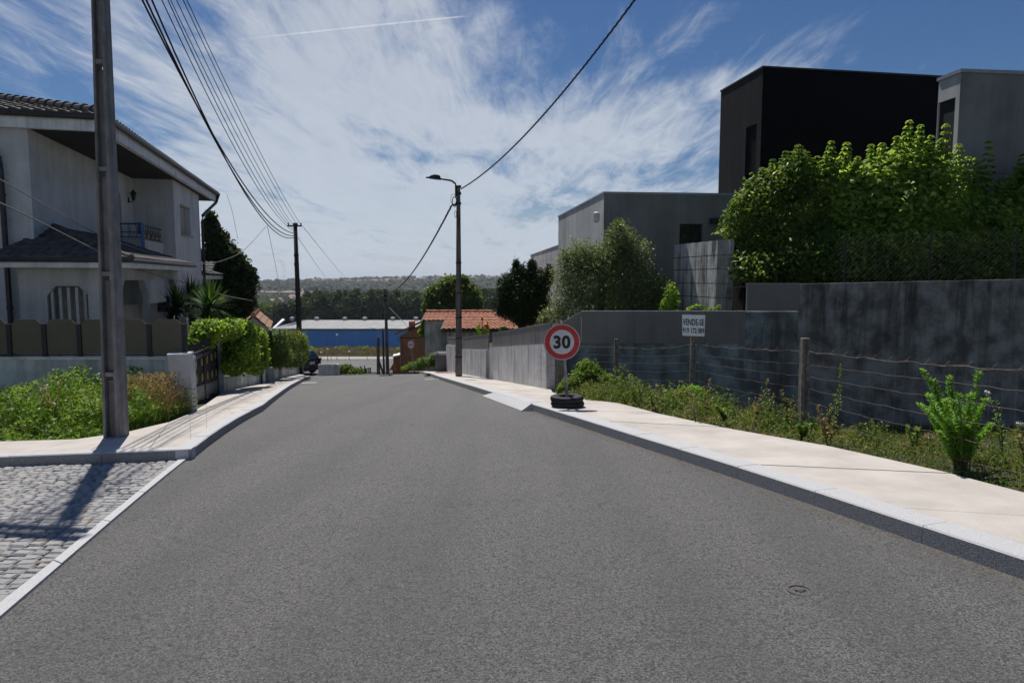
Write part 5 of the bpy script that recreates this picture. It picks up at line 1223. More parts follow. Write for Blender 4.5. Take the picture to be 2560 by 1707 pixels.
for si in range(len(fpos)-1):
    (ta, _), (tb, _) = fpos[si], fpos[si+1]; L_ = (ta-tb).length; n = max(8, int(L_/.14)); off_ = [Vector((0, -.055, -h)) for h in hts]
    sag = .05 if si < 2 else .02
    rows_ = []
    for hi, o2 in enumerate(off_):
        w1 = fr_w.uniform(-1, 1)*.015; pts_ = []
        for i_ in range(n+1):
            t = i_/n; j_ = .005*math.sin(i_*2.3+hi*1.7)+.004*math.sin(i_*5.1+hi)+w1*math.sin(math.pi*t)
            pts_.append(ta.lerp(tb, t)+o2+Vector((0, 0, -sag*4*t*(1-t)+j_)))
        rows_.append(pts_); m.tube(pts_, .0022 if hi else .003, 4, False)
        if hi == 0: m.tube([p+Vector((.004*math.sin(k*2), 0, .012*math.cos(k*1.3))) for k, p in enumerate(pts_)], .0022, 4, False)
    for i_ in range(0, n+1, 1 if si == 3 else 2):
        m.tube([rows_[h][i_] for h in range(len(hts))], .0014, 3, False)
        p = rows_[0][i_]
        if i_ % 2 == 0: m.tube([p, p+Vector((.05, 0, .05))], .002, 3, False)
m.build('wire_mesh', 'wire', wf)
# placard
D = 12.75; pl = thing('for_sale_placard', tuple(P(1733, 843, D)), 'white VENDE-SE placard with a phone number on a fence post', 'placard')
c0, c1_, c2_, c3_ = P(1705, 783, D), P(1763, 784, D), P(1761, 845, D), P(1706, 843, D)
q = [c3_, c2_, c1_, c0]; m = MB(); m.hexa(q, [p+Vector((0, .012, 0)) for p in q]); fixn(m.build('board', 'postwood', pl))
i4 = [c3_.lerp(c0, .07), c2_.lerp(c1_, .07), c1_.lerp(c2_, .06), c0.lerp(c3_, .06)]
# slightly buckled paper sheet
m = MB(); n = 10; vs = []
for j in range(2):
    for i in range(n+1):
        t = i/n; p = (i4[0].lerp(i4[1], t) if j == 0 else i4[3].lerp(i4[2], t)); vs.append(p+Vector((0, -.006-.003*math.sin(t*9+j), 0)))
m.add(vs, [(i, i+1, n+2+i, n+1+i) for i in range(n)]); pap = m.build('paper', 'paper', pl); mo = pap.modifiers.new('s', 'SOLIDIFY'); mo.thickness = .002
ex_ = (i4[1]-i4[0]); ez_ = (i4[3]-i4[0]); Wp = ex_.length; Hp = ez_.length; ex_.normalize(); ez_.normalize()
for txt, fy, tw, th in (('VENDE-SE', .66, .96, .31), ('919 172 089', .26, .97, .25)):
    vs, fs = text_mesh(txt, .1, .0018, 1.0); xs_ = [v[0] for v in vs]; ys_ = [v[1] for v in vs]; sx_ = Wp*tw/(max(xs_)-min(xs_)); sy_ = Hp*th/(max(ys_)-min(ys_)); mx_ = (max(xs_)+min(xs_))/2; my_ = (max(ys_)+min(ys_))/2
    digit('lettering', [((v[0]-mx_)*sx_, (v[1]-my_)*sy_, v[2]*.5) for v in vs], fs, lambda x, y, z: i4[0]+ex_*(Wp/2+x)+ez_*(Hp*fy+y)+Vector((0, -.0125-z, 0)), 'black', pap)
# ---- bin and bag
D = 31.5; bb_ = P(1102, 926, D); bb_.z = float(gz(bb_.x, bb_.y))+.12
bi = thing('wheeled_bin', tuple(bb_), 'grey wheeled refuse bin at the end of the pale wall', 'bin')
def BN(a, b, z): return (bb_.x+b, bb_.y+a, bb_.z+z)
fixn(MB().hexa([BN(-.25, -.18, .04), BN(-.25, .18, .04), BN(.2, .18, .04), BN(.2, -.18, .04)], [BN(-.33, -.27, .82), BN(-.33, .27, .82), BN(.3, .27, .82), BN(.3, -.27, .82)]).build('body', 'plastic', bi))
fixn(MB().hexa([BN(-.37, -.31, .821), BN(-.37, .31, .821), BN(.36, .31, .821), BN(.36, -.31, .821)], [BN(-.3, -.27, .90), BN(-.3, .27, .90), BN(.34, .27, .92), BN(.34, -.27, .92)]).build('lid', 'plastic', bi))
for s_ in (-.24, .24): MB().lathe(Vector(BN(.16, s_, .1)), [(.001, -.025), (.1, -.025), (.1, .025), (.001, .025)], 16, Vector((1, 0, 0))).build('wheel', 'rubber', bi)
bg = MB(); c = Vector(BN(.1, .52, .0))
for k in range(4): bg.ball(c+Vector((0, 0, .14+.22*k)), (.15-.01*k, .15, .15), 10, 7, .06)
tag(bg.build('white_sack', 'signwhite', origin=tuple(c)), 'crumpled white sack heap leaning between the bin and the pale wall', 'sack')
# ---- debris on the road at the crest
dp = G(966, 939.5); m = MB(); m.box(-.12, .12, -.30, .27, .012, .035, T=lambda a, b, z: (dp.x+b, dp.y+a, dp.z+z)); m.tube([dp+Vector((.1, 0, .03)), dp+Vector((.27, -.05, .10))], .025, 6); m.tube([dp+Vector((-.2, -.1, .02)), dp+Vector((.2, .1, .03))], .02, 6)
tag(m.build('road_debris', 'rubber', origin=tuple(dp)), 'small dark scrap lying on the asphalt near the crest', 'scrap')
# ---- black car in the side road
D = 41; cb = P(778, 931.5, D); cb.z = float(gz(cb.x, cb.y)); car = thing('parked_car', tuple(cb), 'black hatchback half hidden by the hedge at the crest, seen from behind', 'car')
# nose points left along the side road, slightly away; a = length, b = width
CH = Fr((cb.x+.02, cb.y+.1, 0), R(62))
CZ = cb.z; prof = [(0, .42), (-.02, .62), (.05, .88), (.22, 1.12), (.52, 1.40), (1.0, 1.46), (2.0, 1.44), (2.6, 1.2), (3.0, .98), (3.9, .85), (4.05, .62), (4.0, .30), (.1, .26)]
n = len(prof); vs = []
for w_, ins in ((-.82, .0), (-.70, .12), (.70, .12), (.82, .0)):
    for a, z in prof:
        tuck = .14*max(0, (z-.85))/.6; vs.append(CH(a, (w_ if abs(w_) < .8 else w_)*(1-tuck), CZ+z))
m = MB(); m.add(vs, [(k*n+i, k*n+(i+1) % n, (k+1)*n+(i+1) % n, (k+1)*n+i) for k in range(3) for i in range(n)]+[tuple(range(n)), tuple(range(3*n, 4*n))[::-1]])
cbdy = bevel(fixn(m.build('body', 'car', car)), .05, 3); cbdy.data.polygons.foreach_set('use_smooth', [True]*len(cbdy.data.polygons))
def quadT(a0, z0, a1, z1, b, e): return MB().hexa([CH(a0-e, -b, CZ+z0), CH(a0-e, b, CZ+z0), CH(a0+.01, b, CZ+z0), CH(a0+.01, -b, CZ+z0)], [CH(a1-e, -b*.86, CZ+z1), CH(a1-e, b*.86, CZ+z1), CH(a1+.01, b*.86, CZ+z1), CH(a1+.01, -b*.86, CZ+z1)])
fixn(quadT(.12, .98, .50, 1.37, .66, .03).build('rear_window', 'glass', car)); MB(CH).box(-.045, -.02, -.2, .2, CZ+.66, CZ+.80).build('number_plate', 'signwhite', car)
MB(CH).box(-.12, .2, -.80, .80, CZ+.30, CZ+.56).build('bumper', 'rubber', car)
for s_ in (-1, 1): MB(CH).box(-.03, .12, s_*.80, s_*.66, CZ+.80, CZ+.98).build('tail_light', 'carlight', car)
m = MB(CH).hexa([CH(.7, .835, CZ+.95), CH(2.4, .835, CZ+.95), CH(2.4, .80, CZ+.95), CH(.7, .80, CZ+.95)], [CH(1.0, .745, CZ+1.34), CH(2.0, .745, CZ+1.34), CH(2.0, .72, CZ+1.34), CH(1.0, .72, CZ+1.34)]); fixn(m.build('side_window', 'glass', car))
for a in (.72, 3.25):
    for s_ in (-1, 1):
        c = Vector(CH(a, s_*.74, CZ+.30)); w_o = MB().lathe(c, [(.18, -.09), (.29, -.10), (.30, -.06), (.30, .06), (.29, .10), (.18, .09)], 24, CH.v).build('wheel', 'rubber', car)
        MB().lathe(c, [(.001, -.07), (.18, -.075), (.18, .075), (.001, .07)], 18, CH.v).build('rim', 'grey_metal', w_o)
# ---- concrete planter block at the crest with cuttings
D = 38; q0, q1 = P(795, 934, D), P(845, 934, D); zt5 = P(820, 911, D).z; zz0 = min(q0.z, float(gz(q0.x, D)))-.1
kb = thing('concrete_block', (q0.x, D, q0.z), 'weathered pale concrete block barring the end of the street', 'concrete block')
m = MB(ID).box(D, D+.45, q0.x, q1.x, zz0, zt5); bevel(m.build('block', 'streaky', kb), .04, 2)
MB(ID).box(D+.04, D+.41, q0.x+.1, q1.x-.1, zt5-.03, zt5+.02).build('lifting_slot', 'block_end', kb)
for k, (x0, y0, x1, y1) in enumerate(((884, 909, 893, 917), (903, 913, 915, 932), (909, 914, 914, 930), (921, 919, 922, 931), (925, 922, 926, 931), (905, 931, 928, 929))):
    pass
ml = MB()
for (x0, y0, x1, y1) in ((900, 915, 907, 924), (910, 914, 916, 932), (922, 919, 922, 933), (926, 922, 926, 933), (908, 923, 928, 920), (905, 932, 928, 931)): ml.tube([P(x0, y0, 39), P(x1, y1, 39)], .035, 6)
tag(ml.build('metal_rack', 'plastic', origin=tuple(P(915, 932, 39))), 'toppled dark metal rack lying beyond the green cuttings at the crest', 'rack')
# ---- brown brick building and old tiled house beyond the wall
D = 46; bh = thing('brown_building', tuple(P(1030, 925, D)), 'brown plastered gable building below the crest beside the blue warehouse', 'building')
xL, xR = P(1001, 900, D).x, P(1082, 900, D).x; ze = P(1001, 840, D).z; zr_ = P(1060, 806, D).z; zb0 = float(gz(xL, D))-1
m = MB(); f5 = [(xL, zb0), (xR, zb0), (xR, zr_), (P(1060, 800, D).x, zr_), (xL, ze)]
m.hexa([(x, D, z) for x, z in f5], [(x, D+7, z) for x, z in f5]); fixn(m.build('wall', 'brown', bh))
m = MB(); a, b = P(988, 838, D), P(1062, 803, D); m.hexa([(a.x, D-.35, a.z), (b.x, D-.35, b.z), (b.x, D+7.3, b.z), (a.x, D+7.3, a.z)], [(a.x, D-.35, a.z+.14), (b.x, D-.35, b.z+.14), (b.x, D+7.3, b.z+.14), (a.x, D+7.3, a.z+.14)]); m.build('roof', 'brown', bh)
MB(ID).box(D-.03, D+.05, xL-.02, xR, P(1001, 844, D).z-.05, P(1001, 844, D).z).build('string_course', 'brownwood', bh)
c0_ = P(1025, 803, D+3); MB(ID).box(D+2.6, D+3.4, c0_.x-.03, P(1036, 803, D+3).x, P(1030, 822, D).z-1, c0_.z).build('chimney', 'brown', bh)
MB().tube([P(992, 845, D-.2), P(1000, 853, D-.1), P(1001.5, 862, D-.1), P(1002, 915, D-.1)], .05, 6).build('downpipe', 'grey_metal', bh)
lo = thing('lean_to', tuple(P(990, 908, D)), 'low brick shed with pale corrugated roof beside the brown building', 'shed')
MB(ID).box(D+1, D+3, P(983, 900, D+1).x, P(1000, 900, D+1).x, P(990, 915, D).z-2, P(990, 893, D).z).build('wall', 'brown', lo)
m = MB(); m.hexa([P(982, 893, D), P(1001, 889, D), P(1001, 884, D+3), P(984, 888, D+3)], [p+Vector((0, 0, .08)) for p in (P(982, 893, D), P(1001, 889, D), P(1001, 884, D+3), P(984, 888, D+3))]); m.build('roof', 'paper', lo)
# old house: long tiled roof, ridge across the view, gable and porch roof at the left
D = 40; oh = thing('tile_roof_house', tuple(P(1120, 915, D)), 'old mouldy house with orange clay tile roof behind the grey gate', 'house')
xl, xr = P(1066, 800, D).x, P(1330, 800, D).x; De, Dr = 37.5, 41.5; zr2 = P(1180, 781, Dr).z; zee = P(1180, 823, De).z
sl_v = Vector((0, Dr-De, zr2-zee)); Ls = sl_v.length; sl_v.normalize(); nn = Vector((0, -sl_v.z, sl_v.y))
xe0 = P(1104, 823, De).x; xr0 = P(1066, 783, Dr).x
m = MB(); tiles(m, (xe0, De, zee), Vector((1, 0, 0)), sl_v, nn, 7.5, Ls, .27, .38, .05, .045, clip=lambda v: ((xr0-xe0)*0, 7.5))
mid_ = P(1066, 783, Dr)
tiles(m, (xr0, De+1.9, zee+(zr2-zee)*1.9/4), Vector((1, 0, 0)), sl_v, nn, xe0-xr0+.02, Ls*(2.1/4), .27, .38, .05, .045)
rfo = m.build('roof', 'roof_orange', oh)
m = MB(); 
for k in range(20): x0 = xr0+k*.4; m.tube([(x0, Dr, zr2+.05), (x0+.46, Dr, zr2+.04)], [.12, .10], 8)
m.build('ridge_cap', 'roof_orange', rfo)
m = MB(); x1_ = xr0+.12
f_ = [(De+2.1, zee+(zr2-zee)*.46), (Dr, zr2-.12), (Dr+4, zee), (Dr+4, zee-4.5), (De+2.1, zee-4.5)]
m.hexa([(x1_, y_, z_) for y_, z_ in f_], [(x1_+7, y_, z_) for y_, z_ in f_]); m.box(De+.4, De+2.2, xe0+.25, xr0+7, zee-4.5, zee-.06, T=ID); fixn(m.build('wall', 'oldwall', oh))
for (x, y) in ((1087, 823), (1099, 829)): pass
MB(ID).box(De+2.3, De+3.0, x1_-.05, x1_-.001, zee-1.3, zee-.3).build('window', 'interior', oh); MB(ID).box(De+.9, De+1.3, xe0+.21, xe0+.249, zee-1.5, zee-.6).build('window', 'interior', oh)
m = MB()
for (a, b) in (((xe0-.06, De-.02, zee+.02), (xe0-.06, De+2.0, zee+.02+2.0*(zr2-zee)/4)), ((xr0-.06, De+1.9, zee+1.9*(zr2-zee)/4), (xr0-.06, Dr, zr2+.02)), ((xr0-.06, Dr, zr2+.02), (xr0-.06, Dr+4, zee))):
    a, b = Vector(a), Vector(b); m.hexa([a, a+Vector((.12, 0, 0)), b+Vector((.12, 0, 0)), b], [a+Vector((0, 0, -.22)), a+Vector((.12, 0, -.22)), b+Vector((.12, 0, -.22)), b+Vector((0, 0, -.22))])
fixn(m.build('barge_board', 'postwood', oh))
MB(ID).box(De+.0, De+.1, xe0, xe0+7.4, zee-.16, zee-.03).build('gutter', 'gutter', oh)
# ============================================================ PLANTS
def pb(px, py, D, rpx, ry=None):
    c = P(px, py, D); r = rpx*D/F; return (tuple(c), (r, r*.9, (ry or rpx)*D/F))
def tree(name, label, cat, base, top, r, blobs, D, mat, n, L_, W_, up=.5, shell=.5, jit=.5, group=None, extra=None, tips=8):
    t = thing(name, tuple(base), label, cat, group); fo = Foliage(); tot = sum(b[2]*(b[3] if len(b) > 3 and b[3] else b[2]) for b in blobs); tp_l = []
    for b in blobs:
        Dd = D+(b[4] if len(b) > 4 else 0); c, rr = pb(b[0], b[1], Dd, b[2], b[3] if len(b) > 3 else None)
        k = int(n*b[2]*(b[3] if len(b) > 3 and b[3] else b[2])/tot); fo.blob(c, rr, k, L_, W_, up, shell, jit); tp_l.append(Vector(c)+Vector((0, 0, rr[2]*.5)))
    if extra: extra(fo)
    if top is not None: limbs(MB(), base, top, r, tp_l[:max(tips, 1)]).build('trunk', 'bark', t)
    fo.build('crown', mat, t); return t
def rosette(fo, c, n, L_, w_, lo=-.3):
    c = np.array(c)
    for _ in range(n):
        th = rng.uniform(0, 2*math.pi); el = rng.uniform(lo, 1.45); d = np.array([math.cos(th)*math.cos(el), math.sin(th)*math.cos(el), math.sin(el)])
        s_ = np.cross(d, [0, 0, 1]); s_ = s_/max(np.linalg.norm(s_), .05); l = L_*rng.uniform(.75, 1.1); dr = l*.12*math.cos(el)
        p = [c+d*l*.06, c+d*l*.55-np.array([0, 0, dr*.2]), c+d*l-np.array([0, 0, dr])]
        v = np.array([p[0]-s_*w_*.5, p[0]+s_*w_*.5, p[1]+s_*w_*.55, p[1]-s_*w_*.55, p[2]+s_*.003, p[2]-s_*.003]); fo.add((v, np.array([[0, 1, 2, 3], [3, 2, 4, 5]])))
# dark drooping conifer behind the white house
cb_ = [(528, 560, 17, 32), (540, 600, 30, 34), (560, 640, 40, 40), (530, 660, 34, 50), (590, 668, 34, 36), (600, 710, 42, 40), (560, 720, 50, 50), (605, 755, 34, 40), (570, 780, 46, 34), (622, 690, 20, 28), (524, 580, 16, 40)]
tree('conifer_tree', 'tall dark drooping conifer behind the far corner of the white house', 'tree', P(570, 830, 34), P(540, 560, 34), .3, cb_, 34, 'lf_cypress', 16000, .26, .10, -.1, .35, .8)
# yuccas in the garden
for (x, y, D, n, L_, lab) in ((442, 772, 17.5, 130, .68, 'shaded yucca rosette left of two others before the white house'), (478, 752, 19.5, 150, .78, 'shaded upright yucca rosette between the two others'), (524, 768, 18.5, 190, .8, 'brightest green yucca rosette, nearest the hedge')):
    c = P(x, y, D); t = thing('yucca', (c.x, c.y, -1.0), lab, 'yucca', 'yuccas in the garden'); fo = Foliage(); rosette(fo, c, n, L_, .045, -.5)
    rosette(fo, c-Vector((.12, 0, .35)), n//2, L_*.8, .045, -.6); fo.build('leaf_rosette', 'lf_yucca' if 'bright' in lab else 'lf_yucca_shaded', t); MB().tube([(c.x, c.y, -1.05), tuple(c)], .09, 8).build('stem', 'bark', t)
# ivy hedge over the wall, clipped hedge beyond, low shrub in front of the gate
def hedge(label, blobs, D0, mat, n, L_, W_, extra=None):
    c0 = P(blobs[0][0], 900, D0); t = thing('hedge', (c0.x, c0.y, -1.2), label, 'hedge'); fo = Foliage()
    tot = sum(b[2]*b[3] for b in blobs); core = MB()
    for x, y, rx, rz, D in blobs:
        c = P(x, y, D); r = (rx*D/F, .55, rz*D/F); fo.blob(tuple(c), r, int(n*rx*rz/tot), L_, W_, .35, .72, .55); MB().ball(c, (r[0]*.75, .40, r[2]*.72), 12, 8, .05).build('branches', 'stem', t)
    if extra: extra(fo)
    fo.build('foliage', mat, t); return t
hedge('lush bright ivy hedge bulging over the white wall beside the gate', [(500, 858, 26, 22, 16.5), (520, 828, 32, 28, 16.8), (560, 825, 40, 26, 17.6), (600, 828, 36, 28, 18.6), (632, 850, 30, 34, 19.6), (600, 880, 40, 46, 18.4), (640, 895, 26, 40, 19.6), (590, 912, 26, 26, 18.2)], 18, 'lf_hedge', 26000, .085, .055)
hedge('fine leaved clipped hedge with yellow tips beside the wooden pole', [(693, 860, 26, 34, 24.2), (712, 862, 32, 36, 25.5), (735, 864, 32, 38, 27.5), (700, 893, 32, 26, 24.6), (730, 893, 34, 26, 27), (752, 872, 18, 42, 30)], 26, 'lf_hedge2', 22000, .07, .035)
fl = Foliage(); 
for _ in range(70): c = P(random.uniform(705, 750), random.uniform(832, 845), 26); fl.blob(tuple(c), (.05, .05, .05), 3, .06, .05)
tag(fl.build('yellow_blossom', 'petal_ye', origin=tuple(P(725, 840, 26))), 'scattered yellow blossom along the top of the clipped hedge', 'blossom', None, 'stuff')
# ---- right: laurel, maple and climber over the wall
D = 20.2
def shoots(lst, D, L_=.19, ws=.75):
    def f(fo):
        for (x0, y0, x1, y1) in lst+[(x0+rng.uniform(-60, 60), y0+rng.uniform(10, 60), x1+rng.uniform(-60, 60), y1+rng.uniform(25, 80)) for (x0, y0, x1, y1) in lst]:
            a, b = P(x0, y0, D), P(x1, y1-14, D); n = 52
            for i_ in range(n):
                t = i_/n; c = a.lerp(b, t); r_ = .22*(1-t)+.06; tier = (int(t*8)+.5)/8; c = a.lerp(b, tier*.7+t*.3)
                k = 3; th = rng.uniform(0, 6.28, k); pos = np.array(c)+np.stack([np.cos(th)*r_, np.sin(th)*r_, np.zeros(k)-.02], 1)*rng.uniform(.5, 1.1, (k, 1))
                ax = np.stack([np.cos(th), np.sin(th), -.35+0*th], 1); nr = np.stack([np.cos(th)*.4, np.sin(th)*.4, 1+0*th], 1); fo.add(leaves(pos, nr, np.full(k, L_*(1-.35*t)), np.full(k, L_*ws*.8*(1-.35*t)), ax))
    return f
tree('laurel_bush', 'dense glossy laurel bush above the tall wall, left of the maple shrubs', 'bush', P(1905, 730, D), P(1940, 500, D), .12,
     [(1985, 445, 42, 62), (1955, 480, 60, 70), (1900, 520, 62, 78), (1850, 570, 46, 60), (1930, 590, 90, 80), (2020, 520, 60, 90), (1880, 650, 70, 62), (1960, 660, 90, 60), (2030, 620, 60, 80), (1838, 540, 28, 40), (2000, 410, 22, 40), (1915, 470, 24, 40)], D, 'lf_laurel', 22000, .13, .05, .5, .3, .7, extra=shoots([(1990, 430, 1996, 372), (2012, 440, 2018, 390), (1962, 440, 1965, 388), (1930, 460, 1934, 408), (1910, 480, 1905, 430), (1875, 520, 1870, 465), (1845, 560, 1840, 505), (2045, 470, 2044, 400), (2035, 460, 2030, 405)], D, .13, .9))
D = 20.0
tree('maple_shrub', 'leafy bright green maple shrub with tall tiered shoots in front of the black cube', 'shrub', P(2230, 740, D), P(2250, 500, D), .11,
     [(2250, 430, 60, 60), (2180, 470, 70, 70), (2110, 510, 60, 74), (2320, 460, 66, 70), (2240, 520, 100, 80), (2140, 590, 90, 70), (2320, 550, 90, 70), (2400, 540, 56, 60), (2070, 450, 30, 46), (2230, 620, 130, 60), (2100, 660, 90, 46, ), (2360, 620, 90, 60)], D, 'lf_maple', 21000, .16, .11, .9, .35, .5,
     extra=shoots([(2065, 440, 2080, 362), (2105, 440, 2118, 366), (2180, 430, 2178, 372), (2205, 430, 2206, 368), (2262, 400, 2274, 310), (2298, 400, 2302, 322), (2250, 400, 2242, 352), (2355, 440, 2366, 318), (2350, 430, 2352, 360), (2395, 450, 2396, 370), (2330, 420, 2328, 372), (2140, 470, 2145, 402)], D), tips=10)
tree('maple_shrub', 'maple shrub rising before the grey cube, nearer the right edge of the view', 'shrub', P(2470, 740, D), P(2470, 540, D), .10,
     [(2460, 560, 66, 70), (2520, 560, 60, 80), (2440, 620, 90, 60), (2560, 500, 50, 80), (2600, 600, 90, 100), (2520, 660, 90, 46)], D, 'lf_maple', 12000, .16, .11, .9, .35, .5,
     extra=shoots([(2462, 470, 2474, 360), (2450, 480, 2440, 405), (2470, 550, 2472, 442), (2500, 520, 2502, 458), (2548, 470, 2558, 395), (2570, 450, 2580, 380)], D))
tree('climber_mass', 'dark shaded creeper and bush mass behind the chain link fence on the wall', 'creeper', P(2300, 720, 19.6), None, .1, [(x, 668, 75, 46, 0) for x in range(1890, 2640, 70)]+[(x, 640, 75, 60) for x in range(1990, 2640, 90)], 19.5, 'lf_laurel', 15000, .12, .08, .4, .4, .7)
# olive with silvery foliage
tree('olive_tree', 'silvery green olive tree in front of the grey house', 'tree', P(1500, 815, 21.5), P(1500, 640, 21.5), .13,
     [(1550, 592, 40, 40), (1585, 640, 50, 56), (1530, 645, 56, 60), (1450, 640, 44, 46), (1485, 660, 50, 50), (1425, 690, 52, 52), (1500, 705, 84, 70), (1590, 705, 66, 60), (1645, 735, 46, 50), (1440, 750, 66, 50), (1540, 765, 96, 52), (1395, 785, 44, 34), (1650, 775, 46, 44), (1412, 645, 20, 26), (1545, 562, 20, 20), (1360, 800, 20, 22)], 21.5, 'lf_olive', 26000, .11, .032, .35, .15, .9)
tree('garden_shrub', 'yellow green shrub between the olive tree and the block wall', 'shrub', P(1680, 815, 20.4), None, .1, [(1678, 745, 20, 40), (1668, 780, 22, 36), (1655, 800, 20, 20)], 20.2, 'lf_hedge', 1500, .09, .045, .4, .3, .8)
fo = Foliage()
for x in range(1722, 1806, 7): fo.blob(tuple(P(x, 770+6*math.sin(x*.1), 18.9)), (.09, .09, .05), 20, .08, .035, .5, .2, .8)
tr_ = fo.build('trailing_plant', 'lf_hedge', origin=tuple(P(1765, 778, 18.9))); tag(tr_, 'thin trailing plant on the panel edge above the placard', 'plant')
tree('dark_conifer', 'rounded dark needle tree right of the lamp pole before the tiled roof', 'tree', P(1305, 835, 27), P(1305, 700, 27), .16,
     [(1305, 700, 34, 40), (1275, 720, 32, 40), (1345, 710, 32, 40), (1310, 745, 60, 50), (1265, 765, 30, 36), (1350, 770, 30, 40), (1315, 790, 44, 28), (1290, 670, 10, 24), (1330, 668, 12, 22), (1372, 690, 12, 30)], 27, 'lf_dark', 22000, .17, .035, .2, .35, .9)
tree('broad_tree', 'mid green broad tree behind the tiled roof and the lamp pole', 'tree', P(1130, 860, 62), P(1130, 740, 62), .3,
     [(1130, 720, 34, 30), (1095, 740, 34, 30), (1160, 740, 40, 36), (1080, 770, 24, 24), (1120, 775, 50, 30), (1175, 770, 34, 34), (1150, 700, 22, 14), (1075, 800, 16, 20)], 62, 'lf_med', 14000, .32, .2, .5, .4, .7)
tree('roof_vine', 'yellow green vine between the brown building and the old house', 'vine', P(1058, 860, 43), None, .1, [(1058, 812, 8, 14), (1056, 832, 10, 12)], 43, 'lf_hedge', 500, .16, .1, .4, .3, .8)
# canna with orange bloom behind the panel band
c = P(1205, 830, 27.5); t = thing('canna_plant', (c.x, c.y, c.z-.6), 'bright green canna with orange flowers above the grey gate', 'flowering plant'); fo = Foliage()
for _ in range(26):
    a_ = rng.uniform(-1.2, 1.2); q = np.array(c)+np.array([rng.uniform(-.22, .22), rng.uniform(-.15, .15), rng.uniform(-.25, .2)]); fo.add(leaves(q[None], np.array([[math.cos(a_)*.3, -1, .3]]), .42, .16, np.array([[a_*.5, 0, 1.0]])))
fo.build('leaves', 'lf_lime', t)
fo = Foliage(); fo.blob(tuple(P(1216, 814, 27.3)), (.09, .08, .14), 60, .09, .07, .3, .2, 1); fo.blob(tuple(P(1206, 797, 27.3)), (.04, .04, .12), 26, .08, .06, .3, .2, 1); fo.blob(tuple(P(1217, 834, 27.3)), (.07, .07, .08), 30, .08, .06, .3, .2, 1); fo.build('flower_head', 'petal_or', t)
MB().tube([tuple(c-Vector((0, 0, .6))), tuple(P(1206, 797, 27.3))], .015, 5).build('stem', 'stem', t)
tree('wall_shrub', 'small rose bush peeping over the grey panel band before the tiled roof', 'shrub', P(1258, 830, 27), None, .1, [(1258, 823, 12, 7)], 27, 'lf_hedge2', 300, .07, .04, .4, .3, .8)
# cuttings beyond the concrete block
tree('cut_greenery', 'heap of cut leafy branches beside the concrete block at the crest', 'cuttings', P(870, 934, 39), None, .1, [(865, 919, 18, 9), (880, 926, 26, 8), (905, 928, 14, 6), (856, 927, 14, 8)], 39, 'lf_hedge2', 2200, .13, .07, .5, .3, .8)
tree('grass_bank', 'overgrown yellowish grass bank before the brown building', 'grass', P(1055, 925, 37), None, .1, [(1062, 905, 22, 14), (1038, 915, 22, 12), (1082, 900, 14, 18), (1018, 920, 16, 8)], 37.5, 'lf_weed', 3500, .20, .03, .8, .2, .7)['kind'] = 'stuff'
# ---- weeds. low ground cover is stuff, plants one can tell apart are things
def hN(x, y, s_=1.0): return .5+.5*np.sin(x*1.7*s_+1.3*np.sin(y*1.1*s_))*np.sin(y*2.3*s_+.7*np.sin(x*2.9*s_))
def scatter(n, xf_, yf_, keep):
    x = rng.uniform(*xf_, n); y = rng.uniform(*yf_, n); k = keep(x, y); return x[k], y[k]
LBx = np.array([p[0] for p in LB1]+[LB2[1][0], LB2[2][0]]); LBy = np.array([p[1] for p in LB1]+[LB2[1][1], LB2[2][1]])
def leftkeep(x, y): return (y > np.interp(x, LBx, LBy)-.04*rng.random(len(x))) & (y < 12.25) & (x < -5.75+.0*y)
def leftH(x, y):
    d = np.clip((y-np.interp(x, LBx, LBy)), 0, 3); h = .08+.28*ss(d/1.7)+.34*hN(x, y, .9)*ss(d/1.3)
    h = h+.36*np.exp(-((x+7.1)/.55)**2-((y-11.2)/1.0)**2)+.10*np.exp(-((x+5.9)/.6)**2)-.18*np.exp(-((x+8.6)/.5)**2); h = h-.25*np.exp(-((x+5.6)/.35)**2); return np.clip(h, .05, 1.1)
x, y = scatter(60000, (-12.6, -5.6), (8.4, 12.3), leftkeep); h = leftH(x, y); n = len(x); z0 = gz(x, y)+.02
fo = Foliage(); h = h*np.where(hN(x*2.1, y*2.6, 1.4) > .55, 1.25, .8); zz_ = z0+h*rng.random(n)**.6; fo.add(leaves(np.stack([x, y, zz_], 1), rng.normal(size=(n, 3))*.7+np.array([0, -.1, .7]), .05+.05*rng.random(n), .02+.018*rng.random(n)))
tag(fo.build('weeds', 'lf_weed', origin=(-8, 10.5, -.5)), 'knee high tangle of green weeds before the stained low wall', 'weeds', None, 'stuff')
x, y = scatter(20000, (-12.6, -5.6), (8.4, 12.3), leftkeep); h = leftH(x, y)
fo = Foliage(); fo.blades(np.stack([x, y, gz(x, y)], 1), h*rng.uniform(.7, 1.35, len(x)), .012, .25); tag(fo.build('grass', 'lf_weed', origin=(-8, 10.5, -.5)), 'long green grass blades among the weeds by the low wall', 'grass', None, 'stuff')
k = (np.exp(-((x+6.15)/.5)**2-((y-11.5)/.8)**2) > .62); xd, yd = x[k], y[k]; xd = np.concatenate([xd+rng.normal(0, .08, len(xd)) for _ in range(3)]); yd = np.concatenate([yd, yd+.05, yd-.05]); kk = leftkeep(xd, yd); xd, yd = xd[kk], yd[kk]
fo = Foliage(); fo.blades(np.stack([xd, yd, gz(xd, yd)], 1), rng.uniform(.45, .85, len(xd)), .010, .22); pe = np.stack([xd, yd, gz(xd, yd)+rng.uniform(.5, .85, len(xd))], 1); fo.add(leaves(pe, rng.normal(size=pe.shape), .06, .018, np.array([[.1, 0, 1.]])*np.ones((len(pe), 1))))
tag(fo.build('dry_grass', 'lf_dry', origin=(-6.2, 11.2, -.5)), 'clump of dry straw coloured grass against the corner pillar', 'dry grass', None, 'stuff')
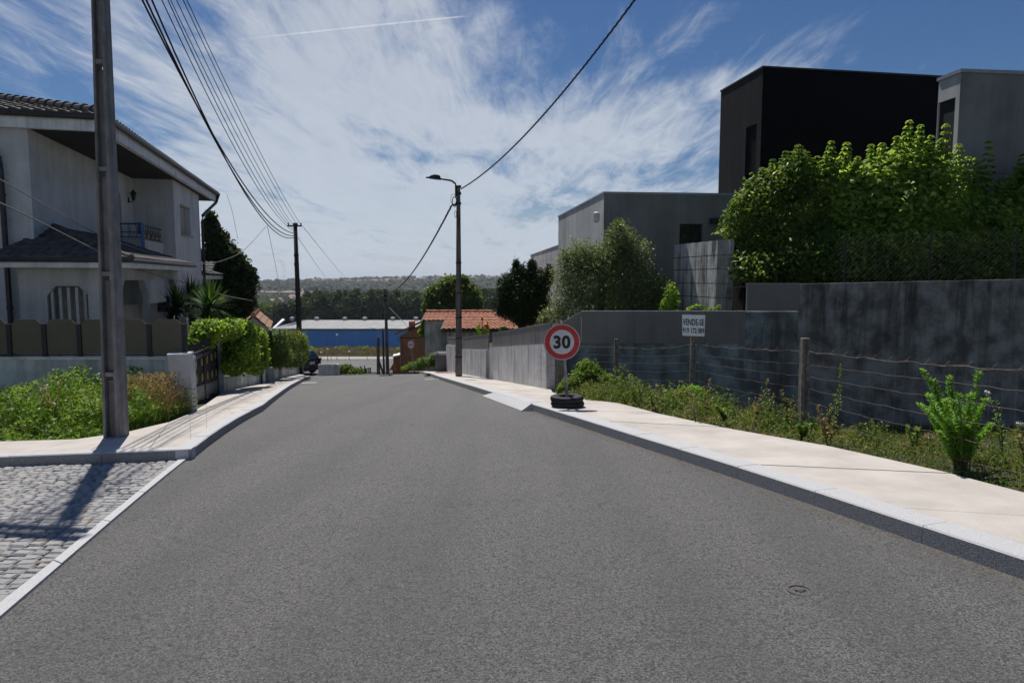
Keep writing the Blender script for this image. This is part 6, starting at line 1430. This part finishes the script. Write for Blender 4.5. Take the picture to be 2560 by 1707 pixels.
k = rng.random(len(x)) < .022; pp = np.stack([x[k], y[k], gz(x[k], y[k])+h[k]*1.0], 1); fo = Foliage(); fo.add(leaves(pp, rng.normal(size=pp.shape)*.4+np.array([0, -.4, 1]), .035, .03)); tag(fo.build('daisy_flowers', 'petal', origin=(-8, 10.5, -.4)), 'tiny white flowers dotted over the weeds left of the pole', 'flowers', None, 'stuff')
# right verge
RBy = np.array([p[1] for p in RB]); RBxx = np.array([p[0] for p in RB])
def vd(x, y): return x-np.interp(y, RBy, RBxx)
def rk(lo, hi): return lambda x, y: (vd(x, y) > lo-.05*rng.random(len(x))) & (vd(x, y) < hi) & (y < Yw-.05)
def rH(x, y):
    d = vd(x, y); return np.clip(.03+.06*ss(d/.7)+.40*hN(x+3, y, 1.9)**1.8*ss((d-.05)/.5)+.25*np.exp(-((y-12.6)/.9)**2)*ss(d/.4)+.35*np.exp(-((y-16.6)/1.3)**2)*ss(d/.5), .03, .9)
x, y = scatter(150000, (1.0, 9.0), (2.5, 18.4), rk(0, 1.35)); h = rH(x, y); n = len(x)
sz = np.clip(y/9, .7, 1.3)
fo = Foliage(); fo.add(leaves(np.stack([x, y, fieldz(x, y)+h*rng.random(n)**.75], 1), rng.normal(size=(n, 3))*.7+np.array([0, -.1, .6]), (.030+.04*rng.random(n))*sz, (.014+.014*rng.random(n))*sz))
tag(fo.build('verge_weeds', 'lf_weed_dark', origin=(3.5, 9, -.6)), 'low brambly weeds along the edge of the right pavement', 'weeds', None, 'stuff')
x, y = scatter(26000, (1.0, 9.0), (2.5, 18.4), rk(-.02, 1.9)); h = rH(x, y)
fo = Foliage(); fo.blades(np.stack([x, y, fieldz(x, y)], 1), h*rng.uniform(.6, 1.3, len(x)), .008, .35); tag(fo.build('verge_grass', 'lf_weed', origin=(3.5, 9, -.6)), 'green grass tufts growing through the wire fence', 'grass', None, 'stuff')
x, y = scatter(9000, (1.0, 9.0), (2.5, 18.4), rk(-.10, .9)); fo = Foliage(); fo.blades(np.stack([x, y, fieldz(x, y)], 1), rng.uniform(.04, .22, len(x)), .006, .7); tag(fo.build('verge_dry_grass', 'lf_dry', origin=(3.5, 9, -.6)), 'dry brown grass creeping over the pavement edge', 'dry grass', None, 'stuff')
# field behind the fence
x, y = scatter(60000, (3.0, 24), (3, 18.4), lambda x, y: (vd(x, y) > 1.1) & (y < Yw-.05) & (x < 3+y*.95)); h = .06+.16*hN(x, y, .7)+.10*rng.random(len(x))
fo = Foliage(); fo.blades(np.stack([x, y, fieldz(x, y)], 1), h*rng.uniform(.6, 1.2, len(x)), .012, .35); n = len(x)
fo.add(leaves(np.stack([x, y, fieldz(x, y)+h*rng.random(n)*.7], 1), rng.normal(size=(n, 3))*.6+np.array([0, 0, .8]), .06, .028)); tag(fo.build('field_grass', 'lf_weed_dark', origin=(9, 11, -1.2)), 'rough shaded grass in the plot below the mouldy wall', 'grass', None, 'stuff')
# tall bright herb (feathery stems)
def feather(name, label, base, stems, L_, W_, mat, group=None, dens=150, spread=.06):
    t = thing(name, tuple(base), label, 'plant', group); fo = Foliage(); sm = MB()
    for tip, b0 in stems:
        tip = Vector(tip); b0 = Vector(b0); mid = b0.lerp(tip, .5)+Vector(((b0.x-tip.x)*.12, 0, .0)); n = dens; sm.tube([b0, mid, tip], [.008, .006, .002], 5)
        tt = rng.uniform(.22, 1, n)
        pts = np.array([tuple(b0.lerp(mid, q*2) if q < .5 else mid.lerp(tip, q*2-1)) for q in tt]); th = rng.uniform(0, 6.28, n); d = np.stack([np.cos(th), np.sin(th), .9+0*th], 1); l = L_*(1.15-.65*tt)*rng.uniform(.7, 1.2, n)
        fo.add(leaves(pts+d*l[:, None]*.45, np.stack([-np.cos(th), -np.sin(th), 1.2+0*th], 1)+rng.normal(0, .3, (n, 3)), l, W_, d))
    sm.build('stem', 'stem', t); fo.build('foliage', mat, t); return t
bH = G(2405, 1178, .05); Dh = bH.y
tips = [(2306, 925), (2332, 950), (2372, 940), (2446, 930), (2396, 985), (2350, 1000), (2425, 985), (2295, 1010), (2465, 1000), (2330, 1050), (2440, 1045), (2480, 1060), (2385, 1040), (2318, 985), (2360, 1000), (2410, 1030), (2435, 1080), (2345, 1080), (2455, 1020), (2378, 1000), (2325, 1020), (2365, 1060)]
st = [(P(x, y, Dh+random.uniform(-.25, .25)), bH+Vector((random.uniform(-.05, .05), random.uniform(-.05, .05), 0))) for x, y in tips]
feather('tall_herb', 'bushy bright green feathery herb growing through the wire fence', bH, st, .085, .011, 'lf_lime', dens=420)
b_ = G(2096, 1065, .05); feather('slender_weed', 'single tall slender weed stalk between the middle fence post and the bushy herb', b_, [(P(2101, 910, b_.y), b_), (P(2085, 985, b_.y), b_)], .06, .016, 'lf_weed', dens=70)
b_ = G(1922, 1060, .05); feather('slender_weed', 'leafy weed with pale flower tip between the placard post and the middle post', b_, [(P(1918, 945, b_.y), b_), (P(1935, 985, b_.y), b_), (P(1905, 970, b_.y), b_)], .07, .018, 'lf_weed_dark', dens=60)
b_ = P(2510, 1170, 7.2); feather('white_flowered_weed', 'weed with white flower heads right of the bushy herb', b_, [(P(2468, 975, 7.2), b_), (P(2492, 1000, 7.2), b_), (P(2550, 1060, 7.2), b_)], .06, .014, 'lf_weed', dens=70)
fo = Foliage(); [fo.blob(tuple(P(x, y, 7.15)), (.025, .025, .03), 26, .022, .016) for x, y in ((2468, 982), (2472, 1000), (2396, 1000), (2545, 1058), (2560, 1062))]
tag(fo.build('white_flowers', 'petal', origin=tuple(P(2500, 1010, 7.15))), 'small white blooms by the bushy herb near the fence', 'flowers', None, 'stuff')
# scattered individual weeds along the verge
sw_ = random.Random(9)
for k in range(26):
    y_ = sw_.uniform(4.2, 16.0); x_ = float(np.interp(y_, RBy, RBxx))+sw_.uniform(.15, 1.3); b_ = Vector((x_, y_, float(fieldz(x_, y_)))); hh = sw_.uniform(.22, .62)
    feather('verge_weed', 'small leafy weed standing among the low growth along the right pavement', b_, [(b_+Vector((sw_.uniform(-.16, .16), sw_.uniform(-.12, .12), hh*sw_.uniform(.6, 1))), b_) for _ in range(sw_.choice([2, 3, 5]))], .075, sw_.choice([.012, .02, .028]), sw_.choice(['lf_weed', 'lf_weed_dark', 'lf_lime', 'lf_weed', 'lf_dry']), 'small weeds along the verge', 46)
for k in range(24):
    x_ = sw_.uniform(-11.5, -5.9); y_ = sw_.uniform(9.9, 11.9); b_ = Vector((x_, y_, float(gz(x_, y_)))); hh = float(leftH(np.array([x_]), np.array([y_]))[0])*sw_.uniform(1.0, 1.45)+.1
    feather('garden_weed', 'taller wispy weed rising out of the tangle before the stained low wall', b_, [(b_+Vector((sw_.uniform(-.2, .2), sw_.uniform(-.12, .12), hh*sw_.uniform(.75, 1))), b_) for _ in range(sw_.choice([2, 3, 4]))], .07, sw_.choice([.014, .02, .028]), sw_.choice(['lf_weed', 'lf_weed', 'lf_lime', 'lf_weed_dark', 'lf_dry']), 'taller weeds by the low wall', 60)
# rounded bushes by the sign
tree('verge_bush', 'wild bush with small pinkish tips beside the speed sign and wall pier', 'bush', P(1475, 985, 16.6), P(1475, 950, 16.6), .02, [(1470, 935, 38, 34), (1500, 955, 34, 30), (1435, 965, 34, 28), (1480, 975, 60, 22), (1410, 980, 22, 22), (1465, 910, 16, 14)], min(16.6, Yw-1.2), 'lf_weed', 6000, .085, .03, .4, .2, .9)
tree('verge_bush', 'bright leafy bush at the foot of the placard post', 'bush', P(1720, 1035, 12.2), None, .02, [(1730, 985, 46, 22), (1690, 1005, 44, 26), (1760, 1010, 40, 24), (1720, 1020, 70, 22), (1672, 1020, 22, 20)], 12.2, 'lf_lime', 6500, .06, .03, .5, .25, .8)
# tiny weeds at the foot of the left kerb
fo = Foliage(); 
for (px, w_) in ((60, 10), (90, 12), (118, 8), (230, 8), (322, 14), (345, 12), (440, 10), (405, 6)):
    c = G(px, 1146); fo.blob((c.x, c.y-.05, c.z+.03), (w_*.008, .05, .06), 60, .035, .014, .5, .2, .8)
tag(fo.build('kerb_weeds', 'lf_weed_dark', origin=tuple(G(200, 1150))), 'tiny weeds rooted at the foot of the left kerb', 'weeds', None, 'stuff')
# ============================================================ DISTANCE
# ---- blue warehouse
Dw = 262; zb_ = P(900, 872, Dw).z; ze_ = P(900, 822, Dw).z; zr3 = P(900, 801, 284).z; zbl = P(900, 865, Dw).z
xl, xr = P(682, 860, Dw).x, P(1330, 860, Dw).x
wh = thing('warehouse', (xl+20, Dw, zb_), 'long low blue clad warehouse with corrugated grey roof', 'warehouse')
m = MB(ID); m.box(Dw, Dw+44, xl, xr, zbl, ze_); fixn(m.build('wall', 'blue', wh)); MB(ID).box(Dw-.3, Dw+.2, xl+.2, xr, zb_-2, zbl-.02).build('plinth', 'base_grey', wh)
m = MB(); n = int((xr-xl)/.9); vs = []
for i_ in range(n*2+1):
    x = xl-.5+i_*.45; z_ = .0 if i_ % 2 else .22; hip_ = min(1, max(0, (x-xl)/6)); vs += [(x, Dw-.6, ze_+z_), (x+ (6*(1-hip_) if x < xl+6 else 0), 284, ze_+(zr3-ze_)+z_), (x, 306, ze_+z_)]
m.add(vs, [(i*3+j, (i+1)*3+j, (i+1)*3+j+1, i*3+j+1) for i in range(n*2) for j in range(2)]); rf = m.build('roof', 'greyroof', wh)
m = MB(); a, b, c, d = P(676, 828, 262), P(682, 826, 262), P(712, 801, 292), P(706, 799, 292); m.hexa([a, b, c, d], [p+Vector((0, 0, .5)) for p in (a, b, c, d)]); m.build('verge_flashing', 'paper', wh)
m = MB(); m.hexa([P(680, 840, 268), P(700, 840, 268), P(700, 818, 268), P(680, 827, 268)], [P(680, 840, 270), P(700, 840, 270), P(700, 818, 270), P(680, 827, 270)]); fixn(m.build('gable_wing', 'blue', wh))
for x in (730, 792, 862, 912, 982, 1040): c = P(x, 800, 284); MB().lathe((c.x, c.y, zr3-.1), [(.6, 0), (.6, .8), (1.0, .9), (1.0, 1.3), (.2, 1.6)], 10).build('roof_vent', 'greyroof', wh)
MB().tube([(xl, Dw-.8, ze_-.15), (xr, Dw-.8, ze_-.15)], .25, 6).build('gutter', 'gutter', wh)
for (x, y, w_) in ((980, 867, 8), (996, 866, 5), (1120, 866, 9)): c = P(x, y, Dw-.2); MB(ID).box(Dw-.45, Dw-.31, c.x-.6, c.x+w_*Dw/F-.6, c.z-.6, c.z+.5).build('window', 'blue', wh)
# utility line running across the wall
# dry bank before it
def bank(x, y): return gz(x, y)
x = rng.uniform(-110, 40, 26000); y = rng.uniform(203, 256, 26000)
dryn = hN(x*.06, y*.05, 1); fo = Foliage(); k = rng.random(len(x)) < .8
fo.blades(np.stack([x, y, gz(x, y)-.05], 1), rng.uniform(.4, 1.3, len(x))*(.5+.9*dryn), .35, .3); tag(fo.build('dry_field', 'lf_dryfar', origin=(-40, 230, -23)), 'tall dry yellow grass between the lower street and the warehouse', 'dry grass', None, 'stuff')
fo = Foliage()
for (px, py, D, r_) in ((908, 880, 235, 4), (856, 882, 236, 3.5), (1010, 884, 225, 3), (770, 884, 226, 4), (750, 878, 236, 6)): c = P(px, py, D); c.z = float(gz(c.x, c.y)); fo.blob(tuple(c+Vector((0, 0, .6))), (r_, 2, 1.3), 260, .6, .35, .6, .3, .8)
tag(fo.build('scrub', 'lf_weed', origin=(-45, 235, -23)), 'green scrub patches in the dry grass by the warehouse', 'scrub', None, 'stuff')
# marker posts along the lower street
for i_, (px, yt, yb) in enumerate(((790, 872, 897), (810, 888, 898), (909, 888, 900), (987, 888, 899), (830, 868, 874))):
    pass
# guard line: low rail along the far kerb
m = MB(); xsr = np.linspace(-90, 25, 24)
m.tube([(x, 187.5, float(gz(x, 187.5))+.9) for x in xsr], .06, 5); ra = thing('guard_rail', (-40, 187.5, -20.5), 'thin dark guard rail along the far side of the lower street', 'rail')
m.build('rail', 'gutter', ra)
for x in xsr[::2]: MB().tube([(x, 187.5, float(gz(x, 187.5))-.1), (x, 187.5, float(gz(x, 187.5))+.9)], .06, 5).build('post', 'gutter', ra)
# ---- grove: individual trees from three models
def proto(seed, h, cw, mat, n, L_, euc):
    r_ = random.Random(seed); t = thing('grove_tree', (0, 0, 0), '', 'tree'); fo = Foliage(); tips_ = []
    for k in range(11 if euc else 8):
        z = h*(.25+.7*k/(11 if euc else 8)); w_ = cw*(1-.62*abs(k/(11 if euc else 8)-.35)); th = r_.uniform(0, 6.28); rd = cw*.35*r_.random()
        c = (math.cos(th)*rd, math.sin(th)*rd, z); fo.blob(c, (w_*.62, w_*.62, h*.13), int(n/9), L_, L_*.5, .3, .35, .8); tips_.append(c)
    fo.blob((0, 0, h*.97), (cw*.22, cw*.22, h*.07), int(n/18), L_*.8, L_*.4, .3, .2, .8)
    limbs(MB(), (0, 0, -2), (0, 0, h*.85), .35, tips_[:6]).build('trunk', 'bark', t); fo.build('crown', mat, t); return t
protos = [proto(1, 20, 7, 'lf_euc', 2600, .9, True), proto(2, 21, 5.5, 'lf_euc', 2300, .9, True), proto(3, 17, 8, 'lf_euc', 2600, .9, False), proto(4, 16, 7.5, 'lf_med', 2000, .9, False)]
def copytree(o, loc, rz, sc, label, group):
    r_ = o.copy(); COL.objects.link(r_); r_.location = loc; r_.rotation_euler = (0, 0, rz); r_.scale = (sc, sc, sc); r_['label'] = label; r_['group'] = group
    for ch in o.children: c_ = ch.copy(); COL.objects.link(c_); c_.parent = r_
    return r_
rg_ = random.Random(11); gl = 'tall dark tree in the grove behind the blue warehouse'; gg_ = 'trees of the dark grove behind the warehouse'
spots = []
for rowi, (D, top_, st_) in enumerate(((322, 0, 9.5), (338, -4, 10), (356, -8, 11), (378, -10, 12))):
    px = 560+rowi*7
    while px < 1420:
        if px < 700: ty = 762+rg_.uniform(-10, 10)
        elif px < 770: ty = 762-(px-700)*.45+rg_.uniform(-8, 8)
        elif px < 1000: ty = 725+rg_.uniform(-8, 16)
        elif px < 1090: ty = 728+rg_.uniform(-6, 10)
        else: ty = 722+rg_.uniform(-6, 10)
        c = P(px, ty, D+rg_.uniform(-4, 4)); zg_ = float(gz(c.x, c.y)); hh = c.z-zg_; spots.append((c, zg_, hh, px)); px += st_*rg_.uniform(.75, 1.3)*1.75
for i_, (c, zg_, hh, px) in enumerate(spots):
    o = protos[rg_.choice([0, 1, 1, 0, 2]) if px > 760 else rg_.choice([2, 2, 3, 0])]; hp = {protos[0].name: 20.5, protos[1].name: 21.5, protos[2].name: 17.5, protos[3].name: 16.5}[o.name]
    lo_ = px < 760
    copytree(o, (c.x, c.y, zg_-.3), rg_.uniform(0, 6.28), hh/hp, 'lower green tree at the left end of the grove, towards the distant town' if lo_ else gl, 'lower trees left of the grove' if lo_ else gg_)
for o in protos:
    for ch in list(o.children): bpy.data.objects.remove(ch)
    bpy.data.objects.remove(o)
# ---- woods on the valley floor and far hill: one mass of crowns
fr = np.random.default_rng(21)
def crowns(name, n, xr_, yr_, rad, label, dens, mat='farwood'):
    ico = [(0, 0, 1), (.89, 0, .45), (.28, .85, .45), (-.72, .53, .45), (-.72, -.53, .45), (.28, -.85, .45), (.72, .53, -.45), (-.28, .85, -.45), (-.89, 0, -.45), (-.28, -.85, -.45), (.72, -.53, -.45), (0, 0, -1)]
    fc = [(0, 1, 2), (0, 2, 3), (0, 3, 4), (0, 4, 5), (0, 5, 1), (1, 6, 2), (2, 7, 3), (3, 8, 4), (4, 9, 5), (5, 10, 1), (2, 6, 7), (3, 7, 8), (4, 8, 9), (5, 9, 10), (1, 10, 6)]
    ico = np.array(ico); fc = np.array(fc); f4 = np.concatenate([fc, fc[:, 2:3]], 1)
    x = fr.uniform(*xr_, n); y = fr.uniform(*yr_, n); k = dens(x, y) > fr.random(n); x, y = x[k], y[k]; n = len(x); r_ = fr.uniform(rad[0], rad[1], n)
    v = ico[None]*r_[:, None, None]*fr.uniform(.7, 1.2, (n, 12, 1))*np.array([1, 1, 1.1]); v = v+np.stack([x, y, gz(x, y)+r_*.7], 1)[:, None, :]
    me = bpy.data.meshes.new(name); me.from_pydata(v.reshape(-1, 3).tolist(), [], (fc[None]+12*np.arange(n)[:, None, None]).reshape(-1, 3).tolist()); me.materials.append(M[mat]); o = bpy.data.objects.new(name, me); COL.objects.link(o); return tag(o, label, 'wood', None, 'stuff')
crowns('valley_wood', 2600, (-1000, 500), (420, 1300), (5, 10), 'woods on the valley floor between scattered houses', lambda x, y: .35+.5*(hN(x*.006, y*.006, 1) > .5))
crowns('hill_wood', 9000, (-2000, 1300), (1400, 3000), (7, 13), 'band of woods on the far hillside', lambda x, y: np.where((y > 1700) & (y < 2300), .95, np.where(y >= 2300, .10+.30*(hN(x*.004, y*.004, 1) > .6), .3)))
# ---- houses
def house_mesh(w_, d, h, rh, roofm, wallm, gable=True):
    me = bpy.data.meshes.new('house'); a, b = w_/2, d/2; o_ = .4
    v = [(-a, -b, -6), (a, -b, -6), (a, b, -6), (-a, b, -6), (-a, -b, h), (a, -b, h), (a, b, h), (-a, b, h)]
    f = [(0, 1, 5, 4), (1, 2, 6, 5), (2, 3, 7, 6), (3, 0, 4, 7)]; mi = [0]*4
    g_in = 0 if gable else w_*.3
    v += [(-a-o_, -b-o_, h-.1), (a+o_, -b-o_, h-.1), (a+o_, b+o_, h-.1), (-a-o_, b+o_, h-.1), (-a-o_+g_in, 0, h+rh), (a+o_-g_in, 0, h+rh)]
    f += [(8, 9, 13, 12), (10, 11, 12, 13), (9, 10, 13), (11, 8, 12), (8, 11, 10, 9)]; mi += [1]*5
    # windows as shallow dark boxes
    n0 = len(v)
    for k in range(3):
        x = -a+w_*(k+.5)/3; 
        for z in ([h*.55] if h < 5 else [h*.25, h*.68]):
            q = len(v); v += [(x-.5, -b-.06, z-.6), (x+.5, -b-.06, z-.6), (x+.5, -b-.06, z+.6), (x-.5, -b-.06, z+.6)]; f.append((q, q+1, q+2, q+3)); mi.append(2)
    me.from_pydata(v, [], f); [me.materials.append(M[k]) for k in (wallm, roofm, 'interior')]; me.polygons.foreach_set('material_index', mi); me.update(); return me
HM = [house_mesh(12, 9, 6, 2.2, 'farroof', 'wallwhite'), house_mesh(16, 10, 6.5, 2.4, 'farroof', 'walltan'), house_mesh(10, 9, 4, 2.0, 'farroof', 'wallwhite', False), house_mesh(20, 11, 7, 2.2, 'farroof', 'wallwhite', False), house_mesh(22, 12, 12, 1.2, 'greyroof', 'walltan', False), house_mesh(26, 12, 9, 1.0, 'greyroof', 'wallwhite', False)]
hr = random.Random(31)
def put(me, x, y, rz, sc, label, group, cat='house', dz=0):
    o = bpy.data.objects.new('house' if cat == 'house' else 'apartment_block', me); COL.objects.link(o); o.location = (x, y, float(gz(x, y))+dz); o.rotation_euler = (0, 0, rz); o.scale = (sc, sc, sc); return tag(o, label, cat, group)
cnt = 0
while cnt < 270:
    y = hr.uniform(2250, 3150); px = hr.uniform(600, 1400); x = (px-1280)/F*y
    if px < 780 and hr.random() < .6: continue
    put(HM[hr.choice([0, 1, 2, 3, 0, 1])], x, y, hr.uniform(-.8, .8), hr.uniform(1.1, 1.8), 'tiny pale house with a tiled roof among woods on the far hillside', 'houses on the far hillside', dz=2); cnt += 1
for i_ in range(26):
    y = hr.uniform(2850, 3250); px = hr.choice([hr.uniform(760, 960), hr.uniform(1180, 1400), hr.uniform(960, 1180)]); put(HM[hr.choice([4, 5])], (px-1280)/F*y, y, hr.uniform(-.4, .4), hr.uniform(1.0, 1.6), 'tiny flat roofed apartment block on the skyline of the far hill', 'apartment blocks on the skyline', 'apartment block')
cnt = 0
while cnt < 110:
    y = hr.uniform(800, 1650); px = hr.uniform(600, 790) if hr.random() < .75 else hr.uniform(800, 1400); x = (px-1280)/F*y
    put(HM[hr.choice([0, 1, 2, 3])], x, y, hr.uniform(-.8, .8), hr.uniform(.9, 1.3), 'small distant house in the valley town left of the grove', 'houses in the valley town', dz=1.5); cnt += 1
# nearer town buildings that stand out
def bldg(px0, px1, yt, D, name, label, wallm, roofm, h, rz=0, flat=False, cat='building'):
    x0, x1 = P(px0, yt, D).x, P(px1, yt, D).x; zt_ = P(px0, yt, D).z; t = thing(name, ((x0+x1)/2, D, zt_-h), label, cat)
    MB(ID).box(D, D+16, x0, x1, zt_-h-4, zt_-1.4).build('wall', wallm, t)
    m = MB(); ym = D+8; ra_ = zt_+ (0 if flat else .6); m.hexa([(x0-1, D-1, zt_-1.39), (x1+1, D-1, zt_-1.39), (x1+1, D+17, zt_-1.39), (x0-1, D+17, zt_-1.39)], [(x0-1+3, ym-2, ra_), (x1+1-3, ym-2, ra_), (x1-2, ym+2, ra_), (x0+2, ym+2, ra_)]); m.build('roof', roofm, t)
    k = 0; zz2 = zt_-3.2
    while zz2 > zt_-h:
        x = x0+1.2
        while x < x1-1.5: MB(ID).box(D-.08, D-.01, x, x+1.1, zz2-1.3, zz2).build('window', 'interior', t); x += 3.4
        zz2 -= 3; k += 1
    return t
bldg(629, 667, 745, 760, 'hall', 'distant pale hall with bright white roof left of the red brick flats', 'walltan', 'paper', 12)
bldg(661, 682, 749, 740, 'apartment_block', 'distant reddish brick apartment block in the valley', 'farroof', 'farroof', 13)
bldg(681, 697, 746, 800, 'apartment_block', 'distant white apartment block right of the reddish one', 'wallwhite', 'farroof', 10)
bldg(698, 722, 744, 870, 'house', 'wide distant blue grey house in the valley', 'shade_blue', 'farroof', 8)
bldg(722, 748, 752, 820, 'house', 'long distant house with grey roof left of the wooden pole', 'walltan', 'greyroof', 8)
bldg(655, 690, 729, 1250, 'row_houses', 'distant row of houses with long red roofs below the woods, left row', 'walltan', 'farroof', 7)
bldg(696, 745, 729, 1250, 'row_houses', 'distant row of houses with long red roofs below the woods, right row', 'wallwhite', 'farroof', 7)
bldg(642, 678, 707.5, 2950, 'long_shed', 'long bright white roofed shed on the far ridge at the left', 'paper', 'paper', 7)
bldg(1000, 1030, 722, 1900, 'long_shed', 'small bright white roof strip on the far hillside above the grove', 'paper', 'paper', 8)
# skyline cranes and masts
for i_, (px, yt) in enumerate(((704, 698), (707, 700), (793, 694), (902, 690), (916, 690), (1008, 689), (1104, 688), (1209, 687), (1234, 687), (1182, 689))):
    c = P(px, yt, 3100); z_ = float(gz(c.x, c.y)); o = thing('tower_crane' if i_ in (0, 5) else 'mast', (c.x, c.y, z_), ('tiny tower crane on the skyline, left of the smoke' if i_ == 0 else 'tiny tower crane on the skyline above the far concrete pole' if i_ == 5 else 'tiny mast on the far skyline'), 'crane' if i_ in (0, 5) else 'mast', None if i_ in (0, 5) else 'masts on the skyline')
    MB().tube([(c.x, c.y, z_), (c.x, c.y, c.z)], .7, 5).build('shaft', 'pole_conc', o)
    if i_ in (0, 5): MB(ID).box(-1, 1, -9, 16, 0, 1.4, T=lambda a, b, z: (c.x+b, c.y+a, c.z-3+z)).build('jib', 'pole_conc', o)
# ---- summer haze in the valley air
hz = bpy.data.materials.new('haze'); hz.use_nodes = True; t = NT(hz.node_tree); o_ = t.n('ShaderNodeOutputMaterial'); pv = t.n('ShaderNodeVolumePrincipled')
pv.inputs['Color'].default_value = (.80, .88, 1, 1); pv.inputs['Density'].default_value = .00009; pv.inputs['Anisotropy'].default_value = .2; t.l(pv.outputs[0], o_.inputs['Volume'])
o = MB(ID).box(-70, 7010, -6010, 6010, -62, 60).build('haze', hz); tag(o, 'thin bluish summer haze lying over the valley', 'haze', None, 'stuff')
# ---- smoke
sm = bpy.data.materials.new('smoke'); sm.use_nodes = True; t = NT(sm.node_tree); o_ = t.n('ShaderNodeOutputMaterial'); pv = t.n('ShaderNodeVolumePrincipled'); pv.inputs['Color'].default_value = (.25, .25, .27, 1); pv.inputs['Density'].default_value = .011; t.l(pv.outputs[0], o_.inputs['Volume'])
pts = [P(x, y, 2600) for x, y in ((709, 704), (710, 690), (711, 675), (709, 664), (704, 655), (696, 649), (688, 646))]
MBs = MB().tube(pts, [4, 6, 8, 9, 9, 7, 3], 10); o = MBs.build('smoke', sm, origin=tuple(pts[0]), smooth=True); tag(o, 'faint thin grey smoke plume rising from the distant ridge', 'smoke', None, 'stuff')
